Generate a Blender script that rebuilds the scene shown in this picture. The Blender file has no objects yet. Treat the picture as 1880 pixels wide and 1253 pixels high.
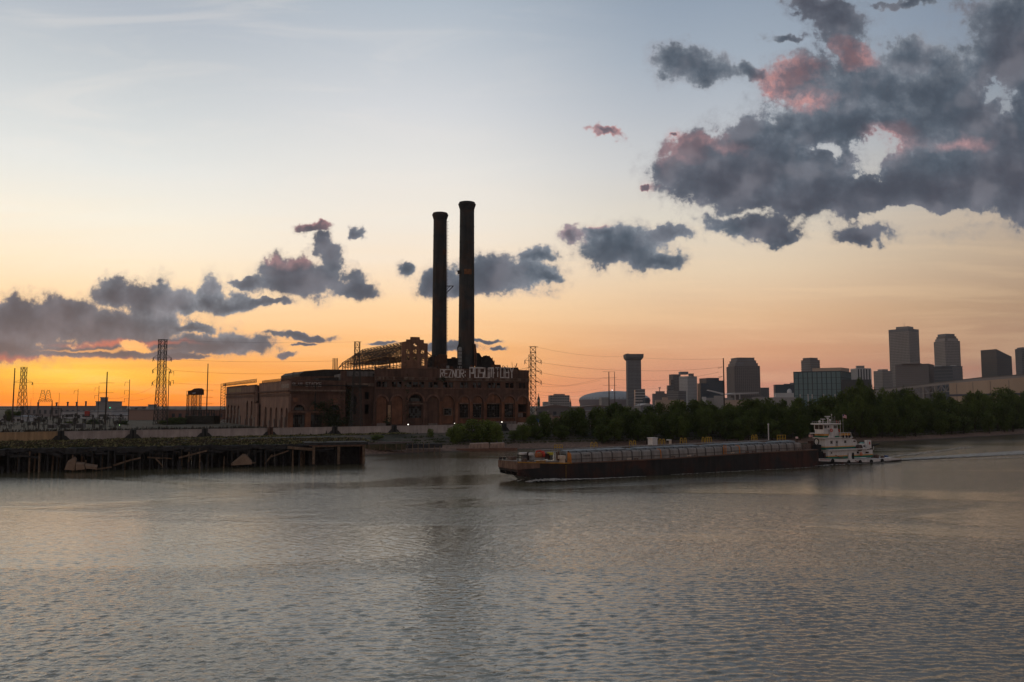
import bpy, bmesh, math, random
import numpy as np
from mathutils import Vector, Matrix

random.seed(7)
C = bpy.context.scene.collection
SC = bpy.context.scene
R = math.radians

# ------------------------------------------------------------------ camera, exposure
EYE = 18.0                       # height of the ship's rail above the river
FPX = 1880 * 28 / 36             # focal length in pixels of the photograph
PITCH = math.atan(118.5 / FPX)
cam_data = bpy.data.cameras.new('camera')
cam = bpy.data.objects.new('camera', cam_data)
C.objects.link(cam)
cam_data.lens = 28
cam_data.sensor_width = 36
cam_data.clip_start = 0.5
cam_data.clip_end = 30000
cam.location = (0, 0, EYE)
cam.rotation_euler = (R(90) + PITCH, 0, 0)
SC.camera = cam
SC.view_settings.view_transform = 'Standard'
SC.view_settings.look = 'None'
SC.view_settings.gamma = 1
SC.view_settings.exposure = 0
SC.view_settings.use_curve_mapping = False
SC.cycles.max_bounces = 6
SC.cycles.diffuse_bounces = 2
SC.cycles.glossy_bounces = 3
SC.cycles.transparent_max_bounces = 12
SC.cycles.volume_bounces = 1
SC.cycles.use_denoising = True


def ray(px, py):
    """direction, scaled to y = 1, of a point of the photograph"""
    xc, yc = (px - 940) / FPX, -(py - 626.5) / FPX
    cp, sp = math.cos(PITCH), math.sin(PITCH)
    y = cp - yc * sp
    z = sp + yc * cp
    return xc / y, z / y


def at(px, py, D):
    """the point seen at (px, py) that stands D metres out"""
    u, v = ray(px, py)
    return Vector((u * D, D, EYE + v * D))


def lin(*c):
    c = c[0] if len(c) == 1 else c
    return tuple(((x / 255) / 12.92 if x / 255 <= 0.04045 else ((x / 255 + 0.055) / 1.055) ** 2.4) for x in c) + (1.0,)


# ------------------------------------------------------------------ sky
world = bpy.data.worlds.new('World')
SC.world = world
world.use_nodes = True
NT = world.node_tree
NT.nodes.clear()


class G:
    """small helper for node graphs"""
    def __init__(s, nt): s.nt = nt
    def n(s, t, **k):
        x = s.nt.nodes.new(t)
        for a, b in k.items(): setattr(x, a, b)
        return x
    def put(s, sock, v):
        if hasattr(v, 'is_linked') or hasattr(v, 'links'): s.nt.links.new(v, sock)
        elif v is not None: sock.default_value = v
    def m(s, op, a, b=None, c=None, clamp=False):
        x = s.n('ShaderNodeMath', operation=op, use_clamp=clamp)
        for i, v in enumerate((a, b, c)):
            if v is not None: s.put(x.inputs[i], v)
        return x.outputs[0]
    def v(s, op, a, b=None, out=0):
        x = s.n('ShaderNodeVectorMath', operation=op)
        s.put(x.inputs[0], a)
        if b is not None: s.put(x.inputs[1], b)
        return x.outputs[out]
    def scale(s, a, f):
        x = s.n('ShaderNodeVectorMath', operation='SCALE')
        s.put(x.inputs[0], a); s.put(x.inputs['Scale'], f)
        return x.outputs[0]
    def comb(s, a, b, c=0.0):
        x = s.n('ShaderNodeCombineXYZ')
        for i, q in enumerate((a, b, c)): s.put(x.inputs[i], q)
        return x.outputs[0]
    def sep(s, a):
        x = s.n('ShaderNodeSeparateXYZ'); s.put(x.inputs[0], a)
        return x.outputs
    def rng(s, v, a, b, c=0.0, d=1.0, smooth=True):
        x = s.n('ShaderNodeMapRange', interpolation_type='SMOOTHSTEP' if smooth else 'LINEAR', clamp=True)
        for i, q in enumerate((v, a, b, c, d)): s.put(x.inputs[i], q)
        return x.outputs[0]
    def mix(s, f, a, b, mode='MIX'):
        x = s.n('ShaderNodeMix', data_type='RGBA', blend_type=mode)
        s.put(x.inputs[0], f); s.put(x.inputs[6], a); s.put(x.inputs[7], b)
        return x.outputs[2]
    def ramp(s, f, stops, interp='LINEAR'):
        x = s.n('ShaderNodeValToRGB'); s.put(x.inputs[0], f)
        e = x.color_ramp.elements
        x.color_ramp.interpolation = interp
        while len(e) > 1: e.remove(e[0])
        e[0].position, e[0].color = stops[0]
        for p, c in stops[1:]:
            k = e.new(p); k.color = c
        return x.outputs[0]
    def noise(s, vec, scale, detail=4, rough=0.55, dist=0.0, out=0, lac=2.0, dims='3D'):
        x = s.n('ShaderNodeTexNoise', noise_dimensions=dims)
        if vec is not None: s.put(x.inputs['Vector'], vec)
        x.inputs['Scale'].default_value = scale
        x.inputs['Detail'].default_value = detail
        x.inputs['Roughness'].default_value = rough
        x.inputs['Lacunarity'].default_value = lac
        x.inputs['Distortion'].default_value = dist
        return x.outputs[out]


g = G(NT)
tc = g.n('ShaderNodeTexCoord')
dirv = g.v('NORMALIZE', tc.outputs['Generated'])
sx, sy, sz = g.sep(dirv)[:3]
az = g.m('MULTIPLY', g.m('ARCTAN2', sx, sy), 180 / math.pi)          # degrees from the view to plant, sun side negative
SUN_AZ, SUN_EL = -28.8, 2.0


def col_stops(px, rows, extra):
    out = []
    for py, c in rows:
        u, v = ray(px, py)
        out.append((max(0.0, (v / math.sqrt(1 + u * u + v * v))), lin(*c)))
    out.sort(key=lambda q: q[0])
    return out + [(z, lin(*c)) for z, c in extra]


up = [(0.55, (152, 161, 166)), (0.8, (128, 137, 145)), (1.0, (114, 123, 134))]
ramp_l = g.ramp(sz, col_stops(200, [(745, (250, 108, 22)), (722, (254, 136, 24)), (695, (255, 166, 46)), (655, (252, 174, 88)), (560, (249, 212, 164)), (480, (245, 228, 200)),
        (400, (239, 232, 216)), (300, (222, 223, 219)), (200, (204, 208, 209)), (100, (187, 193, 198)), (2, (171, 179, 189))], up))
ramp_c = g.ramp(sz, col_stops(760, [(745, (240, 142, 88)), (690, (249, 168, 94)), (640, (249, 184, 116)), (560, (248, 209, 162)), (480, (240, 222, 200)), (400, (233, 225, 213)),
        (300, (221, 219, 215)), (200, (205, 207, 210)), (100, (187, 193, 200)), (2, (170, 180, 191))], up))
ramp_r = g.ramp(sz, col_stops(1300, [(745, (186, 132, 122)), (700, (203, 142, 116)), (650, (212, 157, 121)), (580, (219, 180, 142)), (500, (222, 199, 170)), (400, (212, 204, 190)),
        (300, (194, 195, 196)), (200, (174, 180, 188)), (100, (155, 166, 179)), (2, (141, 154, 170))], [(0.55, (122, 132, 142)), (0.8, (108, 117, 129)), (1.0, (99, 108, 122))]))
ramp_q = g.ramp(sz, col_stops(1880, [(745, (145, 110, 107)), (650, (155, 122, 103)), (560, (164, 136, 112)), (450, (174, 154, 134)), (300, (154, 152, 152)), (150, (130, 140, 152)),
        (2, (117, 131, 150))], [(0.6, (94, 104, 118)), (1.0, (84, 95, 112))]))
ramp_b = g.ramp(sz, [(0.0, lin(154, 136, 130)), (0.12, lin(165, 143, 134)), (0.3, lin(150, 142, 140)), (0.6, lin(120, 125, 132)), (1.0, lin(99, 108, 122))])
sky = g.mix(g.rng(az, -27, -8), ramp_l, ramp_c)
sky = g.mix(g.rng(az, -7, 14), sky, ramp_r)
sky = g.mix(g.rng(az, 14, 38), sky, ramp_q)
away = g.m('ABSOLUTE', g.m('SUBTRACT', g.m('WRAP', g.m('SUBTRACT', az, SUN_AZ), 180, -180), 0.0))
sky = g.mix(g.rng(away, 62, 130), sky, ramp_b)

# the glow where the sun has just gone behind the bank of cloud
el = g.m('MULTIPLY', g.m('ARCSINE', sz), 180 / math.pi)
ga = g.m('DIVIDE', g.m('SUBTRACT', az, SUN_AZ), 5.2)
ge = g.m('DIVIDE', g.m('SUBTRACT', el, 1.8), 0.95)
glow = g.m('EXPONENT', g.m('MULTIPLY', g.m('ADD', g.m('MULTIPLY', ga, ga), g.m('MULTIPLY', ge, ge)), -1.0))
sky = g.mix(g.m('MULTIPLY', glow, 0.9), sky, lin(255, 226, 84))
ga2 = g.m('DIVIDE', g.m('SUBTRACT', az, SUN_AZ), 21.0)
ge2 = g.m('DIVIDE', g.m('SUBTRACT', el, 0.6), 1.5)
glow2 = g.m('EXPONENT', g.m('MULTIPLY', g.m('ADD', g.m('MULTIPLY', ga2, ga2), g.m('MULTIPLY', ge2, ge2)), -1.0))
sky = g.mix(g.m('MULTIPLY', glow2, 0.58), sky, lin(255, 150, 30))

# gnomonic sky coordinates for the clouds in front of us (a point of the cloud deck = one direction)
ysafe = g.m('MAXIMUM', sy, 0.05)
U = g.m('DIVIDE', sx, ysafe)
V = g.m('DIVIDE', sz, ysafe)
UV = g.comb(U, V, 0.0)

# thin high cirrus
cirv = g.n('ShaderNodeMapping'); g.put(cirv.inputs['Vector'], UV)
cirv.inputs['Scale'].default_value = (1.6, 9.0, 1)
cirv.inputs['Rotation'].default_value = (0, 0, R(6))
cir = g.noise(cirv.outputs[0], 2.2, 5, 0.6, 0.6, dims='2D')
cir = g.m('MULTIPLY', g.rng(cir, 0.44, 0.78), g.rng(sz, 0.05, 0.3))
cir = g.m('MULTIPLY', cir, g.rng(az, 12, -12))
sky = g.mix(g.m('MULTIPLY', cir, 0.17), sky, lin(244, 232, 220))
# soft tonal streaks low in the sky
stv = g.n('ShaderNodeMapping'); g.put(stv.inputs['Vector'], UV)
stv.inputs['Scale'].default_value = (2.0, 26.0, 1)
st = g.noise(stv.outputs[0], 2.0, 5, 0.55, 0.3, dims='2D')
stf = g.m('MULTIPLY', g.rng(st, 0.42, 0.7), g.m('SUBTRACT', 1.0, g.rng(sz, 0.12, 0.3)))
sky = g.mix(g.m('MULTIPLY', stf, 0.12), sky, lin(252, 218, 172))
st2 = g.m('MULTIPLY', g.rng(st, 0.5, 0.25), g.m('SUBTRACT', 1.0, g.rng(sz, 0.02, 0.14)))
sky = g.mix(g.m('MULTIPLY', st2, 0.13), sky, lin(190, 100, 80))

CUM = [  # px, py, half width, height above, depth below, tilt
    (50, 592, 130, 44, 60), (215, 600, 140, 30, 34), (10, 640, 110, 20, 22), (190, 645, 170, 14, 12), (130, 575, 60, 25, 30),
    (208, 548, 34, 36, 26), (275, 552, 62, 44, 28), (335, 562, 52, 28, 16), (385, 550, 24, 38, 28), (418, 562, 46, 22, 13), (478, 560, 52, 9, 7),
    (405, 634, 96, 22, 18), (352, 606, 44, 8, 7), (300, 636, 60, 16, 16), (545, 617, 66, 6, 7, -5), (526, 648, 20, 5, 6), (560, 632, 24, 3, 3), (330, 655, 60, 5, 5),
    (572, 426, 26, 11, 9), (610, 476, 25, 26, 30), (565, 520, 98, 34, 30), (512, 496, 32, 30, 26), (550, 490, 26, 26, 20), (648, 530, 46, 14, 20), (455, 522, 32, 9, 8),
    (661, 426, 17, 11, 10), (740, 501, 15, 13, 16), (588, 452, 24, 18, 24),
    (806, 520, 38, 36, 24), (925, 506, 96, 34, 30), (982, 468, 36, 18, 16), (905, 484, 44, 22, 20), (845, 525, 50, 14, 18), (1000, 512, 34, 10, 9),
    (825, 640, 60, 8, 8), (890, 628, 30, 4, 4), (700, 632, 28, 3, 4), (915, 642, 16, 3, 3),
    (1046, 431, 26, 17, 15), (1145, 462, 80, 48, 32), (1208, 478, 42, 13, 14), (1232, 432, 34, 20, 17), (1110, 430, 40, 18, 20),
    (1376, 420, 78, 28, 22), (1436, 432, 40, 12, 12), (1588, 438, 54, 15, 13),
    (1270, 118, 84, 32, 36, -6), (1392, 128, 34, 14, 16), (1440, 66, 32, 10, 8), (1113, 248, 28, 10, 9, -14), (1236, 237, 8, 4, 4), (1195, 350, 9, 5, 5, 20),
    (1410, 325, 170, 60, 46), (1290, 285, 66, 52, 44), (1330, 345, 70, 60, 34), (1560, 340, 230, 64, 66), (1730, 340, 210, 80, 66), (1880, 330, 170, 90, 76), (1490, 375, 190, 30, 22),
    (1475, 158, 74, 60, 44), (1600, 165, 120, 76, 70), (1690, 170, 130, 70, 66), (1562, 92, 44, 34, 34), (1545, 40, 60, 30, 40), (1500, 10, 54, 20, 22), (1870, 110, 110, 150, 140), (1800, 215, 80, 90, 60),
    (1500, 240, 150, 38, 44), (1660, 240, 160, 44, 44), (1840, 240, 110, 70, 60), (1390, 235, 60, 22, 30), (1660, 4, 60, 8, 10), (2040, 200, 200, 260, 220),
    (1570, 225, 190, 50, 50), (1770, 190, 150, 100, 90), (1460, 285, 190, 44, 60), (1880, 70, 80, 110, 100), (1660, 300, 220, 50, 60), (1700, 110, 90, 40, 40), (1870, 250, 120, 90, 90),
    (1330, 330, 110, 70, 50), (1380, 265, 70, 30, 30), (1240, 310, 30, 26, 24),
    (0, 12, 40, 22, 16),
]
HOLES = [(1614, 288, 30, 26, 26), (1512, 276, 26, 10, 10), (1838, 178, 20, 22, 20, 40), (1700, 402, 60, 8, 12), (240, 640, 26, 6, 5)]
PINK = [(1452, 150, 60, 46, 12), (1480, 180, 56, 20, 18), (1430, 165, 40, 30, 20), (1568, 92, 44, 20, 26), (1262, 280, 46, 40, 30), (1300, 262, 44, 26, 16), (1345, 272, 34, 14, 12),
        (1113, 250, 60, 26, 24), (1236, 237, 30, 20, 20), (1650, 250, 60, 24, 40), (1770, 265, 60, 20, 20), (574, 420, 40, 14, 12), (508, 476, 26, 10, 10),
        (553, 478, 34, 14, 12), (1045, 428, 30, 18, 18), (1195, 350, 20, 14, 14), (1100, 412, 20, 8, 8)]


def cloud_zone(x0, x1):
    """colour of sky and cloud for the directions between two bearings (a zone of its own, so that each direction works through few ovals)"""
    def near(items, pad):
        return [i for i in items if i[0] + i[2] > x0 - pad and i[0] - i[2] < x1 + pad]
    # warp: lumps
    wn = g.noise(UV, 14.0, 4, 0.6, 0.0, out=1, dims='2D')
    wn = g.v('SUBTRACT', wn, (0.5, 0.5, 0.5))
    wn2 = g.noise(UV, 46.0, 3, 0.6, 0.0, out=1, dims='2D')
    wn2 = g.v('SUBTRACT', wn2, (0.5, 0.5, 0.5))
    warp = g.scale(g.v('ADD', g.v('MULTIPLY', wn, (0.052, 0.050, 0.0)), g.v('MULTIPLY', wn2, (0.016, 0.018, 0.0))), g.rng(V, 0.03, 0.26, 0.35, 1.0, smooth=False))
    WUV = g.v('ADD', UV, warp)

    def ellset(items, smooth=0.25, vec=WUV):
        """union of flat-bottomed ovals: normalised radius, 1 on the rim"""
        rmin = None
        wx, wy, _ = g.sep(vec)[:3]
        for it in items:
            px, py, rx, rt, rb = it[:5]
            rot = it[5] if len(it) > 5 else 0
            u, v = ray(px, py)
            # the running result rides along in z (scaled to nothing), so that Cycles works through the ovals one by one
            vin = vec if rmin is None else g.comb(wx, wy, rmin)
            if rot:
                mp = g.n('ShaderNodeMapping', vector_type='TEXTURE')
                g.put(mp.inputs['Vector'], vin)
                mp.inputs['Location'].default_value = (u, v, 0)
                mp.inputs['Rotation'].default_value = (0, 0, R(rot))
                mp.inputs['Scale'].default_value = (rx / FPX, rt / FPX, 1e5)
                mo = mp.outputs[0]
            else:
                ma = g.n('ShaderNodeVectorMath', operation='MULTIPLY_ADD')
                g.put(ma.inputs[0], vin)
                ma.inputs[1].default_value = (FPX / rx, FPX / rt, 1e-5)
                ma.inputs[2].default_value = (-u * FPX / rx, -v * FPX / rt, 0)
                mo = ma.outputs[0]
            q = g.v('MAXIMUM', mo, g.v('MULTIPLY', mo, (-1.0, -rt / rb, 1.0)))
            r = g.v('LENGTH', q, out=1)
            rmin = r if rmin is None else g.m('SMOOTH_MIN', rmin, r, smooth)
        return rmin


    rr = ellset(near(CUM, 90), 0.35)
    dens = g.m('SUBTRACT', 1.0, rr)
    big = g.noise(UV, 22.0, 5, 0.66, dims='2D')
    fine = g.noise(UV, 75.0, 4, 0.65, dims='2D')
    # holes that let the sky through the big bank
    if near(HOLES, 60):
        holes = ellset(near(HOLES, 60), 0.1)
        hole = g.rng(g.m('ADD', holes, g.m('MULTIPLY', g.m('SUBTRACT', big, 0.5), 3.4)), 2.3, -0.1, smooth=False)
        dens = g.m('SUBTRACT', dens, g.m('MULTIPLY', hole, 1.35))
    d2 = g.m('MULTIPLY_ADD', dens, 1.35, 0.25)
    d2 = g.m('ADD', d2, g.m('MULTIPLY', g.m('SUBTRACT', big, 0.5), 1.7))
    d2 = g.m('ADD', d2, g.m('MULTIPLY', g.m('SUBTRACT', fine, 0.5), 0.9))
    mask = g.rng(d2, -0.14, 0.46)
    veil = g.m('MULTIPLY', g.rng(d2, -0.5, 0.3), 0.3)
    alpha = g.m('MAXIMUM', mask, veil)

    # body tone: thick = slate, thin rim = lighter; broad mottling; lower bank is warmer and purple
    soft = g.noise(UV, 13.0, 3, 0.5, dims='2D')
    soft2 = g.noise(g.v('ADD', UV, (0.014, -0.022, 0.0)), 13.0, 3, 0.5, dims='2D')
    relief = g.m('SUBTRACT', soft, soft2)
    wide = g.noise(UV, 6.0, 3, 0.5, dims='2D')
    core = g.ramp(g.m('ADD', g.rng(d2, 0.0, 1.5, 0, 0.75, smooth=False), g.m('MULTIPLY', g.m('SUBTRACT', wide, 0.5), 0.9)),
                  [(0.0, lin(130, 136, 145)), (0.22, lin(102, 110, 121)), (0.45, lin(84, 93, 105)), (0.75, lin(71, 80, 92)), (1.0, lin(61, 69, 81))])
    core = g.mix(g.m('MULTIPLY', g.rng(wide, 0.4, 0.68), 0.30), core, lin(100, 93, 102))
    core = g.mix(g.m('MULTIPLY', g.rng(relief, -0.02, 0.22), 0.30), core, lin(140, 138, 146))
    core = g.mix(g.m('MULTIPLY', g.rng(relief, 0.02, -0.22), 0.36), core, lin(52, 59, 71))
    low = g.m('MULTIPLY', g.rng(sz, 0.10, 0.05), g.rng(az, 0, -20))
    core = g.mix(g.m('MULTIPLY', low, 0.5), core, lin(106, 95, 99))
    # reddish light along the underside just above the sun
    if x1 < 800:
        redl = ellset([(120, 664, 260, 9, 8, -1), (230, 632, 110, 6, 4)], 0.1)
        core = g.mix(g.m('MULTIPLY', g.rng(redl, 1.5, 0.1), 0.6), core, lin(222, 112, 84))
        redh = ellset([(190, 643, 110, 3, 3, 0)], 0.1)
        core = g.mix(g.m('MULTIPLY', g.rng(redh, 1.4, 0.2), 0.7), core, lin(252, 178, 108))
    # pink light on the high tops that still see the sun
    pk = ellset(near(PINK, 60), 0.2)
    pk = g.rng(g.m('ADD', pk, g.m('MULTIPLY', g.m('SUBTRACT', big, 0.5), -1.4)), 1.4, 0.05)
    thin = g.rng(d2, 1.15, 0.1)
    pk = g.m('MULTIPLY', pk, g.m('ADD', g.m('MULTIPLY', thin, 0.75), 0.2))
    pinkc = g.mix(g.rng(fine, 0.35, 0.65), lin(240, 150, 134), lin(214, 144, 140))
    hi = g.rng(sz, 0.30, 0.36)
    core = g.mix(g.m('MULTIPLY', pk, 0.68), core, g.mix(hi, lin(196, 144, 142), pinkc))
    # general warm rim on the sun side
    rim = g.m('MULTIPLY', g.m('MULTIPLY', g.rng(d2, 0.35, 0.0), 0.16), g.rng(az, 24, 2))
    core = g.mix(rim, core, lin(214, 160, 150))
    return g.mix(alpha, sky, core)



# scattered cloud over the rest of the sky, of the same kind, so that the dome does not end with the picture
zc = g.m('ADD', g.m('MAXIMUM', sz, 0.0), 0.18)
DUV = g.comb(g.m('DIVIDE', sx, zc), g.m('DIVIDE', sy, zc), 3.0)
dn = g.noise(DUV, 1.3, 8, 0.6)
dmask = g.m('MULTIPLY', g.rng(dn, 0.52, 0.66), g.rng(sz, 0.0, 0.08))
outside = g.m('SUBTRACT', 1.0, g.m('MULTIPLY', g.rng(sy, 0.15, 0.5), g.rng(g.m('ADD', g.m('ABSOLUTE', U), g.m('MULTIPLY', g.m('MAXIMUM', g.m('SUBTRACT', V, 0.30), 0.0), 1.6)), 1.15, 0.85)))
sky_out = g.mix(g.m('MULTIPLY', g.m('MULTIPLY', dmask, outside), 0.8), sky, g.mix(g.rng(away, 30, 120), lin(120, 120, 132), lin(78, 82, 98)))

nish = g.n('ShaderNodeTexSky', sky_type='NISHITA', sun_disc=False)
nish.sun_elevation = R(SUN_EL)
nish.sun_rotation = R(SUN_AZ)
nish.altitude = 10
bgn = g.n('ShaderNodeBackground'); g.put(bgn.inputs[0], nish.outputs[0]); bgn.inputs[1].default_value = 0.003
SKY_GAIN = 1.10


def background(c):
    b = g.n('ShaderNodeBackground'); g.put(b.inputs[0], c); b.inputs[1].default_value = SKY_GAIN
    return b.outputs[0]


def between(s, a, b):
    return g.m('MULTIPLY', g.m('GREATER_THAN', s, a), g.m('LESS_THAN', s, b))


shader = background(sky_out)
ahead = g.m('MULTIPLY', g.m('GREATER_THAN', sy, 0.06), g.m('GREATER_THAN', sz, 0.0))
# zones of the sky ahead: bearing from, bearing to, top (in pixels of the photograph, turned into directions)
for zx0, zx1, top in ((-200, 705, 360), (705, 1030, 395), (1030, 1185, 190), (1185, 1420, -40), (1420, 2400, -300)):
    u0, u1, v1 = ray(zx0, 626)[0], ray(zx1, 626)[0], ray(940, top)[1]
    fac = g.m('MULTIPLY', g.m('MULTIPLY', between(U, u0, u1), g.m('LESS_THAN', V, v1)), ahead)
    ms = g.n('ShaderNodeMixShader')
    g.put(ms.inputs[0], fac); NT.links.new(shader, ms.inputs[1]); NT.links.new(background(cloud_zone(zx0, zx1)), ms.inputs[2])
    shader = ms.outputs[0]
add = g.n('ShaderNodeAddShader')
NT.links.new(bgn.outputs[0], add.inputs[0]); NT.links.new(shader, add.inputs[1])
wo = g.n('ShaderNodeOutputWorld')
NT.links.new(add.outputs[0], wo.inputs[0])
world.cycles.sampling_method = 'MANUAL'
world.cycles.sample_map_resolution = 512

sun_data = bpy.data.lights.new('sun', 'SUN')
sun_data.energy = 0.02
sun_data.angle = R(12)
sun_data.color = (1.0, 0.55, 0.25)
sun = bpy.data.objects.new('sun', sun_data)
C.objects.link(sun)
sd = Vector((math.sin(R(SUN_AZ)) * math.cos(R(SUN_EL)), math.cos(R(SUN_AZ)) * math.cos(R(SUN_EL)), math.sin(R(SUN_EL))))
sun.rotation_euler = sd.to_track_quat('Z', 'Y').to_euler()
sun.location = (-200, 350, 60)

# ------------------------------------------------------------------ helpers
MATS = {}


def mat(name, col, rough=0.8, var=0.25, scale=0.5, metal=0.0, streak=0.0, spec=0.3, dirt=None, dirt_amt=0.0, bump=0.0, fine=True):
    """procedural paint, metal, brick or concrete: base colour with mottling, optional run-down streaks and patches of another colour"""
    if name in MATS: return MATS[name]
    m = bpy.data.materials.new(name); m.use_nodes = True
    nt = m.node_tree; h = G(nt)
    p = nt.nodes['Principled BSDF']
    geo = h.n('ShaderNodeNewGeometry').outputs['Position']
    n1 = h.noise(geo, scale, 5, 0.6)
    f = h.rng(n1, 0.3, 0.7, 1 - var, 1 + var, smooth=False)
    c = h.n('ShaderNodeVectorMath', operation='SCALE'); c.inputs[0].default_value = col[:3]; h.put(c.inputs['Scale'], f)
    out = c.outputs[0]
    if dirt is not None and dirt_amt:
        n2 = h.noise(geo, scale * 0.37, 6, 0.65, 0.4)
        out = h.mix(h.m('MULTIPLY', h.rng(n2, 0.46, 0.62), dirt_amt), out, (*dirt, 1))
    if streak:
        sp = h.v('MULTIPLY', geo, (1.0, 1.0, 0.08))
        n3 = h.noise(sp, scale * 3, 4, 0.6)
        k = h.rng(n3, 0.35, 0.65, 1 - streak, 1.0 + streak * 0.4, smooth=False)
        out = h.mix(1.0, out, h.comb(k, k, k), 'MULTIPLY')
    h.put(p.inputs['Base Color'], out)
    p.inputs['Roughness'].default_value = rough
    p.inputs['Metallic'].default_value = metal
    p.inputs['Specular IOR Level'].default_value = spec
    if bump:
        b = h.n('ShaderNodeBump'); b.inputs['Distance'].default_value = bump; b.inputs['Strength'].default_value = 0.8
        h.put(b.inputs['Height'], h.noise(geo, scale * 6, 3)); h.put(p.inputs['Normal'], b.outputs[0])
    MATS[name] = m
    return m


def glow_mat(name, col, power):
    if name in MATS: return MATS[name]
    m = bpy.data.materials.new(name); m.use_nodes = True
    p = m.node_tree.nodes['Principled BSDF']
    p.inputs['Base Color'].default_value = (*col, 1)
    p.inputs['Emission Color'].default_value = (*col, 1)
    p.inputs['Emission Strength'].default_value = power
    MATS[name] = m
    return m


class MB:
    """collects boxes, bars, tubes and sheets into one mesh"""
    def __init__(s): s.v = []; s.f = []
    def add(s, vs, fs):
        k = len(s.v); s.v.extend(tuple(v) for v in vs); s.f.extend(tuple(i + k for i in f) for f in fs); return s
    def hexa(s, lo, hi):
        """two rings of equal length, lower and upper, closed"""
        n = len(lo)
        return s.add(list(lo) + list(hi), [tuple(range(n))[::-1], tuple(range(n, 2 * n))] + [(i, (i + 1) % n, n + (i + 1) % n, n + i) for i in range(n)])
    def prism(s, poly, z0, z1):
        return s.hexa([(p[0], p[1], z0) for p in poly], [(p[0], p[1], z1) for p in poly])
    def box(s, x0, x1, y0, y1, z0, z1):
        return s.prism([(x0, y0), (x1, y0), (x1, y1), (x0, y1)], z0, z1)
    def bar(s, p, q, w, h=None, up=(0, 0, 1)):
        h = h or w
        p, q = Vector(p), Vector(q); d = (q - p)
        if d.length < 1e-6: return s
        d.normalize(); u = Vector(up)
        if abs(d.dot(u)) > 0.98: u = Vector((1, 0, 0))
        a = d.cross(u).normalized() * w / 2; b = d.cross(a).normalized() * h / 2
        return s.hexa([p + a + b, p - a + b, p - a - b, p + a - b], [q + a + b, q - a + b, q - a - b, q + a - b])
    def tube(s, p, q, r, r2=None, n=8):
        r2 = r if r2 is None else r2
        p, q = Vector(p), Vector(q); d = (q - p).normalized(); u = Vector((0, 0, 1)) if abs(d.z) < 0.9 else Vector((1, 0, 0))
        a = d.cross(u).normalized(); b = d.cross(a)
        ring = lambda c, rr: [c + a * math.cos(6.28319 * i / n) * rr + b * math.sin(6.28319 * i / n) * rr for i in range(n)]
        return s.hexa(ring(p, r), ring(q, r2))
    def lathe(s, c, prof, n=24):
        """prof = [(radius, z)] about the vertical through c"""
        k = len(s.v)
        for r, z in prof:
            for i in range(n):
                a = 6.2831853 * i / n; s.v.append((c[0] + r * math.cos(a), c[1] + r * math.sin(a), z))
        for j in range(len(prof) - 1):
            for i in range(n):
                s.f.append((k + j * n + i, k + j * n + (i + 1) % n, k + (j + 1) * n + (i + 1) % n, k + (j + 1) * n + i))
        s.f.append(tuple(k + i for i in range(n))[::-1]); s.f.append(tuple(k + (len(prof) - 1) * n + i for i in range(n)))
        return s
    def ball(s, c, r, rz=None, n=8, m=6):
        rz = rz or r
        return s.lathe(c, [(r * math.sin(math.pi * (j + 0.02) / (m + 0.04)), c[2] - rz * math.cos(math.pi * j / m)) for j in range(m + 1)], n)
    def build(s, name, m, parent=None, smooth=False, label=None, kind=None, cat=None, group=None):
        me = bpy.data.meshes.new(name)
        o = bpy.data.objects.new(name, me)
        off = Vector((0, 0, 0))
        if parent is not None:
            o.parent = parent
            off = world_loc(parent)
        me.from_pydata([tuple(Vector(v) - off) for v in s.v], [], s.f)
        me.update()
        if m is not None: me.materials.append(m)
        if smooth:
            me.shade_smooth()
            me.set_sharp_from_angle(angle=R(38))
        C.objects.link(o)
        tag(o, label, cat, group, kind)
        return o


def world_loc(o):
    v = Vector((0, 0, 0))
    while o is not None:
        v += Vector(o.location); o = o.parent
    return v


def tag(o, label=None, cat=None, group=None, kind=None):
    for k, x in (('label', label), ('category', cat), ('group', group), ('kind', kind)):
        if x: o[k] = x
    return o


def thing(name, label, cat, loc, group=None):
    o = bpy.data.objects.new(name, None); C.objects.link(o)
    o.location = loc
    o.empty_display_size = 1
    return tag(o, label, cat, group)


def copy_thing(o, loc, label=None, rz=None, sc=None):
    c = o.copy(); C.objects.link(c); c.location = loc
    if rz is not None: c.rotation_euler = (0, 0, rz)
    if sc is not None: c.scale = sc
    if label: c['label'] = label
    for ch in o.children:
        d = ch.copy(); C.objects.link(d); d.parent = c
        for gch in ch.children:
            e = gch.copy(); C.objects.link(e); e.parent = d
    return c


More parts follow.
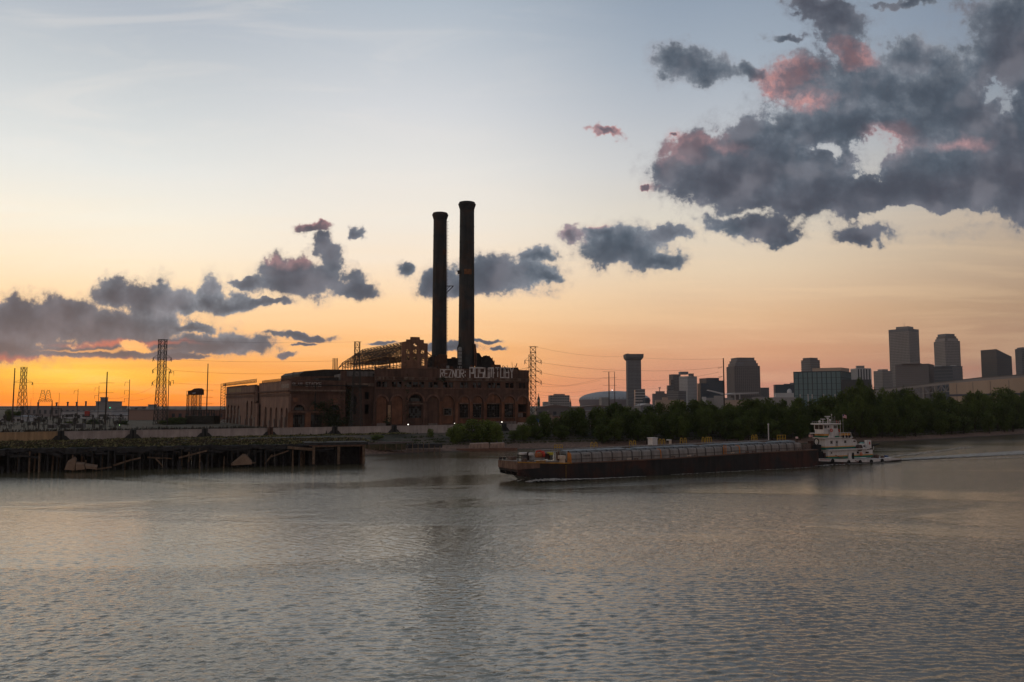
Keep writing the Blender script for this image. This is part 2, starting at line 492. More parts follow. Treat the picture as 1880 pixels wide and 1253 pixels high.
class Frame:
    """a vertical working plane: origin O, direction a along it, b behind it (away from the river)"""
    def __init__(s, O, a, b=None):
        s.O = Vector((O[0], O[1])); s.a = Vector(a).normalized(); s.b = Vector(b).normalized() if b else Vector((-s.a.y, s.a.x))
    def P(s, t, b, z):
        q = s.O + s.a * t + s.b * b
        return Vector((q.x, q.y, z))
    def pick(s, px, py, b=0.0):
        u, v = ray(px, py)
        o = s.O + s.b * b
        t = (u * o.y - o.x) / (s.a.x - u * s.a.y)
        D = o.y + t * s.a.y
        return t, EYE + v * D
    def box(s, mb, t0, t1, b0, b1, z0, z1):
        P = s.P
        return mb.hexa([P(t0, b0, z0), P(t1, b0, z0), P(t1, b1, z0), P(t0, b1, z0)], [P(t0, b0, z1), P(t1, b0, z1), P(t1, b1, z1), P(t0, b1, z1)])
    def pbox(s, mb, px0, py0, px1, py1, b0, b1, ref=None):
        """box whose front face (at b0) covers the picture rectangle px0..px1, py0..py1"""
        t0, za = s.pick(px0, py0, b0); t1, zb = s.pick(px1, py1, b0)
        tm, z1 = s.pick((px0 + px1) / 2, py0, b0); tm, z0 = s.pick((px0 + px1) / 2, py1, b0)
        return s.box(mb, t0, t1, b0, b1, z0, z1)


def wall_with_holes(fr, outline, holes, b0, thick):
    """a wall slab standing in the frame with real openings; outline and holes are lists of (t, z)"""
    bm = bmesh.new()
    edges = []
    for loop in [outline] + holes:
        vs = [bm.verts.new(fr.P(t, b0, z)) for t, z in loop]
        for i in range(len(vs)): edges.append(bm.edges.new((vs[i], vs[(i + 1) % len(vs)])))
    bmesh.ops.triangle_fill(bm, use_beauty=True, use_dissolve=False, edges=edges)
    fs = list(bm.faces)
    r = bmesh.ops.extrude_face_region(bm, geom=fs)
    d = fr.b * thick
    for e in r['geom']:
        if isinstance(e, bmesh.types.BMVert): e.co += Vector((d.x, d.y, 0))
    bmesh.ops.recalc_face_normals(bm, faces=bm.faces)
    mb = MB()
    bm.verts.index_update()
    mb.v = [tuple(v.co) for v in bm.verts]; mb.f = [tuple(v.index for v in f.verts) for f in bm.faces]
    bm.free()
    return mb


def arch(t0, t1, z0, zs, n=8):
    """round-headed opening from t0 to t1, sill z0, springing zs"""
    c, r = (t0 + t1) / 2, (t1 - t0) / 2
    return [(t0, z0), (t1, z0)] + [(c + r * math.cos(math.pi * i / n), zs + r * math.sin(math.pi * i / n)) for i in range(n + 1)]


def rect(t0, t1, z0, z1):
    return [(t0, z0), (t1, z0), (t1, z1), (t0, z1)]


GLYPH = {
    'R': [(0, 0, 0, 6), (0, 6, 3, 6), (3, 6, 3, 3.4), (3, 3.4, 0, 3.2), (1, 3.2, 3.2, 0)], 'E': [(0, 0, 0, 6), (0, 6, 3, 6), (0, 3, 2.5, 3), (0, 0, 3, 0)],
    'Z': [(0, 6, 3, 6), (3, 6, 0.3, 0), (0.3, 0, 2.6, 0)], 'N': [(0, 0, 0, 6), (0, 6, 3, 0), (3, 0, 3, 6)], 'O': [(0, 0, 0, 6), (0, 6, 3, 6), (3, 6, 3, 0), (3, 0, 0, 0)],
    'P': [(0, 0, 0, 6), (0, 6, 3, 6), (3, 6, 3, 2.8), (3, 2.8, 0, 2.8)], 'S': [(3, 6, 0, 6), (0, 6, 0, 3.1), (0, 3.1, 3, 3.1), (3, 3.1, 3, 0), (3, 0, 0, 0)],
    'U': [(0, 6, 0, 0), (0, 0, 3, 0), (3, 0, 3, 6)], 'M': [(0, 0, 0, 6), (0, 6, 3, 6), (1.5, 6, 1.5, 0.8), (3, 6, 3, 0)], 'T': [(0, 6, 3, 6), (1.5, 6, 1.5, 0.5)],
    'B': [(0, 0, 0, 6), (0, 6, 2.8, 6), (2.8, 6, 2.8, 3.1), (0, 3.1, 3, 3.1), (3, 3.1, 3, 0), (3, 0, 0, 0)], 'Y': [(0, 6, 1.5, 3.2), (3, 6, 1.5, 3.2), (1.5, 3.2, 1.5, 0)],
    'L': [(0, 6, 0, 0), (0, 0, 3, 0)], 'A': [(0, 0, 1.5, 6), (1.5, 6, 3, 0), (0.7, 2.2, 2.3, 2.2)], 'C': [(3, 6, 0, 6), (0, 6, 0, 0), (0, 0, 3, 0)],
    'K': [(0, 0, 0, 6), (3, 6, 0, 3), (0, 3, 3, 0)], ':': [(0.6, 1.2, 0.6, 2.2), (0.6, 4, 0.6, 5)], '-': [(0, 3, 1.6, 3)], ' ': []}


def lettering(mb, fr, text, t0, t1, z0, z1, b, w, jit=0.0):
    n = len(text); step = (t1 - t0) / n
    for i, ch in enumerate(text):
        sx_ = step * 0.72 / 3.0; sz_ = (z1 - z0) / 6.0
        for (x0, y0, x1, y1) in GLYPH[ch]:
            j = lambda: random.uniform(-jit, jit)
            p = fr.P(t0 + i * step + x0 * sx_ + j(), b, z0 + y0 * sz_ + j()); q = fr.P(t0 + i * step + x1 * sx_ + j(), b, z0 + y1 * sz_ + j())
            d = (q - p).normalized() * w * 0.45
            n2 = Vector((fr.b.x, fr.b.y, 0))
            mb.bar(p - d, q + d, 0.04, w, up=n2) if False else None
            side = d.cross(n2).normalized() * w / 2
            o = n2 * 0.04
            p2, q2 = p - d, q + d
            mb.hexa([p2 + side, q2 + side, q2 - side, p2 - side], [p2 + side + o, q2 + side + o, q2 - side + o, p2 - side + o])
    return mb


# ------------------------------------------------------------------ ground and river
SHORE = [(-12000, -2200), (-1500, -120), (-600, 130), (-300, 205), (-170, 251), (-100, 274), (-53, 290), (-30, 310), (2, 329), (60, 350), (120, 374), (197, 405), (325, 506), (600, 720), (1500, 1300), (12000, 7200)]


def shore_dist(x, y):
    """distance inland (positive) or out on the river (negative); works on arrays"""
    x = np.asarray(x, float); y = np.asarray(y, float)
    best = np.full(x.shape, 1e9); sign = np.ones(x.shape)
    for (x0, y0), (x1, y1) in zip(SHORE, SHORE[1:]):
        dx, dy = x1 - x0, y1 - y0; L = dx * dx + dy * dy
        t = np.clip(((x - x0) * dx + (y - y0) * dy) / L, 0, 1)
        ex, ey = x - (x0 + t * dx), y - (y0 + t * dy)
        d = np.hypot(ex, ey); s = np.sign(dx * ey - dy * ex)
        upd = d < best
        best = np.where(upd, d, best); sign = np.where(upd, s, sign)
    return best * sign


def smooth_noise(x, y, seed=0):
    out = np.zeros_like(np.asarray(x, float)); rs = np.random.RandomState(seed)
    for k in range(10):
        fq = 0.03 * 1.45 ** k; a = rs.uniform(0, 6.28); p = rs.uniform(0, 6.28)
        out += np.sin((x * math.cos(a) + y * math.sin(a)) * fq + p + 1.3 * np.sin((y * math.cos(a) - x * math.sin(a)) * fq * 0.7)) / 1.35 ** k
    return out / 3.5


def ground_z(x, y):
    x = np.asarray(x, float); y = np.asarray(y, float)
    d = shore_dist(x, y)
    steep = np.clip((-45 - x) / 25, 0, 1)                            # the filled bank under the old wharf
    prof_r = np.interp(d, [-60, -8, 0, 3, 9, 18, 40, 60, 100], [-6, -1.6, -0.12, 0.45, 1.3, 2.6, 5.2, 6.2, 6.8])
    prof_l = np.interp(d, [-60, -8, 0, 6, 12, 40, 100], [-6, -2.0, 0.0, 3.6, 5.7, 6.0, 6.8])
    z = prof_r * (1 - steep) + prof_l * steep
    return z + smooth_noise(x, y, 3) * 0.28 * np.clip((d + 2) / 12, 0, 1)


def gz(x, y): return float(ground_z(np.array([x]), np.array([y]))[0])


def axis(parts):
    out = []
    for a, b, st in parts: out += list(np.arange(a, b, st))
    return np.array(out + [parts[-1][1]])


gx = axis([(-12000, -1500, 1500), (-1500, -400, 100), (-400, -60, 8), (-60, 260, 3.0), (260, 640, 8), (640, 1600, 120), (1600, 12000, 1600)])
gy = axis([(-2500, 100, 260), (100, 280, 9), (280, 420, 3.0), (420, 640, 8), (640, 2000, 170), (2000, 15000, 1300)])
GX, GY = np.meshgrid(gx, gy)
GZ = ground_z(GX, GY)
nx, ny = len(gx), len(gy)
me = bpy.data.meshes.new('ground')
idx = np.arange(nx * ny).reshape(ny, nx)
quads = np.stack([idx[:-1, :-1], idx[:-1, 1:], idx[1:, 1:], idx[1:, :-1]], -1).reshape(-1, 4)
me.from_pydata(np.stack([GX, GY, GZ], -1).reshape(-1, 3).tolist(), [], quads.tolist())
me.shade_smooth()
ground = bpy.data.objects.new('ground', me); C.objects.link(ground); tag(ground, kind='structure')
m = bpy.data.materials.new('bank_soil'); m.use_nodes = True
h = G(m.node_tree); p = m.node_tree.nodes['Principled BSDF']
geo = h.n('ShaderNodeNewGeometry').outputs['Position']
_, _, zz = h.sep(geo)[:3]
nn = h.noise(geo, 0.12, 6, 0.62, 0.5); nf = h.noise(geo, 0.9, 5, 0.6)
mud = h.mix(h.rng(nf, 0.35, 0.65), (0.10, 0.060, 0.042, 1), (0.24, 0.135, 0.092, 1))
grs = h.mix(h.rng(nf, 0.3, 0.7), (0.022, 0.024, 0.012, 1), (0.065, 0.052, 0.030, 1))
dry = h.mix(h.rng(nn, 0.45, 0.6), grs, (0.095, 0.066, 0.043, 1))
soil = h.mix(h.rng(h.m('ADD', zz, h.m('MULTIPLY', nn, 3.0)), 2.6, 4.4), mud, dry)
wet = h.mix(h.rng(zz, 0.0, 0.5), (0.045, 0.03, 0.022, 1), soil)
h.put(p.inputs['Base Color'], wet); p.inputs['Roughness'].default_value = 0.9
b = h.n('ShaderNodeBump'); b.inputs['Distance'].default_value = 0.5; h.put(b.inputs['Height'], nf); h.put(p.inputs['Normal'], b.outputs[0])
me.materials.append(m)

# the river: a sheet with real low waves nearby, finer ripples as relief
m = bpy.data.materials.new('river_water'); m.use_nodes = True
h = G(m.node_tree); p = m.node_tree.nodes['Principled BSDF']
geo = h.n('ShaderNodeNewGeometry').outputs['Position']


def mapped(vec, sc, rot):
    x = h.n('ShaderNodeMapping'); h.put(x.inputs['Vector'], vec)
    x.inputs['Scale'].default_value = sc; x.inputs['Rotation'].default_value = (0, 0, R(rot)); return x.outputs[0]


wb = h.noise(mapped(geo, (0.8, 1.9, 1), -14), 1.0, 3, 0.6, 0.4, dims='2D')
wc = h.noise(mapped(geo, (3.2, 6.0, 1), 20), 1.0, 3, 0.6, 0.2, dims='2D')
patch = h.noise(mapped(geo, (0.010, 0.022, 1), 12), 1.0, 4, 0.6, 1.0, dims='2D')
amp = h.rng(patch, 0.40, 0.58, 0.5, 1.2)
wd = h.noise(mapped(geo, (1.5, 3.4, 1), 4), 1.0, 2, 0.5, 0.2, dims='2D')
hh = h.m('ADD', h.m('ADD', h.m('MULTIPLY', wb, 0.034), h.m('MULTIPLY', wd, 0.034)), h.m('MULTIPLY', wc, 0.02))
we = h.noise(mapped(geo, (0.55, 0.42, 1), 33), 1.0, 3, 0.6, 0.6, dims='2D')
hh = h.m('ADD', hh, h.m('MULTIPLY', we, 0.11))
hh = h.m('MULTIPLY', hh, amp)
b = h.n('ShaderNodeBump'); b.inputs['Distance'].default_value = 1.0; b.inputs['Strength'].default_value = 1.0
h.put(b.inputs['Height'], hh); h.put(p.inputs['Normal'], b.outputs[0])
h.put(p.inputs['Base Color'], h.mix(h.rng(patch, 0.3, 0.7), (0.105, 0.088, 0.052, 1), (0.13, 0.108, 0.064, 1)))
p.inputs['Roughness'].default_value = 0.07
p.inputs['IOR'].default_value = 2.3
p.inputs['Specular IOR Level'].default_value = 0.5
WATER = m
SLOPE = 0.36
xs = axis([(-9000, -1000, 1000), (-1000, -112, 30), (-112, 112, 0.3), (112, 1000, 30), (1000, 12000, 1000)])
ys = axis([(-2500, 0, 250), (0, 40, 10), (40, 90, 0.15), (90, 165, 0.26), (165, 700, 15), (700, 8000, 700)])
XX, YY = np.meshgrid(xs, ys)
ZZ = np.zeros_like(XX)
ix = np.where((xs > -112.5) & (xs < 112.5))[0]; iy = np.where((ys > 39) & (ys < 165.5))[0]
sub = np.ix_(iy, ix)
X_, Y_ = XX[sub], YY[sub]
rs = np.random.RandomState(11)
wave = np.zeros_like(X_)
for k in range(110):
    lam = 0.30 * (1.3 / 0.30) ** (rs.rand() ** 1.15)
    ang = R(96) + rs.normal(0, 0.68)
    kk = 2 * math.pi / lam
    cell = np.interp(Y_[:, 0], [40, 90, 165], [0.15, 0.26, 0.26])[:, None]
    keep = np.clip((lam / cell - 1.7) / 1.0, 0, 1)                      # waves too short for the mesh there are left to the relief
    ph = rs.rand() * 6.283
    group = 0.55 + 0.45 * np.sin(X_ * 0.06 * math.cos(k) + Y_ * 0.09 * math.sin(k * 1.7) + k)
    wave += keep * group * (SLOPE / math.sqrt(55)) * lam ** 0.95 / 6.283 * np.sin(kk * (X_ * math.cos(ang) + Y_ * math.sin(ang)) + ph + 0.8 * np.sin(X_ * 0.21 + k) + 0.6 * np.sin(Y_ * 0.17 - k))
edge = np.clip((112 - np.abs(X_)) / 12, 0, 1) * np.clip((Y_ - 40) / 3, 0, 1) * (0.28 + 0.72 * np.clip((130 - Y_) / 60, 0, 1)) * np.clip((165 - Y_) / 30, 0, 1)
ZZ[sub] = wave * edge
me = bpy.data.meshes.new('water')
idx = np.arange(len(xs) * len(ys)).reshape(len(ys), len(xs))
quads = np.stack([idx[:-1, :-1], idx[:-1, 1:], idx[1:, 1:], idx[1:, :-1]], -1).reshape(-1, 4)
nq = len(quads)
me.vertices.add(XX.size); me.vertices.foreach_set('co', np.stack([XX, YY, ZZ], -1).ravel().astype(np.float32))
me.loops.add(nq * 4); me.loops.foreach_set('vertex_index', quads.ravel().astype(np.int32))
me.polygons.add(nq); me.polygons.foreach_set('loop_start', np.arange(0, nq * 4, 4, dtype=np.int32)); me.polygons.foreach_set('loop_total', np.full(nq, 4, dtype=np.int32))
me.update(calc_edges=True)
me.shade_smooth()
me.materials.append(WATER)
water = bpy.data.objects.new('water', me); C.objects.link(water); tag(water, kind='structure')

# ------------------------------------------------------------------ old wharf
M_TIMBER = mat('old_timber', (0.16, 0.105, 0.07), 0.9, 0.4, 1.3, streak=0.4)
M_BLACK = mat('black_timber_and_shade', (0.035, 0.032, 0.032), 0.85, 0.5, 0.9)  # black deck timber; also colours the shade sheets and dark piles below
M_CONC = mat('old_concrete', (0.36, 0.27, 0.21), 0.9, 0.2, 0.4, streak=0.25, dirt=(0.12, 0.09, 0.07), dirt_amt=0.4)
M_WALL = mat('flood_wall_concrete', (0.44, 0.36, 0.33), 0.9, 0.12, 0.25, streak=0.22, dirt=(0.25, 0.20, 0.18), dirt_amt=0.4)
M_WALLB = mat('ochre_wall_panel', (0.42, 0.27, 0.15), 0.9, 0.15, 0.3, streak=0.3)
M_DARKSTEEL = mat('dark_steel', (0.04, 0.038, 0.036), 0.7, 0.3, 1.0)
WF = Frame((-137.6, 214), (92.2, 32))
DECK = 6.55
wharf = thing('wharf', 'long ruined black timber wharf on rows of piles, its deck edge sagging over the water', 'wharf', WF.P(20, 0, 0))
# deck: broken front edge, sheet by sheet
mb = MB()
random.seed(21)
t = -90.0
prev = 0.0
while t < 90:
    w = random.uniform(1.2, 3.4)
    t1 = min(t + w, 90)
    back = random.uniform(-0.2, 1.4)
    sag = random.uniform(0, 0.9) ** 1.5
    top = DECK + random.uniform(-0.06, 0.1)
    P = WF.P
    mb.hexa([P(t, back, top - 1.0 - sag), P(t1, back + random.uniform(-.4, .4), top - 1.0 - sag), P(t1, 34, top - 0.6), P(t, 34, top - 0.6)],
            [P(t, back, top - sag * .4), P(t1, back, top - sag * .4), P(t1, 34, top), P(t, 34, top)])
    t = t1
mb.build('deck', M_BLACK, wharf)
mb = MB()                                                   # hanging cap beams and torn boards under the edge
for i in range(190):
    t = random.uniform(-85, 84); L = random.uniform(1.0, 6); z = DECK - random.uniform(0.2, 2.3)
    mb.bar(WF.P(t, random.uniform(-.3, 1.5), z), WF.P(t + L, random.uniform(-.3, 1.5), z + random.uniform(-1.1, .7)), 0.25, random.uniform(.15, .5))
o = mb.build('edge_timbers', M_BLACK, wharf); o['kind'] = 'stuff'
# deck of the sound end bay
mb = MB(); WF.pbox(mb, 560, 812.5, 676, 817.5, -0.8, 9); mb.build('deck_slab', M_BLACK, wharf)
# piles
proto = None
rows = [(0.9, 2.1, 1.0), (3.4, 2.2, 1.0), (6.2, 2.6, 1.0), (9.5, 2.8, 1.0)]
for b, stp, k in rows:
    t = -62.0 + b * 0.3
    while t < 90:
        tt = t + random.uniform(-.5, .5); r = random.uniform(0.17, 0.27)
        lean = random.uniform(-.25, .25)
        top = DECK - 0.9 if random.random() < 0.8 else random.uniform(1.2, 4.5)
        if t > 84 and b < 3: break
        mb = MB(); mb.tube(WF.P(tt, b, -1.0), WF.P(tt + lean, b + random.uniform(-.2, .2), top), r * 1.1, r * 0.85, n=6)
        mb.build('pile', M_TIMBER if random.random() < .2 else M_BLACK, wharf)  # most piles black, which darkens the space under the deck
        t += stp * random.uniform(.75, 1.3)
# stubs standing out in the water in front
for i in range(26):
    tt = random.choice([random.uniform(-62, 8), random.uniform(-10, 12), random.uniform(40, 54)])
    hgt = random.uniform(.5, 2.6)
    mb = MB(); p0 = WF.P(tt, random.uniform(-3.2, 0.2), -1); mb.tube(p0, p0 + Vector((random.uniform(-.5, .5), 0, hgt + 1)), .22, .17, n=6)
    mb.build('pile', M_BLACK, wharf)
# square timber frame of the end bay
for px in (576, 622, 668):
    mb = MB(); WF.pbox(mb, px - 2.0, 818, px + 2.0, 853, -0.6, 0.2); mb.build('post', M_TIMBER, wharf)
mb = MB(); WF.pbox(mb, 568, 815.6, 672, 818.6, -0.75, 0.1); mb.build('cap_beam', mat('brown_timber', (0.14, 0.07, 0.05), 0.9, 0.3, 1.0), wharf)
mb = MB(); WF.pbox(mb, 574, 818.6, 668, 820.6, -0.5, 0.0); mb.build('rail_beam', M_TIMBER, wharf)
t0, _ = WF.pick(576, 840); t1, _ = WF.pick(668, 840)
mb = MB(); WF.box(mb, t0, t1 - .3, 7.0, 7.3, -1, DECK - 1.0); mb.build('shade_backing', M_BLACK, wharf)  # added dark sheet: the shade inside the end bay
mb = MB(); WF.box(mb, t1 - .2, t1 + .15, 0.6, 8, -1, DECK - 1.1); mb.build('end_wall', mat('end_wall_boards', (0.12, 0.06, 0.05), 0.9, 0.3, 0.8, streak=.3), wharf)
t = -64.0
while t < t0 - 2:
    mb = MB(); WF.box(mb, t, t + 7.9, 13.0, 13.3, -1, DECK - .5); mb.build('shade_backing', M_BLACK, wharf); t += 8  # added dark sheets behind the piles, standing for shade under the deck
# fallen beams
for (x0, y0, x1, y1, b, w) in ((208, 855, 240, 845, 0, .45), (240, 845, 258, 841, 0, .4), (270, 840, 297, 842, .3, .35), (328, 841, 380, 828, -.3, .45), (498, 839, 530, 828, -.2, .35),
                               (528, 822, 576, 826, -.5, .8), (160, 857, 178, 862, -.6, .6), (425, 852, 470, 850, -.6, .35), (176, 862, 205, 858, .2, .4), (284, 840, 299, 857, .4, .35), (345, 834, 352, 846, .8, .3),
                               (486, 852, 500, 835, .8, .4), (300, 841, 318, 843, .6, .3)):
    ta, za = WF.pick(x0, y0, b); tb, zb = WF.pick(x1, y1, b)
    mb = MB(); mb.bar(WF.P(ta, b, za), WF.P(tb, b + .5, zb), w * .8, w); mb.build('fallen_beam', M_TIMBER, wharf)
# fallen slabs
M_SLAB = mat('fallen_slab_concrete', (0.22, 0.145, 0.10), 0.9, 0.2, 0.5)
for pts, b, lab in (([(118, 863), (123, 850), (136, 842.5), (139, 846), (137, 864)], -1.0, None), ([(139, 852), (154, 853.5), (156, 862), (139, 864)], -1.4, None),
                    ([(156, 855), (178, 858), (177, 862), (158, 861)], -1.6, None), ([(424, 855), (446, 837), (452, 838), (463, 850), (462, 853)], -.9, None)):
    lo, hi = [], []
    for (x, y) in pts:
        t, z = WF.pick(x, y, b); lo.append(WF.P(t, b, z)); hi.append(WF.P(t, b + 1.6, z + .5))
    mb = MB(); mb.hexa(lo, hi); mb.build('fallen_slab', M_SLAB, wharf)

# ------------------------------------------------------------------ flood wall with its gate posts
FW = Frame((-170, 265), (166, 120))
wall_end = FW.pick(925, 780)[0]
flood_wall = thing('flood_wall', 'long pale concrete flood wall of low panels running behind the ruined wharf', 'flood wall', FW.P(70, 0, 6))
gaps = [112, 244, 375.5, 495.5, 614, 723, 925]
top_of = lambda px: np.interp(px, [0, 100, 240, 375, 495, 614, 723, 925], [794.5, 792.5, 790.5, 788, 786, 784.5, 783, 778])
edges_px = [-60] + gaps + [962]
for i in range(len(edges_px) - 1):
    a0 = edges_px[i] + (4 if i else 0); a1 = edges_px[i + 1] - (4 if i < 7 else 0)
    ta, _ = FW.pick(a0, 790); tb, _ = FW.pick(a1, 790)
    n = max(1, round((tb - ta) / 7.4))
    for k in range(n):
        u0 = ta + (tb - ta) * k / n; u1 = ta + (tb - ta) * (k + 1) / n - 0.05
        mb = MB(); z1 = 8.92 + random.uniform(-.03, .03)
        FW.box(mb, u0, u1, random.uniform(0, .03), 0.5, 4.6, z1)
        FW.box(mb, u0, u1, -0.12, 0.62, z1 + .003, z1 + 0.22)
        mb.build('wall_panel', M_WALLB if i == 0 else M_WALL, flood_wall)  # first stretch ochre, the rest paler
for i, px in enumerate(gaps):
    t, _ = FW.pick(px, 790)
    mb = MB()
    FW.box(mb, t - .95, t - .35, -1.0, .9, 4.6, 9.5); FW.box(mb, t + .35, t + .95, -1.0, .9, 4.6, 9.5); FW.box(mb, t - .35, t + .35, -.2, .6, 4.6, 9.35)
    mb.build('gate_post', M_DARKSTEEL if i not in (3,) else mat('rust_post', (0.10, 0.05, 0.035), .8, .3), flood_wall)
    for sgn in (-1, 1):
        mb = MB(); P = FW.P
        a_, b_ = sorted((t + sgn * .95, t + sgn * 3.4))
        tri = [P(t + sgn * .98, -.5, 4.9), P(t + sgn * 3.4, -.5, 4.9), P(t + sgn * 3.2, -.5, 5.9), P(t + sgn * 1.6, -.5, 7.6), P(t + sgn * .98, -.5, 7.8)]
        mb.hexa(tri, [v + Vector((FW.b.x, FW.b.y, 0)) * .45 for v in tri]); mb.build('buttress', M_DARKSTEEL, flood_wall)
# the stretch beyond the bushes
FW2 = Frame((16, 412), (200, 84))
fw2 = thing('flood_wall', 'short stretch of pale flood wall glimpsed between the green willows', 'flood wall', FW2.P(20, 0, 6))
for k in range(9):
    mb = MB(); FW2.box(mb, -14 + k * 8, -14 + k * 8 + 7.95, 0, .5, 4.6, 9.4); mb.build('wall_panel', M_WALL, fw2)

# broken concrete block on the mud
CF = Frame((-13, 322), (1, .12))
cb = thing('concrete_block', 'long low broken concrete block lying on the brown mud bank', 'concrete block', CF.P(2, 0, 2))
M_BLOCK = mat('block_concrete', (0.30, 0.20, 0.155), .9, .2, .6, streak=.3)
for x0, x1, y0 in ((861, 897.5, 814.5), (898.5, 926.5, 814)):
    t0, z1 = CF.pick(x0, y0); t1, _ = CF.pick(x1, y0)
    mb = MB(); P = CF.P
    mb.hexa([P(t0, 0, 0.6), P(t1, 0, 0.6), P(t1, 4, 0.6), P(t0, 4, 0.6)], [P(t0 + .6, .5, z1 - .3), P(t1, .3, z1), P(t1, 3.6, z1 + .2), P(t0 + .6, 3.6, z1)])
    mb.build('block', M_BLOCK, cb)
ledge = MB(); CF.pbox(ledge, 838, 824, 905, 830, -3, 2); CF.pbox(ledge, 898, 823, 950, 828.5, -2.4, 3)
ledge.build('ledge', mat('mud_ledge', (0.16, 0.08, 0.055), .9, .3, .6), cb)
# old low quay remains between the wharf and the bushes
QF = Frame((-50, 300), (60, 30))
q = thing('quay_remains', 'dark remains of a low timber quay just right of the ruined wharf', 'quay', QF.P(10, 0, 2))
for x0, y0, x1, y1, b, mm in ((672, 816, 745, 827, 0, mat('mossy_boards', (0.075, 0.065, 0.035), .9, .5, .5, dirt=(.12, .06, .04), dirt_amt=.6)), (750, 815.5, 812, 823, 2.5, M_BLACK), (672, 812, 758, 814.5, -.6, mat('quay_cap', (0.12, 0.09, 0.085), .9, .3))):
    mb = MB(); QF.pbox(mb, x0, y0, x1, y1, b, b + 3); mb.build('timber_wall', mm, q)
for i in range(14):
    t, z = QF.pick(676 + i * 10, 830); mb = MB(); mb.tube(QF.P(t, -.9, -.5), QF.P(t, -.9, random.uniform(2.0, 4)), .2, .16, 6); mb.build('pile', M_TIMBER, q)

# weeds along the deck and at the foot of the wall
M_WEED = mat('dry_weeds', (0.24, 0.21, 0.10), .9, .35, .7)
M_WEEDG = mat('green_weeds', (0.055, 0.062, 0.024), .9, .35, .5)


def weed_strip(name, m, pts, n, hmax):
    rs = np.random.RandomState(len(pts) + n)
    mb = MB()
    for _ in range(n):
        x, y, z = pts[rs.randint(len(pts))]
        x += rs.normal(0, 1.6); y += rs.normal(0, 1.1)
        hgt = hmax * rs.uniform(.3, 1) * (0.4 + 0.6 * abs(math.sin(x * .35) * math.sin(y * .5 + x * .13)))
        for k in range(3):
            a = rs.uniform(0, 6.28); w = rs.uniform(.12, .35); l = rs.uniform(0, .5)
            mb.add([(x - math.cos(a) * w, y - math.sin(a) * w, z), (x + math.cos(a) * w, y + math.sin(a) * w, z), (x + rs.uniform(-.3, .3) + l, y, z + hgt)], [(0, 1, 2)])
    return mb.build(name, m, None, kind='stuff', label=None)


front = [WF.P(t, b, DECK - .05) for t in np.arange(-60, 90, 1.0) for b in (2.5, 6)]
back_ = [WF.P(t, b, DECK - .05) for t in np.arange(-70, 100, 1.5) for b in (4, 9, 14, 19, 24, 29, 34, 40)]
foot = [FW.P(t, -b, 5.95) for t in np.arange(-10, 150, 1.0) for b in (2, 5, 9)]
weed_strip('grass', M_WEED, front + back_, 3600, .9)
weed_strip('ground_cover', mat('brown_weeds', (0.075, 0.05, 0.033), .9, .35, .7), back_, 9000, .7)
weed_strip('ground_cover', M_WEEDG, back_, 3500, .8)
weed_strip('ground_cover', M_WEEDG, front + foot, 3600, 1.0)
weed_strip('dry_grass', M_WEED, foot, 2600, .9)
bankpts = []
for x in np.arange(-45, 330, 2.0):
    for dd in (14, 20, 27, 36):
        yy = float(np.interp(x, [p[0] for p in SHORE], [p[1] for p in SHORE])) + dd * 1.15
        bankpts.append((x, yy, gz(x, yy) - .05))
weed_strip('bank_grass', M_WEEDG, bankpts, 7000, 1.3)

# low dark scrub and litter filling the yard behind the flood wall
yard = []
rs = np.random.RandomState(3)
for _ in range(5200):
    t = rs.uniform(-60, 115); b = 2 + 95 * rs.rand() ** 1.6
    q_ = FW.P(t, b, 0); yard.append((q_.x, q_.y, gz(q_.x, q_.y) - .1))
weed_strip('undergrowth', mat('yard_scrub', (0.045, 0.035, 0.025), .9, .5, .4), yard, 9000, 2.2)

# ------------------------------------------------------------------ the derelict power plant
B_MAIN = mat('sooty_brick', (0.118, 0.062, 0.044), .92, .30, .22, streak=.30, dirt=(0.07, 0.042, 0.034), dirt_amt=.6)
B_INFILL = mat('orange_brick_infill', (0.20, 0.090, 0.052), .92, .22, .3, streak=.25, dirt=(0.09, 0.04, 0.028), dirt_amt=.5)
B_TRIM = mat('brick_trim', (0.16, 0.085, 0.06), .92, .25, .3, streak=.35)
B_STONE = mat('stained_stone_band', (0.17, 0.115, 0.085), .92, .25, .25, streak=.4)
B_SIDE = mat('pale_side_brick', (0.21, 0.125, 0.095), .92, .2, .2, streak=.3)
B_PALE = mat('pale_render', (0.18, 0.14, 0.125), .92, .25, .35, streak=.35)
M_IRON = mat('black_iron', (0.032, 0.025, 0.022), .75, .35, .5, streak=.3)
M_RUST = mat('rusted_iron', (0.10, 0.042, 0.022), .85, .4, .5, streak=.3)
M_FRAME = mat('window_frames', (0.085, 0.07, 0.06), .8, .3, 1)
M_DUCT = mat('grey_duct', (0.26, 0.25, 0.24), .7, .2, .6, streak=.2)
M_PAINT = mat('white_graffiti_paint', (0.62, 0.555, 0.52), .9, .22, .9, streak=.3, dirt=(.28, .18, .14), dirt_amt=.5)
M_PAINTD = mat('faded_graffiti_paint', (0.30, 0.25, 0.23), .9, .2, .8)
M_BROKEN = mat('dusty_panes', (0.03, 0.033, 0.034), .35, .5, .9, spec=.5)
GROUND = 6.4
dvec = (-0.5, 0.866)
PF = Frame((-68, 400), (0.932, 0.363), dvec)
plant = thing('power_plant', 'huge derelict brick power plant with arched bays, bare roof trusses and white graffiti', 'power plant', PF.P(30, 20, GROUND))
T = lambda px, b=0.0: PF.pick(px, 720, b)[0]
rnd = random.Random(5)


def zpx(px, py, b=0.0): return PF.pick(px, py, b)[1]


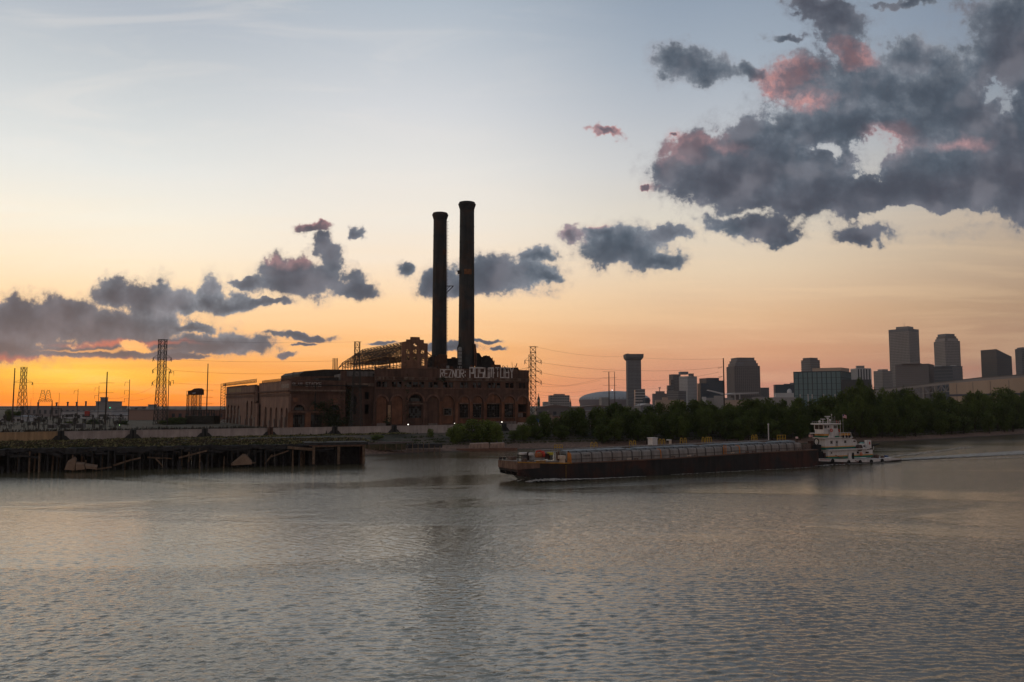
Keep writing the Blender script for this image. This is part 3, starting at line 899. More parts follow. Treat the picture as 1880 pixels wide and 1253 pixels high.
def bars(t0, t1, z0, z1, nt_, nz, b, name='window_frame', par=None, broken=.3, arc=False, fr=PF, panes=.0):
    """a glazing grid, with a few dusty panes left in it"""
    mb = MB(); w = .13
    for i in range(nt_ + 1):
        t = t0 + (t1 - t0) * i / nt_
        ztop = z1
        if arc:
            r = (t1 - t0) / 2; x = abs(t - (t0 + t1) / 2); ztop = z0 + math.sqrt(max(0, r * r - x * x))
        if ztop - z0 > .2: fr.box(mb, t - w / 2, t + w / 2, b, b + .12, z0, ztop)
    for j in range(nz + 1):
        z = z0 + (z1 - z0) * j / nz; a0, a1 = t0, t1
        if arc:
            r = (t1 - t0) / 2; hw = math.sqrt(max(0.01, r * r - (z - z0) ** 2)); a0, a1 = (t0 + t1) / 2 - hw, (t0 + t1) / 2 + hw
        fr.box(mb, a0, a1, b + .003, b + .11, z - w / 2, z + w / 2)
    f = mb.build(name, M_FRAME, par or plant)
    if panes > 0:
        mb = MB(); k = 0
        for i in range(nt_):
            for j in range(nz):
                if rnd.random() < panes:
                    a0 = t0 + (t1 - t0) * i / nt_ + w / 2; a1 = t0 + (t1 - t0) * (i + 1) / nt_ - w / 2
                    c0 = z0 + (z1 - z0) * j / nz + w / 2; c1 = z0 + (z1 - z0) * (j + 1) / nz - w / 2
                    if arc and math.hypot(max(abs(a0 - (t0 + t1) / 2), abs(a1 - (t0 + t1) / 2)), c1 - z0) > (t1 - t0) / 2: continue
                    fr.box(mb, a0, a1, b + .04, b + .06, c0, c1); k += 1
        if k: mb.build('panes', M_BROKEN, f)
    return f


# --- main front: t of the bays
bays = [(701, 19, 'blind'), (729.8, 20, 'blind'), (763.3, 27, 'big'), (795, 20, 'dim'), (822.9, 20, 'small'), (852.7, 18, 'open'), (876.9, 19, 'open'), (906.7, 26, 'open'), (935.6, 18.5, 'open'), (959.8, 17, 'right')]
upper = [(690.7, 711.2, 2), (719.6, 737.3, 2), (746.6, 779, 3), (786.6, 804.3, 2), (813.6, 832.2, 2), (844.3, 859.2, 2), (868.5, 883.4, 2), (894.6, 918.8, 3), (928.1, 943, 2), (953.2, 964.4, 2)]
Z_IMP, Z_W0, Z_W1, Z_O0, Z_O1, Z_PAR = 20.0, 27.3, 30.1, 11.7, 18.7, 36.8
tL, tR = T(688), T(971)
holes = []
for (c, w, kind) in bays:
    a0, a1 = T(c - w / 2), T(c + w / 2)
    holes.append(arch(a0, a1, GROUND + 2.4, Z_IMP, 10))
slots = []
for (x0, x1, n) in upper:
    a0, a1 = T(x0), T(x1); gap = .5; wd = (a1 - a0 - gap * (n - 1)) / n
    for i in range(n):
        s0 = a0 + i * (wd + gap); slots.append((s0, s0 + wd)); holes.append(rect(s0, s0 + wd, Z_W0, Z_W1))
# a bite out of the parapet beside the lettering
xb = T(922)
outline = [(tL, GROUND - 1), (tR, GROUND - 1), (tR, Z_PAR + .2), (T(953), Z_PAR + .3), (T(952), Z_PAR + .7), (T(925), Z_PAR + .9), (T(900), Z_PAR + .75), (T(880), Z_PAR + 1.0), (T(866), Z_PAR + .5), (T(820), Z_PAR + .35), (T(800), Z_PAR + .1), (T(786), Z_PAR), (tL, Z_PAR - .2)]
holes.append([(xb - 1.1, 31.9), (xb + .6, 31.7), (xb + 1.2, 33.2), (xb - .6, 33.8)])
wall_with_holes(PF, outline, holes, 0, .9).build('front_wall', B_MAIN, plant)
for i, (s0, s1) in enumerate(slots):
    bars(s0, s1, Z_W0, Z_W1, 2, 2, .5, panes=0.0 if i > 17 else .55)
for (c, w, kind) in bays:
    a0, a1 = T(c - w / 2), T(c + w / 2); r = (a1 - a0) / 2; ct = (a0 + a1) / 2
    # proud brick ring over the arch
    mb = MB(); n = 14; lo = []; P = PF.P
    for i in range(n):
        q0, q1 = math.pi * i / n, math.pi * (i + 1) / n
        pts = [(ct + (r + .05) * math.cos(q0), Z_IMP + (r + .05) * math.sin(q0)), (ct + (r + 1.0) * math.cos(q0), Z_IMP + (r + 1.0) * math.sin(q0)),
               (ct + (r + 1.0) * math.cos(q1), Z_IMP + (r + 1.0) * math.sin(q1)), (ct + (r + .05) * math.cos(q1), Z_IMP + (r + .05) * math.sin(q1))]
        mb.hexa([P(t, -.28, z) for t, z in pts], [P(t, -.004, z) for t, z in pts])
    mb.build('arch_ring', B_TRIM, plant)
    # recessed infill with its own opening
    h2 = []
    e = .35
    if kind in ('open',): h2 = [rect(a0 + e, a1 - e, Z_O0, Z_O1)]
    if kind == 'right': h2 = [rect(a0 + e, a1 - e, 14.6, Z_O1), rect(a0 + e, a1 - e, 11.7, 14.2)]
    if kind == 'big': h2 = [rect(a0 + .6, a1 - .6, Z_O0, 17.6), [(ct + (r - .5) * math.cos(math.pi * i / 10), Z_IMP + .1 + (r - .5) * math.sin(math.pi * i / 10)) for i in range(11)]]
    if kind == 'small': h2 = [rect(ct - 1.9, ct + 1.9, 13.2, 16.4)]
    wall_with_holes(PF, arch(a0 + .01, a1 - .01, GROUND - 1, Z_IMP, 10), h2, .55, .4).build('bay_infill', B_INFILL if kind in ('open', 'small', 'blind', 'right') else B_MAIN, plant)
    if kind == 'big':
        bars(a0 + .6, a1 - .6, Z_O0, 17.6, 6, 5, .8, panes=.45); bars(ct - r + .5, ct + r - .5, Z_IMP + .1, Z_IMP + r - .4, 6, 2, .8, arc=True, panes=.6)
        mb = MB(); PF.box(mb, a0, a1, -.15, .5, 18.6, 19.3); mb.build('lintel', B_STONE, plant)
    if kind == 'open':
        bars(a0 + e, a1 - e, Z_O0, Z_O1, 5, 5, .8, panes=.12)
        mb = MB(); PF.box(mb, a0 - .1, a1 + .1, -.1, .5, Z_O0 - .35, Z_O0 - .02); PF.box(mb, a0 + .1, a1 - .1, .2, .52, Z_O1 + .1, Z_O1 + .7); mb.build('sill', B_STONE, plant)
        for q in range(6):                                                       # clutter and pale panes left in the openings
            x = rnd.uniform(a0 + .6, a1 - 1.2); z = rnd.choice([rnd.uniform(11.8, 13), rnd.uniform(11.8, 18)]); mb = MB()
            PF.box(mb, x, x + rnd.uniform(.25, .9), 1.2 + q * .3, 1.25 + q * .3, z, z + rnd.uniform(.2, 1.0)); mb.build('debris', M_DUCT if rnd.random() < .4 else B_PALE, plant)
    if kind == 'small':
        bars(ct - 1.9, ct + 1.9, 13.2, 16.4, 3, 3, .8, panes=.3)
        mb = MB(); PF.box(mb, ct - 2.4, ct - 1.92, .3, .56, 12.9, 16.8); PF.box(mb, ct + 1.92, ct + 2.4, .3, .56, 12.9, 16.8); PF.box(mb, ct - 1.92, ct + 1.92, .3, .56, 16.42, 16.9); PF.box(mb, ct - 1.92, ct + 1.92, .3, .56, 12.7, 13.18); mb.build('surround', B_STONE, plant)
# bay nine: pale panels left hanging in the opening
c9 = T(937); mb = MB(); PF.box(mb, c9 - .3, c9 + 1.7, 1.0, 1.05, 16.4, 18.5); PF.box(mb, c9 - .2, c9 + 1.3, 1.3, 1.34, 14.4, 15.2); mb.build('hanging_panel', B_PALE, plant)
c9 = T(958); mb = MB(); PF.box(mb, c9 - 1.6, c9 + 1.2, .9, 1.0, 11.8, 14.1); mb.build('hoarding', B_PALE, plant)
# pilasters
xs_p = [688, 715.3, 746.5, 779.5, 809, 838, 865, 890.5, 923, 947.5, 970]
for x in xs_p:
    mb = MB(); t = T(x); PF.box(mb, t - .75, t + .75, -.45, -.005, GROUND - 1, Z_IMP - .5); PF.box(mb, t - .95, t + .95, -.6, -.008, Z_IMP - .5, Z_IMP + .1)
    mb.build('pilaster', B_INFILL if x > 800 else B_MAIN, plant)
mb = MB(); PF.box(mb, tL, tR, -.30, -.002, 26.5, 27.0); mb.build('string_course', B_TRIM, plant)
mb = MB(); PF.box(mb, tL, tR, -.55, -.002, 30.9, 32.1); PF.box(mb, tL, tR, -.8, -.002, 32.1, 32.5); mb.build('cornice', B_STONE, plant)
mb = MB(); PF.box(mb, tL, T(866), -.15, 1.0, Z_PAR + .02, Z_PAR + .3); mb.build('coping', B_TRIM, plant)
mb = MB()                                                    # rough patches of lost render on the cornice
for i in range(40):
    t = rnd.uniform(tL, tR); PF.box(mb, t, t + rnd.uniform(.4, 2.5), -.83, -.8, 31 + rnd.uniform(0, .6), 32.4)
o = mb.build('stain_patches', B_MAIN, plant); o['kind'] = 'stuff'
# lettering
gm = MB(); lettering(gm, PF, 'REZNOR:', *[T(x) for x in (808.5, 860)], zpx(835, 693.4), zpx(835, 679.2), -.05, .48, .05); gm.build('graffiti', M_PAINT, plant)
gm = MB(); lettering(gm, PF, 'POSUM', *[T(x) for x in (862.5, 908)], zpx(885, 694.2), zpx(885, 675.8), -.05, .72, .05); gm.build('graffiti', M_PAINT, plant)
gm = MB(); lettering(gm, PF, '-', T(906.5), T(910), zpx(908, 688), zpx(908, 682), -.05, .4, .04); gm.build('graffiti', M_PAINT, plant)
gm = MB(); lettering(gm, PF, 'TOBY', *[T(x) for x in (910.5, 945)], zpx(925, 693.5), zpx(925, 675.6), -.05, .6, .06); gm.build('graffiti', M_PAINT, plant)

# --- recessed link between wing and main front
b = 3.5
t0, t1 = T(633, b), T(689, b)
hl = [rect(T(670, b), T(677.7, b), zpx(674, 733, b), zpx(674, 720, b)), rect(T(670, b), T(678, b), zpx(674, 760, b), zpx(674, 743, b)), rect(T(648, b), T(655, b), zpx(651, 760, b), zpx(651, 728, b))]
wall_with_holes(PF, [(t0 - 2, GROUND - 1), (t1 + 1, GROUND - 1), (t1 + 1, 35.2), (t0 - 2, 35.2)], hl, b, .8).build('link_wall', B_MAIN, plant)
mb = MB(); PF.box(mb, T(636, b), T(687, b), b - .3, b - .01, zpx(660, 691.5, b), zpx(660, 682, b)); mb.build('parapet_band', B_PALE if False else mat('grey_parapet', (0.15, 0.13, 0.12), .9, .3, .3, streak=.3), plant)
mb = MB(); PF.box(mb, T(636, b), T(687, b), b - .5, b - .02, 27.6, 29.2); mb.build('cornice', B_STONE, plant)
mb = MB(); PF.box(mb, T(641, b), T(648.5, b), b - .6, b - .01, GROUND - 1, 26); mb.build('pier', mat('purple_brown_render', (0.12, 0.085, 0.08), .9, .3, .5, streak=.4), plant)
# --- roofs that close the volume, and added dark backings for the openings
mb = MB(); PF.box(mb, tL, tR, .95, 44, 33.2, 33.8); mb.build('roof', M_IRON, plant)
mb = MB(); PF.box(mb, tL, PF.pick(949, 705, 44)[0], 44, 44.8, GROUND - 1, 33.2); PF.box(mb, PF.pick(949, 705, 44)[0], tR + 6, 44, 44.8, GROUND - 1, 26.2); mb.build('rear_wall', B_MAIN, plant)
mb = MB(); PF.box(mb, tR - .9, tR - .005, .95, 44, GROUND - 1, 33.2); mb.build('end_wall', B_MAIN, plant)
mb = MB(); PF.box(mb, tL, tR - 1, 14, 14.4, GROUND - 1, 26.0); mb.build('dark_backing', M_IRON, plant)

# --- wing on the left: front
w0, w1 = T(531), T(634)
Z_WP = 29.9
hl = []
arcs = [(549.6, True), (582.3, False), (614.3, True)]
for c, op in arcs:
    ct = T(c); r = 2.65
    if op: hl.append([(ct + r * math.cos(math.pi * i / 10), 15.75 + r * math.sin(math.pi * i / 10)) for i in range(11)])
    hl.append(rect(ct - r, ct + r, 7.6, 13.6))
wall_with_holes(PF, [(w0, GROUND - 1), (w1, GROUND - 1), (w1, Z_WP), (w0, Z_WP)], hl, 0, .9).build('wing_front_wall', B_MAIN, plant)
for c, op in arcs:
    ct = T(c); r = 2.65
    if op: bars(ct - r, ct + r, 15.75, 15.75 + r, 6, 2, .5, arc=True, panes=.55)
    else:
        mb = MB(); P = PF.P; pts = [(ct + r * math.cos(math.pi * i / 10), 15.75 + r * math.sin(math.pi * i / 10)) for i in range(11)]
        mb.hexa([P(t, -.06, z) for t, z in pts], [P(t, -.004, z) for t, z in pts]); mb.build('arch_infill', B_INFILL, plant)
    bars(ct - r, ct + r, 7.6, 13.6, 6, 4, .5, panes=.3)
    mb = MB(); n = 12
    for i in range(n):
        q0, q1 = math.pi * i / n, math.pi * (i + 1) / n
        pts = [(ct + rr_ * math.cos(q), 15.75 + rr_ * math.sin(q)) for q in (q0,) for rr_ in (r + .03, r + .9)] + [(ct + rr_ * math.cos(q1), 15.75 + rr_ * math.sin(q1)) for rr_ in (r + .9, r + .03)]
        mb.hexa([P(t, -.25, z) for t, z in pts], [P(t, -.005, z) for t, z in pts])
    mb.build('arch_ring', B_TRIM, plant)
for x in (534, 566, 598.5, 630):
    mb = MB(); t = T(x); PF.box(mb, t - 1.2, t + 1.2, -.5, -.005, GROUND - 1, 14.6); mb.build('pilaster', B_INFILL if x in (534, 566) else B_MAIN, plant)
mb = MB(); PF.box(mb, w0, w1, -.62, -.002, 14.6, 15.2); mb.build('impost_band', B_TRIM, plant)
mb = MB(); PF.box(mb, w0, w1, -.7, -.002, 24.9, 25.7); mb.build('cornice', B_STONE, plant)
mb = MB(); t = w0 + .3
while t < w1 - .5:
    PF.box(mb, t, t + .55, -.5, -.004, 23.6, 24.88); t += 1.25
mb.build('dentils', B_MAIN, plant)
mb = MB(); PF.box(mb, w0, w1, -.15, 1.0, Z_WP + .01, Z_WP + .3); mb.build('coping', B_TRIM, plant)
for x in (543, 616.5):
    mb = MB(); t = T(x); PF.box(mb, t - 1.2, t + 1.2, -.08, -.006, 19.6, 21.8); mb.build('blind_panel', B_INFILL, plant)
gm = MB(); lettering(gm, PF, 'STACKS', T(561.5), T(590.5), zpx(575, 709.6), zpx(575, 702.6), -.05, .30, .04); gm.build('graffiti', M_PAINTD, plant)
gm = MB(); lettering(gm, PF, 'BLAM', T(537), T(555.5), zpx(546, 708.6), zpx(546, 703.4), -.05, .26, .04); gm.build('graffiti', M_PAINTD, plant)

# --- wing: long side wall running back
SF = Frame(PF.P(w0, 0, 0)[:2], dvec, (0.932, 0.363))
S = lambda px: SF.pick(px, 740)[0]
blocks = [(531, 475, 0.0, 29.9), (475, 449, -1.8, 29.2), (449, 415, 0.0, 29.8)]
arches_px = [[526.5, 517.5, 507.5, 497.5, 488], [470.5, 462, 454], [444.5, 438, 431.5, 425.5, 419.5]]
for (x0, x1, bb, zt), arcx in zip(blocks, arches_px):
    s0, s1 = S(x0), S(x1)
    hl = []
    for c in arcx:
        tc = SF.pick(c, 740, bb)[0]
        wd = abs(SF.pick(c - 1.9, 740, bb)[0] - SF.pick(c + 1.9, 740, bb)[0]) / 2
        wd = min(wd, 3.4); top = 15.0 if bb == 0 else 18.0
        hl.append(arch(tc - wd, tc + wd, GROUND + .3, top, 6))
    wall_with_holes(SF, [(s0, GROUND - 1), (s1, GROUND - 1), (s1, zt), (s0, zt)], hl, bb, .9).build('side_wall', B_SIDE, plant)
    for hlp in hl:                                           # pale piers beside each opening, low down
        mb = MB(); a = max(p_[0] for p_ in hlp); SF.box(mb, a + .3, a + 2.4, bb - .4, bb - .005, GROUND - 1, 10.6 + rnd.uniform(-.6, 1.8)); mb.build('pier', B_PALE, plant)
        mb = MB(); SF.box(mb, min(p_[0] for p_ in hlp), a, bb + .5, bb + .6, 11 + rnd.uniform(-1, 2), 11.3 + rnd.uniform(1.2, 2)); mb.build('transom', M_FRAME, plant)
    mb = MB(); SF.box(mb, s0, s1, bb - .6, bb - .003, 24.9, 25.6); mb.build('cornice', B_MAIN, plant)
    mb = MB(); SF.box(mb, s0, s1, bb - .25, bb - .003, 22.6, 24.0); mb.build('frieze', B_MAIN, plant)
    mb = MB(); SF.box(mb, s0, s1, bb - .1, bb + 1.0, zt + .01, zt + .35); mb.build('coping', B_TRIM, plant)
for x0, x1 in ((446, 434), (432, 420)):
    mb = MB(); SF.box(mb, S(x0), S(x1), -.12, -.004, 26.4, 28.9); mb.build('pale_panel', mat('yellowed_panel', (0.24, 0.17, 0.10), .9, .2, .4), plant)
mb = MB(); SF.box(mb, S(475), S(472.5), -1.8, -.01, GROUND - 1, 29.2); mb.build('buttress', B_MAIN, plant)
mb = MB(); SF.box(mb, S(449.2), S(448.6), -1.8, -.01, GROUND - 1, 29.2); mb.build('buttress', B_MAIN, plant)
mb = MB(); lettering(mb, SF, 'AA', S(514), S(530), 26.6, 28.8, -.05, .3, .2) if False else SF.box(mb, S(530), S(516), -.05, -.006, 26.6, 28.6); mb.build('faded_tag', mat('faded_tag', (0.22, 0.17, 0.145), .9, .5, .9), plant)
mb = MB(); SF.box(mb, S(531), S(415), 1, 38, 27.6, 28.2); mb.build('roof', M_IRON, plant)
mb = MB(); SF.box(mb, S(531), S(415), 12, 12.5, GROUND - 1, 27.6); mb.build('dark_backing', M_IRON, plant)
mb = MB(); PF.box(mb, w0 + 1, w1, 9, 9.5, GROUND - 1, 27.4); mb.build('dark_backing', M_IRON, plant)  # added dark sheet, so no daylight shows through the wing windows
mb = MB(); PF.box(mb, w0 + 1, w1, 1.0, 38, 27.45, 28.0); mb.build('roof', M_IRON, plant)
mb = MB(); PF.box(mb, w1 + .2, tL, 5, 36, 30.5, 31.0); PF.box(mb, w1 + .2, tL, 12, 12.5, GROUND - 1, 30.5); mb.build('link_roof', M_IRON, plant)  # link roof, with an added dark backing behind its windows
# light lattice girders standing on the wing roof
def girder(fr, t0, t1, b, z0, z1, n, name, par, m=M_IRON, w=.22):
    mb = MB(); P = fr.P
    for z in (z0, z1): mb.bar(P(t0, b, z), P(t1, b, z), w)
    for i in range(n + 1):
        a = t0 + (t1 - t0) * i / n; mb.bar(P(a, b, z0), P(a, b, z1), w * .8)
        if i < n:
            c = t0 + (t1 - t0) * (i + 1) / n
            mb.bar(P(a, b, z0), P(c, b, z1), w * .7); mb.bar(P(a, b + .2, z1), P(c, b + .2, z0), w * .6)
    return mb.build(name, m, par)
girder(SF, S(531), S(470), 3, 30.2, 31.8, 30, 'roof_girder', plant, M_RUST)
girder(SF, SF.pick(470, 740, -2.8)[0], SF.pick(408, 740, -2.8)[0], -2.8, 30.6, 32.4, 26, 'roof_girder', plant, M_RUST)
LF = Frame(SF.P(SF.pick(409.5, 740, -3)[0], -3, 0)[:2], (1, 0))
mb = MB(); P = LF.P
for x in (-1.6, 1.2):
    mb.bar(P(x, 0, GROUND), P(x, 0, 32.3), .3)
for i in range(14):
    z = GROUND + i * 1.8; mb.bar(P(-1.6, 0, z), P(1.2, .1, z + 1.8), .2); mb.bar(P(-1.6, 0, z), P(1.2, 0, z), .2)
mb.build('lattice_leg', M_RUST, plant)

# --- blocks that rise behind the wing
BF = Frame(PF.P(0, 46, 0)[:2], (0.932, 0.363), dvec)
def roofblock(name, pts, b, depth, m, zlow=24):
    lo = []
    for (x, y) in pts:
        t, z = PF.pick(x, y, b); lo.append(PF.P(t, b, z))
    d = Vector((dvec[0], dvec[1], 0)) * depth
    mb = MB(); mb.hexa(lo, [v + d for v in lo]); return mb.build(name, m, plant)
roofblock('rear_hall', [(551, 706), (551, 686.5), (559.5, 681.7), (575, 680.5), (595, 678.6), (640, 679), (690, 679), (690, 706)], 30, 40, M_IRON)
roofblock('rear_block', [(536, 706), (536, 694), (550, 691.5), (625, 691), (625, 706)], 22, 20, B_MAIN)
roofblock('pent_box', [(624, 704), (624, 688), (640, 685), (640, 704)], 12, 9, mat('grey_parapet', (0.15, 0.13, 0.12)))
roofblock('roof_shed', [(585, 701), (585, 694.5), (624, 693), (624, 701)], 14, 8, M_IRON)
mb = MB()
for x in (538, 549.5):
    t, z = PF.pick(x, 684, 24); mb.bar(PF.P(t, 24, z - 3), PF.P(t, 24, z), .25)
ta, z = PF.pick(538, 684, 24); tb, _ = PF.pick(549.5, 684, 24); mb.bar(PF.P(ta, 24, z), PF.P(tb, 24, z), .25); mb.build('roof_frame', M_IRON, plant)
for x in (611.6, 614.3, 616.9, 619.4):
    t, z = PF.pick(x, 658, 34); mb = MB(); mb.tube(PF.P(t, 34, 34), PF.P(t, 34, z), .22, .22, 8); mb.build('vent_pipe', M_IRON, plant)
roofblock('hall_base', [(716, 700), (716, 679), (786, 676), (786, 700)], 3, 66, M_IRON)

# --- ruined hall: stepped gable and a run of bare roof trusses
gb = 2.2
zg = lambda py: zpx(760, py, gb)
Tg = lambda px: T(px, gb)
outline = [(Tg(737), 30), (Tg(784.6), 30), (Tg(784.6), zg(630)), (Tg(777.5), zg(630)), (Tg(777.5), zg(623.8)), (Tg(770.5), zg(623.8)), (Tg(769.5), zg(619)), (Tg(753.5), zg(619)),
           (Tg(753), zg(623.8)), (Tg(745.8), zg(623.8)), (Tg(745.5), zg(627.5)), (Tg(737), zg(629.5))]
hl = []
c = Tg(761.5); hl.append([(c + 1.15 * math.cos(math.pi * i / 8), zg(636) + 1.5 * math.sin(math.pi * i / 8)) for i in range(9)])
wins = []
for row, (y0, y1) in enumerate(((649.5, 643.5), (661.5, 656.8), (671, 663), (685.5, 678))):
    for k, x in enumerate((748, 762, 776)):
        t = Tg(x); wd = 1.05; z0, z1 = zg(y0), zg(y1)
        if row == 0 or (row == 1 and k < 2): hl.append(arch(t - wd, t + wd, z0, z1 - .5, 5)); wins.append((t - wd, t + wd, z0, z1))
        elif row == 2 and k < 2: continue
        elif row != 1 or k == 2: hl.append(rect(t - wd, t + wd, z0, z1)); wins.append((t - wd, t + wd, z0, z1))
wall_with_holes(PF, outline, hl, gb, .9).build('stepped_gable', mat('gable_brick', (0.20, 0.10, 0.062), .92, .25, .25, streak=.3), plant)
for (a, b_, z0, z1) in wins: bars(a, b_, z0, z1, 2, 2, gb + .5)
hc, half, z_e, z_r, z_b = Tg(757), 11.5, 43.3, 51.2, 37.6
M_TRUSS = mat('rusty_truss', (.085, .045, .028), .85, .4, .5)
n = 15; step = 5.05
for i in range(n + 1):
    b = gb + 1.5 + i * step; P = PF.P
    mb = MB()
    k = 1.0
    L_, R_, A_ = P(hc - half, b, z_e), P(hc + half, b, z_e), P(hc, b, z_r)
    mb.bar(L_, A_, .32); mb.bar(A_, R_, .32); mb.bar(L_ - Vector((0, 0, .9)), R_ - Vector((0, 0, .9)), .24)
    mb.bar(P(hc - half, b, z_b - .5), L_, .4); mb.bar(P(hc + half, b, z_b - .5), R_, .4)
    m_ = 8
    for j in range(m_):
        u0 = -1 + 2 * j / m_; u1 = -1 + 2 * (j + 1) / m_
        zt = lambda u: z_e + (z_r - z_e) * (1 - abs(u))
        mb.bar(P(hc + half * u0, b, z_e - .9), P(hc + half * u1, b, zt(u1)), .16); mb.bar(P(hc + half * u0, b, zt(u0)), P(hc + half * u1, b, z_e - .9), .14)
        mb.bar(P(hc + half * u1, b, z_e - .9), P(hc + half * u1, b, zt(u1)), .18)
    mb.build('roof_truss', M_TRUSS, plant)
for j in range(9):                                          # purlins, eaves and wind bracing
    u = -1 + 2 * j / 8; mb = MB(); z = z_e + (z_r - z_e) * (1 - abs(u)) + .3
    mb.bar(PF.P(hc + half * u, gb + 1, z), PF.P(hc + half * u, gb + 1.5 + n * step, z), .26); mb.build('purlin', M_IRON, plant)
for u in (-1, 1):
    for z0, z1 in ((z_e - 3.2, z_e - 2.2), (z_b, z_b + .8)):
        mb = MB(); mb.bar(PF.P(hc + half * u, gb + 1, z0), PF.P(hc + half * u, gb + 1.5 + n * step, z0), .3); mb.bar(PF.P(hc + half * u, gb + 1, z1), PF.P(hc + half * u, gb + 1.5 + n * step, z1), .3)
        for i in range(n):
            mb.bar(PF.P(hc + half * u, gb + 1.5 + i * step, z0), PF.P(hc + half * u, gb + 1.5 + (i + 1) * step, z1), .18)
        mb.build('eaves_girder', M_IRON, plant)
    mb = MB()
    for i in range(n): 
        if i % 2 == 0: mb.bar(PF.P(hc + half * u, gb + 1.5 + i * step, z_e), PF.P(hc, gb + 1.5 + (i + 1) * step, z_r), .2)
        else: mb.bar(PF.P(hc + half * u, gb + 1.5 + (i + 1) * step, z_e), PF.P(hc, gb + 1.5 + i * step, z_r), .2)
    mb.build('wind_bracing', M_IRON, plant)
# hipped far end
mb = MB(); bE = gb + 1.5 + n * step
mb.bar(PF.P(hc, bE, z_r), PF.P(hc - half, bE + 8, z_e - 3), .35); mb.bar(PF.P(hc, bE, z_r), PF.P(hc + half, bE + 8, z_e - 3), .35); mb.bar(PF.P(hc - half, bE + 8, z_e - 3), PF.P(hc - half, bE + 8, z_b), .35)
mb.bar(PF.P(hc - half, bE, z_e), PF.P(hc - half, bE + 8, z_e - 3), .35); mb.build('end_hip', M_IRON, plant)

# --- two smokestacks
def stack(pxc, ytop, D, rb, rt, label, z0):
    c = at(pxc, 700, D); top = at(pxc, ytop, D).z
    s = thing('smokestack', label, 'smokestack', (c.x, c.y, z0), 'twin smokestacks of the power plant')
    prof = [(rb, z0), (rb * .99, z0 + 12)]
    k = 10
    for i in range(1, k + 1):
        r = rb + (rt - rb) * i / k; z = z0 + 12 + (top - 4.2 - z0 - 12) * i / k
        prof += [(r, z - .8), (r + .06, z - .75), (r + .06, z - .35), (r, z - .3)]
    MB().lathe(c, prof, 40).build('shaft', M_STACK, s, smooth=True)
    cap = [(rt, top - 4.3), (rt * 1.03, top - 3.6), (rt * 1.16, top - 1.9), (rt * 1.22, top - 1.3), (rt * 1.22, top - .9), (rt * 1.14, top - .8), (rt * 1.10, top), (rt * .9, top), (rt * .9, top - 1.2)]
    MB().lathe(c, cap, 40).build('crown', M_STACK, s, smooth=True)
    return s, c, top


M_STACK = mat('stack_plate', (0.036, 0.036, 0.036), .8, .25, .22, streak=.35, dirt=(0.075, 0.04, 0.026), dirt_amt=.6)
sl, cl, tl = stack(806, 392, 455, 4.35, 3.85, 'left smokestack, the slightly lower one with a ladder up its side', 26)
sr, cr, tr_ = stack(856, 372.5, 430, 4.4, 3.95, 'right smokestack, the taller one with a small orange patch halfway up', 26)
# ladder with rungs and hoops on the left stack
mb = MB(); x = cl.x + 4.75; y = cl.y - 1.6
for dy in (-.35, .35): mb.bar((x, y + dy, 36), (x - .45, y + dy, tl - 5), .09)
z = 36.0
while z < tl - 5:
    mb.bar((x - .2, y - .35, z), (x - .2, y + .35, z), .07)
    if int(z) % 2 == 0: mb.bar((x - .9, y, z), (x + .35, y, z), .12)
    z += 1.0
mb.build('ladder', M_RUST, sl)
mb = MB(); p = lambda px, py: at(px, py, 453)
a_, b_, c_ = p(819.5, 525.5), p(832.5, 525.5), p(820, 538)
for d in (-.7, .7):
    dv = Vector((0, d, 0)); mb.bar(a_ + dv, b_ + dv, .22); mb.bar(b_ + dv, c_ + dv, .22); mb.bar(a_ + (b_ - a_) * .5 + dv, a_ + (c_ - a_) * .55 + dv, .15)
mb.bar(b_ - Vector((0, .7, 0)), b_ + Vector((0, .7, 0)), .2); mb.build('bracket', M_IRON, sl)
# painted plate, platform box and base ducts of the right stack
def curved_plate(c, r, a0, a1, z0, z1, name, m, par, t=.08):
    mb = MB(); n = 8; lo = []; hi = []
    for i in range(n):
        q0 = a0 + (a1 - a0) * i / n; q1 = a0 + (a1 - a0) * (i + 1) / n
        P4 = lambda z: [Vector((c.x + rr * math.cos(q), c.y + rr * math.sin(q), z)) for rr, q in ((r, q0), (r + t, q0), (r + t, q1), (r, q1))]
        mb.hexa(P4(z0), P4(z1))
    return mb.build(name, m, par)
M_ORANGE = mat('faded_orange_plate', (0.16, 0.065, 0.028), .9, .4, .8)
zz = lambda py, D=430: at(856, py, D).z
curved_plate(cr, 4.28, R(-105), R(-50), zz(506), zz(496.5), 'orange_plate', M_ORANGE, sr)
curved_plate(cl, 4.18, R(-60), R(-25), at(806, 470, 455).z, at(806, 460, 455).z, 'rust_plate', mat('rust_plate', (0.07, 0.032, 0.02), .9, .4, .8), sl)
mb = MB(); q = at(843, 500, 428); mb.box(q.x - .8, q.x + .4, q.y - .8, q.y + .8, q.z - 1.0, q.z + .4); mb.tube(q + Vector((-1.1, 0, .5)), q + Vector((.6, 0, .8)), .35); mb.build('platform_box', M_IRON, sr)
mb = MB(); q = at(841, 506, 428); mb.bar(q, q + Vector((3, 0, .1)), .15, .15); mb.build('platform', M_IRON, sr)
bd = MB(); f = lambda px, py, D=427: at(px, py, D)
lo = [f(839.3, 672), f(839.3, 638), f(843.5, 628), f(846, 614), f(846, 672)]; bd.hexa(lo, [v + Vector((0, 5, 0)) for v in lo]); bd.build('breeching', M_IRON, sr)
bd = MB(); bd.tube(f(844.6, 670, 424), f(844.6, 641, 424), 1.0, 1.0, 10); bd.ball(f(844.6, 641, 424), 1.0, 1.1, 10, 6); bd.build('grey_pipe', M_DUCT, sr)
bd = MB()
for k in range(4): zq = f(844.6, 667 - k * 7, 424); bd.tube(zq, zq + Vector((0, 0, .3)), 1.12, 1.12, 10)
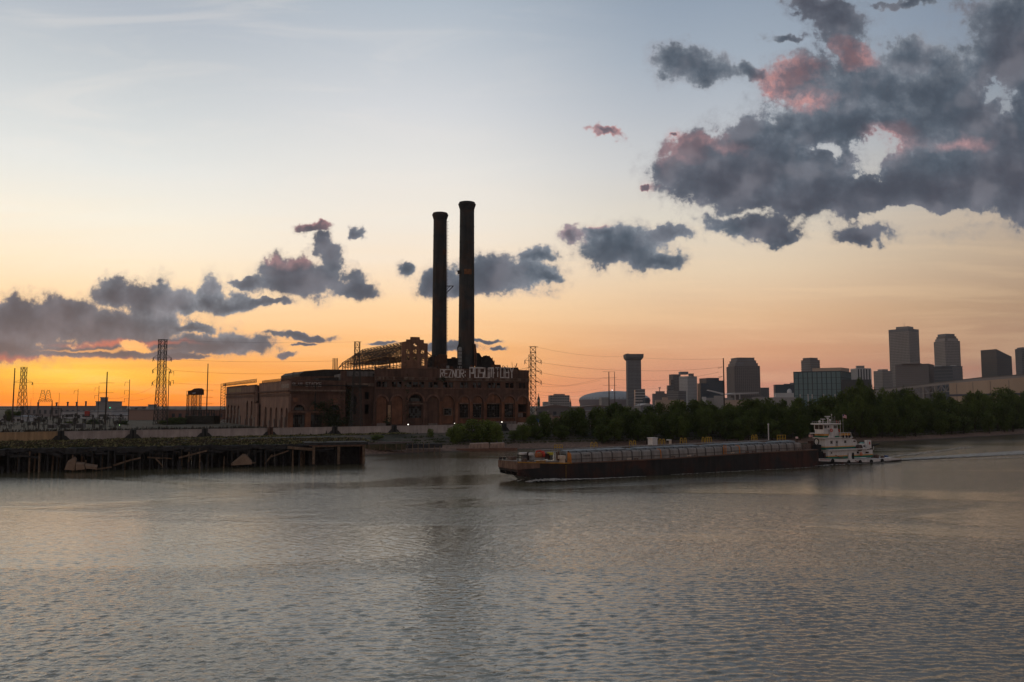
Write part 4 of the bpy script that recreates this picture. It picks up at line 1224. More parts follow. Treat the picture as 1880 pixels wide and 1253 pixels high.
bd.build('pipe_bands', M_IRON, sr)
bd = MB(); lo = [f(870, 672), f(870, 632), f(873, 632), f(874.8, 648), f(874.8, 672)]; bd.hexa(lo, [v + Vector((0, 4, 0)) for v in lo]); bd.build('breeching', M_RUST, sr)
# roof clutter round the stack bases, kept as parts of the plant
def duct(pts, D, depth, name, m):
    lo = [at(x, y, D) for x, y in pts]; mb = MB(); mb.hexa(lo, [v + Vector((0, depth, 0)) for v in lo]); return mb.build(name, m, plant)
duct([(785, 680), (785, 662), (790, 655), (797, 651.5), (800, 652), (801, 680)], 440, 10, 'boiler_casing', M_IRON)
duct([(797, 680), (798, 656), (807, 650), (820, 652), (820, 680)], 438, 4, 'flue_box', M_RUST)
duct([(809, 676), (809, 668), (819, 667), (819, 676)], 436, 2, 'flue_panel', B_MAIN)
duct([(820, 680), (820, 658.5), (828, 658.5), (829, 657.5), (839, 657.5), (839.5, 680)], 445, 14, 'boiler_house_roof', M_IRON)
duct([(829, 660), (829, 656), (836, 656), (836, 660)], 444, 4, 'roof_monitor', M_RUST)
duct([(872, 680), (872, 648), (880, 648.5), (884, 655), (884, 680)], 436, 8, 'flue_casing', M_IRON)
duct([(882, 680), (883, 657), (890, 653), (898, 654), (904, 660), (908, 668), (908.5, 680)], 440, 10, 'curved_flue', M_IRON)
for k in range(6):
    a = R(25 + 22 * k); x = 893 + 15.2 * math.cos(a); y = 669 - 16 * math.sin(a); mb = MB(); p = at(x, y, 439.5); mb.box(p.x - .16, p.x + .16, p.y, p.y + 10.6, p.z - .9, p.z + .16); mb.build('flue_rib', M_RUST, plant)
duct([(901, 680), (902, 669.5), (919, 670), (921, 680)], 432, 6, 'duct_housing', M_RUST)
duct([(920, 680), (921, 676), (951, 675), (953, 680)], 428, 6, 'sagging_roof', M_IRON)
duct([(778, 682), (778, 675), (800, 674), (800, 682)], 415, 3, 'roof_hatch', B_STONE)
roofs = MB()
for i in range(46):
    x = rnd.uniform(800, 958); y = rnd.uniform(671, 679); D = rnd.uniform(420, 426); p = at(x, y, D); q = p + Vector((rnd.uniform(-2, 2), rnd.uniform(-1, 1), rnd.uniform(-.6, 2.0)))
    roofs.bar(p - Vector((0, 0, 1.2)), q, rnd.uniform(.1, .3))
o = roofs.build('roof_debris', M_IRON, plant); o['kind'] = 'stuff'
for i, (x, y) in enumerate(((815, 673), (822, 674.5), (829, 673.5), (845, 672.5), (866, 673))):
    p = at(x, y, 421); mb = MB(); mb.box(p.x - .7, p.x + .7, p.y, p.y + 1.4, p.z - 2, p.z + rnd.uniform(-.2, .9)); mb.build('vent_box', M_DUCT if i % 2 else M_RUST, plant)
# slanting bracing at the right gable foot
duct([(782, 657), (790, 665), (790, 662.5), (782, 652.5)], 424, 1, 'fallen_girder', M_IRON)
# low pale boarding and openings at ground level, loading dock
for x0, x1, y0, y1 in ((692, 709, 777.5, 784), (787, 803, 777.5, 784), (908, 948, 774, 786)):
    mb = MB(); PF.pbox(mb, x0, y0, x1, y1, -2.5, -2.2); mb.build('boarding', B_PALE, plant)
mb = MB(); PF.pbox(mb, 712.5, 744, 717, 775, -.6, -.3); mb.build('rust_streak_panel', mat('ochre_patch', (0.33, 0.20, 0.12), .9, .4, .5), plant)

# creeper on the wing and link walls
def leaf_patch(name, m, pts, size, par, seed=1):
    rs = np.random.RandomState(seed); mb = MB()
    for (x, y, z) in pts:
        n = Vector(rs.normal(0, 1, 3)).normalized(); a = n.orthogonal().normalized(); c = n.cross(a); s_ = size * rs.uniform(.5, 1.3); p = Vector((x, y, z))
        mb.add([p - a * s_, p + c * s_ * .8, p + a * s_, p - c * s_ * .8], [(0, 1, 2, 3)])
    o = mb.build(name, m, par, kind='stuff'); return o
M_IVY = mat('creeper_leaves', (0.035, 0.042, 0.016), .8, .4, .8)
pts = []
for (x0, x1, y0, y1, b, n) in ((590, 622, 742, 783, -.8, 700), (600, 640, 765, 786, -1.4, 500), (634, 648, 712, 784, 2.8, 500), (574, 594, 738, 752, -.5, 160), (742, 752, 690, 785, -.6, 60), (706, 716, 766, 786, -1, 90), (805, 818, 692, 700, -.8, 60)):
    for _ in range(n):
        x = rnd.gauss((x0 + x1) / 2, (x1 - x0) / 3.4); y = rnd.gauss((y0 + y1) / 2, (y1 - y0) / 3.4); bb = b - rnd.random() * .8; t, z = PF.pick(x, min(y, 787), bb); pts.append(tuple(PF.P(t, bb, z)))
ivy = leaf_patch('creeper', M_IVY, pts, .42, plant, 4)

# two burning flood lamps and one small one at the foot of the plant
for px, py, D, pw, lab in ((749.5, 780.5, 372, 60, 'small white flood lamp burning above the wall before the big arched window'), (921.5, 776, 392, 60, 'small white flood lamp burning by the right end of the brick plant'), (834.5, 778.5, 372, 26, 'faint lamp burning just above the round green bush')):
    p = at(px, py, D); l = thing('flood_lamp', lab, 'lamp', (p.x, p.y, 6.2), 'flood lamps before the power plant')
    mb = MB(); mb.tube((p.x, p.y, 5.8), (p.x, p.y, p.z), .07); mb.build('pole', M_DARKSTEEL, l)
    MB().ball(p + Vector((0, -.3, .2)), .22 if pw > 30 else .12).build('bulb', glow_mat('lamp_glow', (1.0, .93, .8), 3.5), l)
    mb = MB(); mb.box(p.x - .3, p.x + .3, p.y + .05, p.y + .3, p.z - .1, p.z + .5); mb.build('housing', M_DARKSTEEL, l)

# ------------------------------------------------------------------ tank barge
BG = Frame((13.3, 195), (78.7, 44))
M_HULL = mat('black_rusty_hull', (0.020, 0.017, 0.017), .75, .35, .25, streak=.3, dirt=(0.065, 0.022, 0.014), dirt_amt=.8)
M_BOW = mat('worn_bow_plating', (0.15, 0.085, 0.06), .85, .3, .8, streak=.3)
M_RAKE = mat('grey_rake_plating', (0.16, 0.165, 0.165), .8, .25, .5, streak=.4)
M_EDGE = mat('orange_deck_edge', (0.36, 0.17, 0.035), .8, .35, .8, dirt=(0.16, 0.08, 0.04), dirt_amt=.6)
M_TRUNK = mat('grey_trunk_paint', (0.26, 0.235, 0.22), .75, .16, .5, streak=.25, dirt=(0.20, 0.13, 0.10), dirt_amt=.35)
M_COVER = mat('pale_blue_covers', (0.15, 0.165, 0.18), .6, .2, .4, streak=.2)
M_RIB = mat('dark_rib', (0.09, 0.08, 0.075), .8, .2, 1)
M_YEL = mat('safety_yellow', (0.40, 0.24, 0.03), .6, .2, 1)
M_WHITE = mat('ship_white', (0.60, 0.55, 0.525), .55, .07, .8, streak=.18)
M_CREAM = mat('cream_box', (0.55, 0.42, 0.32), .7, .1, 1)
M_RED = mat('red_paint', (0.42, 0.045, 0.03), .6, .2, 1)
M_ORG = mat('orange_paint', (0.50, 0.17, 0.03), .6, .2, 1)
M_GREEN = mat('teal_green_band', (0.012, 0.13, 0.085), .55, .1, 1)
M_TEAL = mat('teal_blue_band', (0.012, 0.10, 0.13), .55, .1, 1)
M_BAND = mat('amber_band', (0.58, 0.28, 0.07), .6, .1, 1)
M_GLASS = mat('dark_wheelhouse_glass', (0.012, 0.014, 0.018), .12, .1, 1, spec=.6)
M_TYRE = mat('rubber', (0.014, 0.013, 0.013), .9, .2, 1)
barge = thing('tank_barge', 'long low black-hulled tank barge with a ribbed grey cargo trunk being pushed along the river', 'barge', BG.P(40, 5, 0))
BEAM = 9.3
tops = [BG.pick(x, y) for x, y in ((951, 847.7), (981, 850), (1040, 851), (1120, 847.8), (1200, 844), (1276, 839.4), (1368, 833), (1480, 827.4), (1502.5, 826))]
tops[0] = (tops[0][0], tops[0][1] - .2)
def deck_z(t): return float(np.interp(t, [a for a, _ in tops], [b_ for _, b_ in tops]))
ts = [tops[0][0]] + list(np.linspace(tops[0][0] + 3, tops[-1][0], 24))
tend = tops[-1][0]
mb = MB(); P = BG.P
keel = lambda t: -1.2 if t > 0 else -1.2 + (3.2 + 1.2) * min(1, (-t / -tops[0][0])) ** 1.0 if False else (-1.2 if t > 1 else float(np.interp(t, [tops[0][0], -9, 1], [2.5, .6, -1.2])))
for a, c in zip(ts, ts[1:]):
    mb.hexa([P(a, 0, keel(a)), P(c, 0, keel(c)), P(c, BEAM, keel(c)), P(a, BEAM, keel(a))], [P(a, 0, deck_z(a)), P(c, 0, deck_z(c)), P(c, BEAM, deck_z(c)), P(a, BEAM, deck_z(a))])
mb.build('hull', M_HULL, barge)
tb = tops[0][0]
mb = MB(); mb.hexa([P(tb - .3, -.05, 3.05), P(tb + 6, -.06, 3.2), P(tb + 6, BEAM, 3.2), P(tb - .3, BEAM, 3.05)], [P(tb - .3, -.05, deck_z(tb) + .06), P(tb + 6, -.06, deck_z(tb + 6) - .02), P(tb + 6, BEAM, deck_z(tb + 6) - .02), P(tb - .3, BEAM, deck_z(tb) + .06)])
mb.build('bow_fender', M_BOW, barge)
mb = MB(); mb.hexa([P(tb + 1.0, .6, 2.95), P(tb + 5.5, 1.2, -.6), P(tb + 5.5, BEAM - 1, -.6), P(tb + 1.0, BEAM - .5, 2.95)], [P(tb + 1.1, .6, 3.04), P(tb + 5.8, 1.2, 1.5), P(tb + 5.8, BEAM - 1, 1.5), P(tb + 1.1, BEAM - .5, 3.04)]); mb.build('rake', M_RAKE, barge)
for bb in (.2, 3.2, 6.0, BEAM - .6):
    mb = MB(); mb.hexa([P(tb + .1, bb, 1.7), P(tb + 2.2, bb, 1.2), P(tb + 2.2, bb + .5, 1.2), P(tb + .1, bb + .5, 1.7)], [P(tb + .1, bb, 3.05), P(tb + 2.2, bb, 3.1), P(tb + 2.2, bb + .5, 3.1), P(tb + .1, bb + .5, 3.05)]); mb.build('push_knee', M_HULL, barge)
mb = MB()
for a, c in zip(ts, ts[1:]):
    mb.hexa([P(a, 0, deck_z(a)), P(c, 0, deck_z(c)), P(c, BEAM, deck_z(c)), P(a, BEAM, deck_z(a))], [P(a, 0, deck_z(a) + .05), P(c, 0, deck_z(c) + .05), P(c, BEAM, deck_z(c) + .05), P(a, BEAM, deck_z(a) + .05)])
mb.build('deck', mat('barge_deck', (0.15, 0.10, 0.075), .9, .35, .5), barge)
for x0, x1, mm in ((951, 1050, M_EDGE), (1050, 1500, mat('worn_edge', (0.13, 0.075, 0.055), .85, .4, .6))):
    a0, a1 = BG.pick(x0, 850)[0], BG.pick(x1, 840)[0]; n = 8; mb = MB()
    for i in range(n):
        a = a0 + (a1 - a0) * i / n; c = a0 + (a1 - a0) * (i + 1) / n
        mb.hexa([P(a, -.12, deck_z(a) - .12), P(c, -.12, deck_z(c) - .12), P(c, .25, deck_z(c) - .12), P(a, .25, deck_z(a) - .12)], [P(a, -.12, deck_z(a) + .16), P(c, -.12, deck_z(c) + .16), P(c, .25, deck_z(c) + .16), P(a, .25, deck_z(a) + .16)])
    mb.build('deck_edge', mm, barge)
# plate seams and draught marks
for x in (1040, 1128, 1215, 1305, 1395, 1462):
    a = BG.pick(x, 860)[0]; mb = MB(); BG.box(mb, a - .06, a + .06, -.03, -.002, -.5, deck_z(a) - .2); mb.build('hull_seam', mat('hull_seam', (0.05, 0.035, 0.03), .8, .3), barge)
a = BG.pick(1039, 860)[0]
for k in range(9):
    mb = MB(); BG.box(mb, a - .12, a + .1, -.05, -.031, .35 + k * .38, .47 + k * .38); mb.build('draught_mark', M_YEL, barge)
# cargo trunk: one panel after another with a rib between each
N = 26
tp0, _ = BG.pick(1047.5, 832, 1.3); tp1, _ = BG.pick(1471.5, 813, 1.3)
ztrunk = lambda t: float(np.interp(t, [BG.pick(x, y, 1.3)[0] for x, y in ((1047.5, 832.2), (1200, 825.8), (1323, 820.3), (1471, 813))], [BG.pick(x, y, 1.3)[1] for x, y in ((1047.5, 832.2), (1200, 825.8), (1323, 820.3), (1471, 813))]))
pan = (tp1 - tp0) / N
for i in range(N):
    a, c = tp0 + i * pan + .16, tp0 + (i + 1) * pan - .02
    z0 = deck_z(a) + .05; z1 = ztrunk(a) - .05; zl = z0 + (z1 - z0) * .36
    mb = MB()
    prof = [(1.32, z0), (1.30, zl), (1.42, z1 - .35), (1.75, z1), (2.6, z1 + .02), (2.6, z0)]
    mb.hexa([P(a, b_, z) for b_, z in prof], [P(c, b_, z) for b_, z in prof]); mb.build('trunk_panel', M_TRUNK, barge)
    mb = MB(); BG.box(mb, a, c, 1.18, 1.3, zl - .06, zl + .06); mb.build('rail', M_RIB, barge)
    mb = MB(); prof = [(1.12, z0), (1.12, zl), (1.25, z1 - .3), (1.65, z1 + .12), (2.7, z1 + .12), (2.7, z0)]
    mb.hexa([P(a - .17, b_, z) for b_, z in prof], [P(a - .005, b_, z) for b_, z in prof]); mb.build('rib', M_RIB if i % 9 else M_ORG, barge)
    # pale cover behind, sloping to one side
    h_ = .65 if i % 8 not in (6,) else .35
    mb = MB(); aa, cc = a + .1, a + pan * .88
    mb.hexa([P(aa, 3.2, z0 + .4), P(cc, 3.2, z0 + .4), P(cc, 6.8, z0 + .4), P(aa, 6.8, z0 + .4)], [P(aa, 3.5, z1 + h_ * .55), P(cc, 3.5, z1 + h_ * .75), P(cc, 6.4, z1 + h_), P(aa, 6.4, z1 + h_ * .85)])
    mb.build('tank_cover', M_COVER, barge)
mb = MB(); BG.box(mb, tp0 + .1, tp1 - .1, 2.62, BEAM - 1.4, 4.2, ztrunk(tp0 + 20) - .5); mb.build('trunk_top', M_RIB, barge)
pa = BG.pick(983, 827.5, 7.4); pb = BG.pick(1412, 809, 7.4)
mb = MB(); mb.tube(P(pa[0], 7.4, pa[1]), P(pb[0], 7.4, pb[1]), .2, .2, 8); mb.tube(P(pa[0], 7.4, pa[1]), P(pa[0], 7.4, 5), .18, .18, 8)
for i in range(12):
    t = pa[0] + (pb[0] - pa[0]) * (i + .5) / 12; z = pa[1] + (pb[1] - pa[1]) * (i + .5) / 12; mb.bar(P(t, 7.4, 5.0), P(t, 7.4, z), .15)
mb.build('cargo_pipe', M_TRUNK, barge)
# yellow hoops and railings over the far side
for x, yb in ((1087, 821.5), (1094, 821.5), (1158, 818.5), (1165, 818), (1212, 815), (1218.5, 815), (1251, 813), (1258, 813), (1291, 811.5), (1297, 811.5), (1300.5, 811.2), (1304.5, 811), (1382, 807), (1388, 806.5)):
    t, z = BG.pick(x, yb, 8.3); mb = MB(); n = 6
    pts = [P(t + .42 * math.cos(math.pi * i / n), 8.3, z + .55 + .75 * math.sin(math.pi * i / n)) for i in range(n + 1)]
    pts = [P(t + .42, 8.3, z - .8)] + pts + [P(t - .42, 8.3, z - .8)]
    for p_, q_ in zip(pts, pts[1:]): mb.bar(p_, q_, .16)
    mb.bar(P(t - .4, 8.3, z + .5), P(t + .4, 8.3, z + .5), .12); mb.build('hoop', M_YEL, barge)
for x0, x1, y0, y1 in ((1018, 1032.5, 817.5, 823.5), (1427, 1442, 799.5, 808)):
    mb = MB(); ta, za = BG.pick(x0, y0, 8.3); tc, _ = BG.pick(x1, y0, 8.3); _, zb = BG.pick(x0, y1 + 3, 8.3)
    for i in range(4): t = ta + (tc - ta) * i / 3; mb.bar(P(t, 8.3, zb - .6), P(t, 8.3, za), .16)
    for z in (za, (za + zb) / 2): mb.bar(P(ta, 8.3, z), P(tc, 8.3, z), .16)
    mb.build('guard_rail', M_YEL, barge)
def bbox(x0, x1, y0, y1, b0, b1, name, m):
    mb = MB(); BG.pbox(mb, x0, y0, x1, y1, b0, b1); return mb.build(name, m, barge)
bbox(1198, 1207, 804.5, 818, 7, 9, 'locker', M_WHITE); bbox(1197, 1208, 804, 805.5, 6.9, 9.1, 'locker_roof', M_WHITE); bbox(1228, 1232.5, 808.5, 817, 7.5, 7.4, 'vent', M_CREAM)
bbox(1228, 1233, 807.5, 809, 7.3, 8.4, 'vent_cap', M_WHITE)
mb = MB(); t, z1 = BG.pick(1410.5, 779.5, 8); mb.tube(P(t, 8, 5), P(t, 8, z1), .17, .15, 8); mb.ball(P(t, 8, z1), .26); mb.build('mast', M_WHITE, barge)
mb = MB(); t, z1 = BG.pick(1463, 804, 6); mb.tube(P(t, 6, 5), P(t, 6, z1), .12, .12, 6); mb.build('light_post', M_HULL, barge)
mb = MB(); mb.box(*[v for v in (P(t, 6, z1).x - .3, P(t, 6, z1).x + .3, P(t, 6, z1).y - .3, P(t, 6, z1).y + .3, z1 - .3, z1 + .3)]); mb.build('light', mat('pale_pink_lamp', (.6, .4, .38), .5, .1), barge)
mb = MB()
for s_ in (-.45, .45):
    t, z = BG.pick(1331, 835, .9); mb.bar(P(t + s_, .9, z - .4), P(t + s_, .9, ztrunk(t) + .3), .14)
for k in range(6): mb.bar(P(t - .45, .9, deck_z(t) + .3 + k * .45), P(t + .45, .9, deck_z(t) + .3 + k * .45), .1)
mb.build('ladder', M_ORG, barge)
# gear on the bow
bbox(1029.5, 1038.5, 837, 843, 1.0, 2.4, 'cream_tank', M_CREAM); bbox(1031, 1037.5, 843, 850, 1.2, 2.2, 'tank_stand', M_CREAM)
bbox(939, 948.5, 838.5, 845, 3.5, 5.5, 'winch', mat('brown_winch', (0.12, 0.08, 0.065), .9, .3, 1)); bbox(918.5, 921.5, 839.5, 844.5, 7.6, 8.3, 'bitt', M_HULL); bbox(926, 928.5, 839.5, 844.5, 6, 6.7, 'bitt', M_HULL)
bbox(951, 952, 834, 847, 2, 2.2, 'post', M_HULL); bbox(957, 970, 831.5, 835, 5, 6.2, 'white_tank', M_WHITE); bbox(960, 968, 835, 846, 5.2, 6.0, 'tank_legs', M_RIB)
bbox(972, 980, 832, 836.5, 4, 5.2, 'white_tank', M_WHITE); bbox(969, 971.5, 830, 846, 4.5, 4.9, 'post', M_HULL); bbox(973, 976, 836, 847, 4.2, 4.6, 'valve', M_DUCT); bbox(978, 981, 836, 847, 3.2, 3.8, 'valve', M_DUCT)
bbox(962, 968, 842, 848, 1.8, 3, 'mooring_bitt', mat('brown_winch', (0.12, 0.08, 0.065))); bbox(980, 1000, 841, 845, 2.4, 4.4, 'pump_bed', M_TRUNK)
mb = MB(); t, z = BG.pick(991, 836, 3.4); mb.tube(P(t - 1.1, 3.4, z), P(t + .3, 3.4, z), .62, .62, 12); mb.build('pump_body', mat('burnt_orange', (.35, .11, .04), .7, .3), barge)
mb = MB(); t, z = BG.pick(995.5, 834.5, 3.4); mb.tube(P(t - .2, 3.4, z), P(t + .35, 3.4, z), .85, .85, 14); mb.build('flywheel', M_RED, barge)
mb = MB(); t, z = BG.pick(985, 829, 4.6); mb.tube(P(t, 4.6, z - 1.6), P(t, 4.6, z), .22, .22, 8); mb.tube(P(t, 4.6, z), P(t + 1.2, 4.6, z + .1), .2, .2, 8); mb.build('pipe_bend', M_RED, barge)
bbox(1002, 1008, 833, 843, 3.2, 4.6, 'engine', M_HULL); bbox(1009, 1016, 831, 836, 3.4, 4.6, 'engine_cover', mat('dull_yellow', (.40, .34, .04), .7, .3)); bbox(1010, 1015, 836, 845, 3.2, 4.4, 'engine', M_RIB)
for x in (1019, 1022.5, 1026, 1029, 1041, 1044): 
    bbox(x, x + 1.1, 828.5, 846, 3.0 + (x % 3), 3.4 + (x % 3), 'pipe_riser', M_DUCT if int(x) % 2 else M_RUST)
bbox(1018, 1040, 828.6, 830, 5, 5.4, 'manifold', M_DUCT); bbox(999, 1018, 829, 830.2, 6, 6.3, 'manifold', M_DUCT); bbox(985, 1002, 846, 848.5, 1.4, 1.7, 'hose_rail', M_EDGE)
for x0, y0 in ((1126, 843), (1155, 841.2), (1168, 840.6), (1236, 837.4), (1265, 837), (1278, 836), (1345, 832.6), (1372, 831), (1384, 830.6), (1428, 828.4), (1468, 826)):
    t, z = BG.pick(x0, y0, .55); mb = MB(); z = deck_z(t); mb.bar(P(t - .5, .55, z + .05), P(t - .3, .55, z + .45), .14); mb.bar(P(t + .5, .55, z + .05), P(t + .3, .55, z + .45), .14); mb.bar(P(t - .7, .55, z + .45), P(t + .7, .55, z + .45), .16); mb.build('cleat', M_CREAM if int(x0) % 2 else M_BOW, barge)
# white stencilled number on the second panel is too worn to read: three dark marks
for k in range(5):
    a = tp0 + pan * 1.22 + k * .42; mb = MB(); BG.box(mb, a, a + .22, 1.26, 1.29, ztrunk(a) - .95, ztrunk(a) - .62); mb.build('worn_mark', M_RIB, barge)
# coupling gear between barge and boat
for i, x in enumerate((1474, 1480, 1486)):
    bbox(x, x + 3.4, 817 - i, 826, 2.5 + i, 3.6 + i, 'winch', mat('brown_winch', (0.12, 0.08, 0.065)))

# ------------------------------------------------------------------ pushboat
TB = 1.6
tug = thing('pushboat', 'white three-deck pushboat with teal and amber bands pushing the black barge', 'pushboat', BG.P(tend + 18, 6, 0))
def hb(x0, x1, y0, y1, b0, b1, name, m, par=None):
    mb = MB(); BG.pbox(mb, x0, y0, x1, y1, b0, b1); return mb.build(name, m, par or tug)
def slab(pts, b0, b1, name, m, par=None):
    lo = []; hi = []
    for x, y in pts:
        t, z = BG.pick(x, y, b0); lo.append(BG.P(t, b0, z)); hi.append(BG.P(t, b1, z))
    mb = MB(); mb.hexa(lo, hi); return mb.build(name, m, par or tug)
BW = 7.6
slab([(1503.5, 858), (1504, 846.5), (1560, 848.6), (1600, 848.4), (1650, 843.6), (1655, 843.2), (1655, 846), (1630, 847.5), (1600, 850), (1600, 856)], TB, TB + BW, 'lower_hull', M_HULL)
slab([(1503.5, 847), (1503, 842.3), (1560, 843.6), (1604, 843.4), (1640, 840.6), (1654.5, 842.2), (1654, 844), (1600, 849), (1560, 849)], TB - .12, TB + BW, 'bulwark', M_WHITE)

def house(xL, xN, xR, y0, y1, bN, name, m, par=None, grow=0.0, dy=None):
    """a deckhouse: forward face seen from xL to xN, side from xN to xR, top y0, bottom y1"""
    t0, z1 = BG.pick(xN, y0, bN); _, z0 = BG.pick(xN, y1, bN); t1, _ = BG.pick(xR, y0, bN)
    u = ray(xL, y0)[0]; c = BG.P(t0, bN, 0)
    d = (u * c.y - c.x) / (BG.b.x - u * BG.b.y)
    mb = MB(); e = grow; BG.box(mb, t0 - e, t1 + e, bN - e, bN + d + e, z0, z1)
    mb.build(name, m, par or tug); return t0, t1, bN, bN + d, z0, z1
def wrap(hs, y0, y1, name, m, e=.05, t1=None, xref=1520):
    _, z1 = BG.pick(xref, y0, hs[2]); _, z0 = BG.pick(xref, y1, hs[2])
    mb = MB(); BG.box(mb, hs[0] - e, (t1 if t1 is not None else hs[1]) + e * .5, hs[2] - e, hs[3] + e, z0, z1); mb.build(name, m, tug)
def fwin(hs, b0f, b1f, z0f, z1f):
    """window in the forward face"""
    bb = lambda f: hs[2] + (hs[3] - hs[2]) * f; zz_ = lambda f: hs[4] + (hs[5] - hs[4]) * f
    mb = MB(); BG.box(mb, hs[0] - .05, hs[0] + .02, bb(b0f), bb(b1f), zz_(z0f), zz_(z1f)); mb.build('window', M_GLASS, tug)
M1 = TB + 1.0
h1 = house(1500, 1520, 1602, 827.8, 843, M1, 'main_deckhouse', M_WHITE)
wrap(h1, 837.6, 839.3, 'amber_band', M_BAND); wrap(h1, 839.5, 843.2, 'green_band', M_GREEN)
hb(1504, 1512, 829, 843, TB + .4, TB + 5, 'knee_and_shade_box', M_TYRE); hb(1512.5, 1516.5, 832, 843, TB + .2, TB + 1.2, 'knee_and_shade_box', M_HULL)  # dark boxes stand in for the shade under the deck overhang
dr = hb(1564.2, 1568.4, 831.5, 844, M1 - .1, M1 - .055, 'doorway', M_TYRE); hb(1558.5, 1563.5, 832.5, 843.5, M1 - .5, M1 - .1, 'door', M_WHITE)
hb(1525.6, 1527.8, 830.6, 833.4, M1 - .06, M1, 'window', M_GLASS)
house(1503, 1523, 1597, 826, 827.8, TB + .2, 'boat_deck', M_WHITE)
M2 = TB + 1.5
h2_ = house(1495.5, 1515, 1564, 806, 826, M2, 'second_deckhouse', M_WHITE)
slab([(1563.5, 826), (1563.5, 806), (1571.5, 808), (1575, 818), (1576, 826)], M2 + .004, M2 + 3.6, 'aft_deckhouse', M_WHITE)
wrap(h2_, 820.2, 821.8, 'amber_band', M_BAND, t1=BG.pick(1568.5, 820, M2)[0]); wrap(h2_, 822, 825.9, 'green_band', M_GREEN, t1=BG.pick(1570.5, 820, M2)[0])
for x0, x1 in ((1519, 1531), (1554, 1566)): hb(x0, x1, 822.1, 825.9, M2 - .1, M2 - .055, 'teal_band', M_TEAL)
for x0, x1, y0, y1 in ((1524.6, 1528.8, 809.6, 815.2), (1550, 1554, 809, 813.8), (1567, 1571.2, 809, 811.8)): hb(x0, x1, y0, y1, M2 - .06, M2, 'window', M_GLASS)
d2 = hb(1534.2, 1538.8, 809.4, 820, M2 - .05, M2, 'door', mat('grey_door', (.30, .28, .27), .7, .1)); hb(1535.2, 1537.8, 810.5, 814, M2 - .1, M2 - .055, 'pane', M_GLASS, d2)
house(1491.5, 1513, 1566, 804, 805.7, TB + 1.1, 'upper_deck', M_WHITE)
M3 = TB + 1.8
h3 = house(1496, 1512.5, 1521, 790, 804, M3, 'wheelhouse_base', M_WHITE)
slab([(1519.5, 804), (1523.6, 797), (1525, 780.5), (1537.5, 780.5), (1538.5, 790), (1541, 799), (1548, 804)], M3 - .1, M3 + 3, 'funnel_casing', M_WHITE)
wrap(h3, 797, 800.2, 'amber_band', M_BAND); wrap(h3, 800.4, 804, 'green_band', M_GREEN)
h4 = house(1494.6, 1512, 1525, 780.3, 790, M3 - .02, 'wheelhouse', M_WHITE)
fwin(h4, .08, .47, .12, .92); fwin(h4, .53, .92, .12, .92)
for pts in ([(1513.6, 787), (1513.2, 781.4), (1518, 781.4), (1518, 787)], [(1519.6, 786), (1519.6, 781.4), (1522.4, 781.4), (1522.4, 786)]): slab(pts, M3 - .08, M3 - .02, 'window', M_GLASS)
slab([(1530.6, 787), (1530.6, 781.4), (1537, 781.4), (1536.2, 787)], M3 - .16, M3 - .1, 'window', M_GLASS)
house(1488, 1509, 1544, 778.1, 780.2, TB + 1.2, 'wheelhouse_roof', M_WHITE)
mb = MB()
for i in range(13):
    x = 1491 + i * 4; t, z = BG.pick(x, 778, TB + 1.1); mb.bar(BG.P(t, TB + 1.1, z), BG.P(t, TB + 1.1, z + .55), .05)
ta, z = BG.pick(1491, 778, TB + 1.1); tc, _ = BG.pick(1542, 778, TB + 1.1); mb.bar(BG.P(ta, TB + 1.1, z + .55), BG.P(tc, TB + 1.1, z + .55), .06); mb.build('roof_rail', M_WHITE, tug)
def pole(x, y0, y1, b, r, name, m, r2=None):
    t, z0 = BG.pick(x, y0, b); _, z1 = BG.pick(x, y1, b); mb = MB(); mb.tube(BG.P(t, b, z0), BG.P(t, b, z1), r, r2 or r, 8); return mb.build(name, m, tug), BG.P(t, b, z1)
o, q = pole(1505, 778.5, 774.5, 5, .1, 'dome_post', M_WHITE); MB().ball(q, .42, .4, 10, 8).build('radome', M_WHITE, tug, smooth=True)
o, q = pole(1511, 778.5, 770, 6, .12, 'radar_post', M_WHITE); mb = MB(); mb.bar(q - BG.P(1, 0, 0) + BG.P(0, 0, 0) + Vector((0, 0, .05)), q + BG.P(1, 0, 0) - BG.P(0, 0, 0), .22); mb.build('radar_scanner', M_WHITE, tug)
o, q = pole(1520, 778.5, 765, 6, .18, 'radar_mast', M_WHITE, .12); mb = MB(); dv = BG.P(1, 0, 0) - BG.P(0, 0, 0); mb.bar(q - dv * 1.3, q + dv * 1.1, .26); mb.build('radar_scanner', M_WHITE, tug)
mb = MB(); mb.bar(q - dv * .9, q - Vector((0, 0, 1.1)), .1); mb.bar(q + dv * .8, q - Vector((0, 0, 1.1)), .1); mb.build('mast_brace', M_WHITE, tug)
o, q = pole(1524, 778.5, 772, 5, .1, 'dome_post', M_WHITE); MB().ball(q, .36, .36, 10, 8).build('radome', M_WHITE, tug, smooth=True)
o, q = pole(1527, 772, 762, 6.4, .05, 'aerial', M_WHITE); MB().ball(q, .18, .28, 8, 6).build('anemometer', M_WHITE, tug)
pole(1533, 778, 764, 6.4, .03, 'aerial', M_WHITE); pole(1529.5, 778, 766, 5, .03, 'aerial', M_WHITE)
for x in (1536, 1539.5, 1542.5): pole(x, 778, 771.5 + (x % 2), 3, .08, 'horn_post', M_RED if x < 1540 else M_WHITE)
pole(1543.4, 806, 780, TB + 1, .08, 'stay', M_WHITE); pole(1530.4, 797, 780, TB + 1, .06, 'stay', M_WHITE)
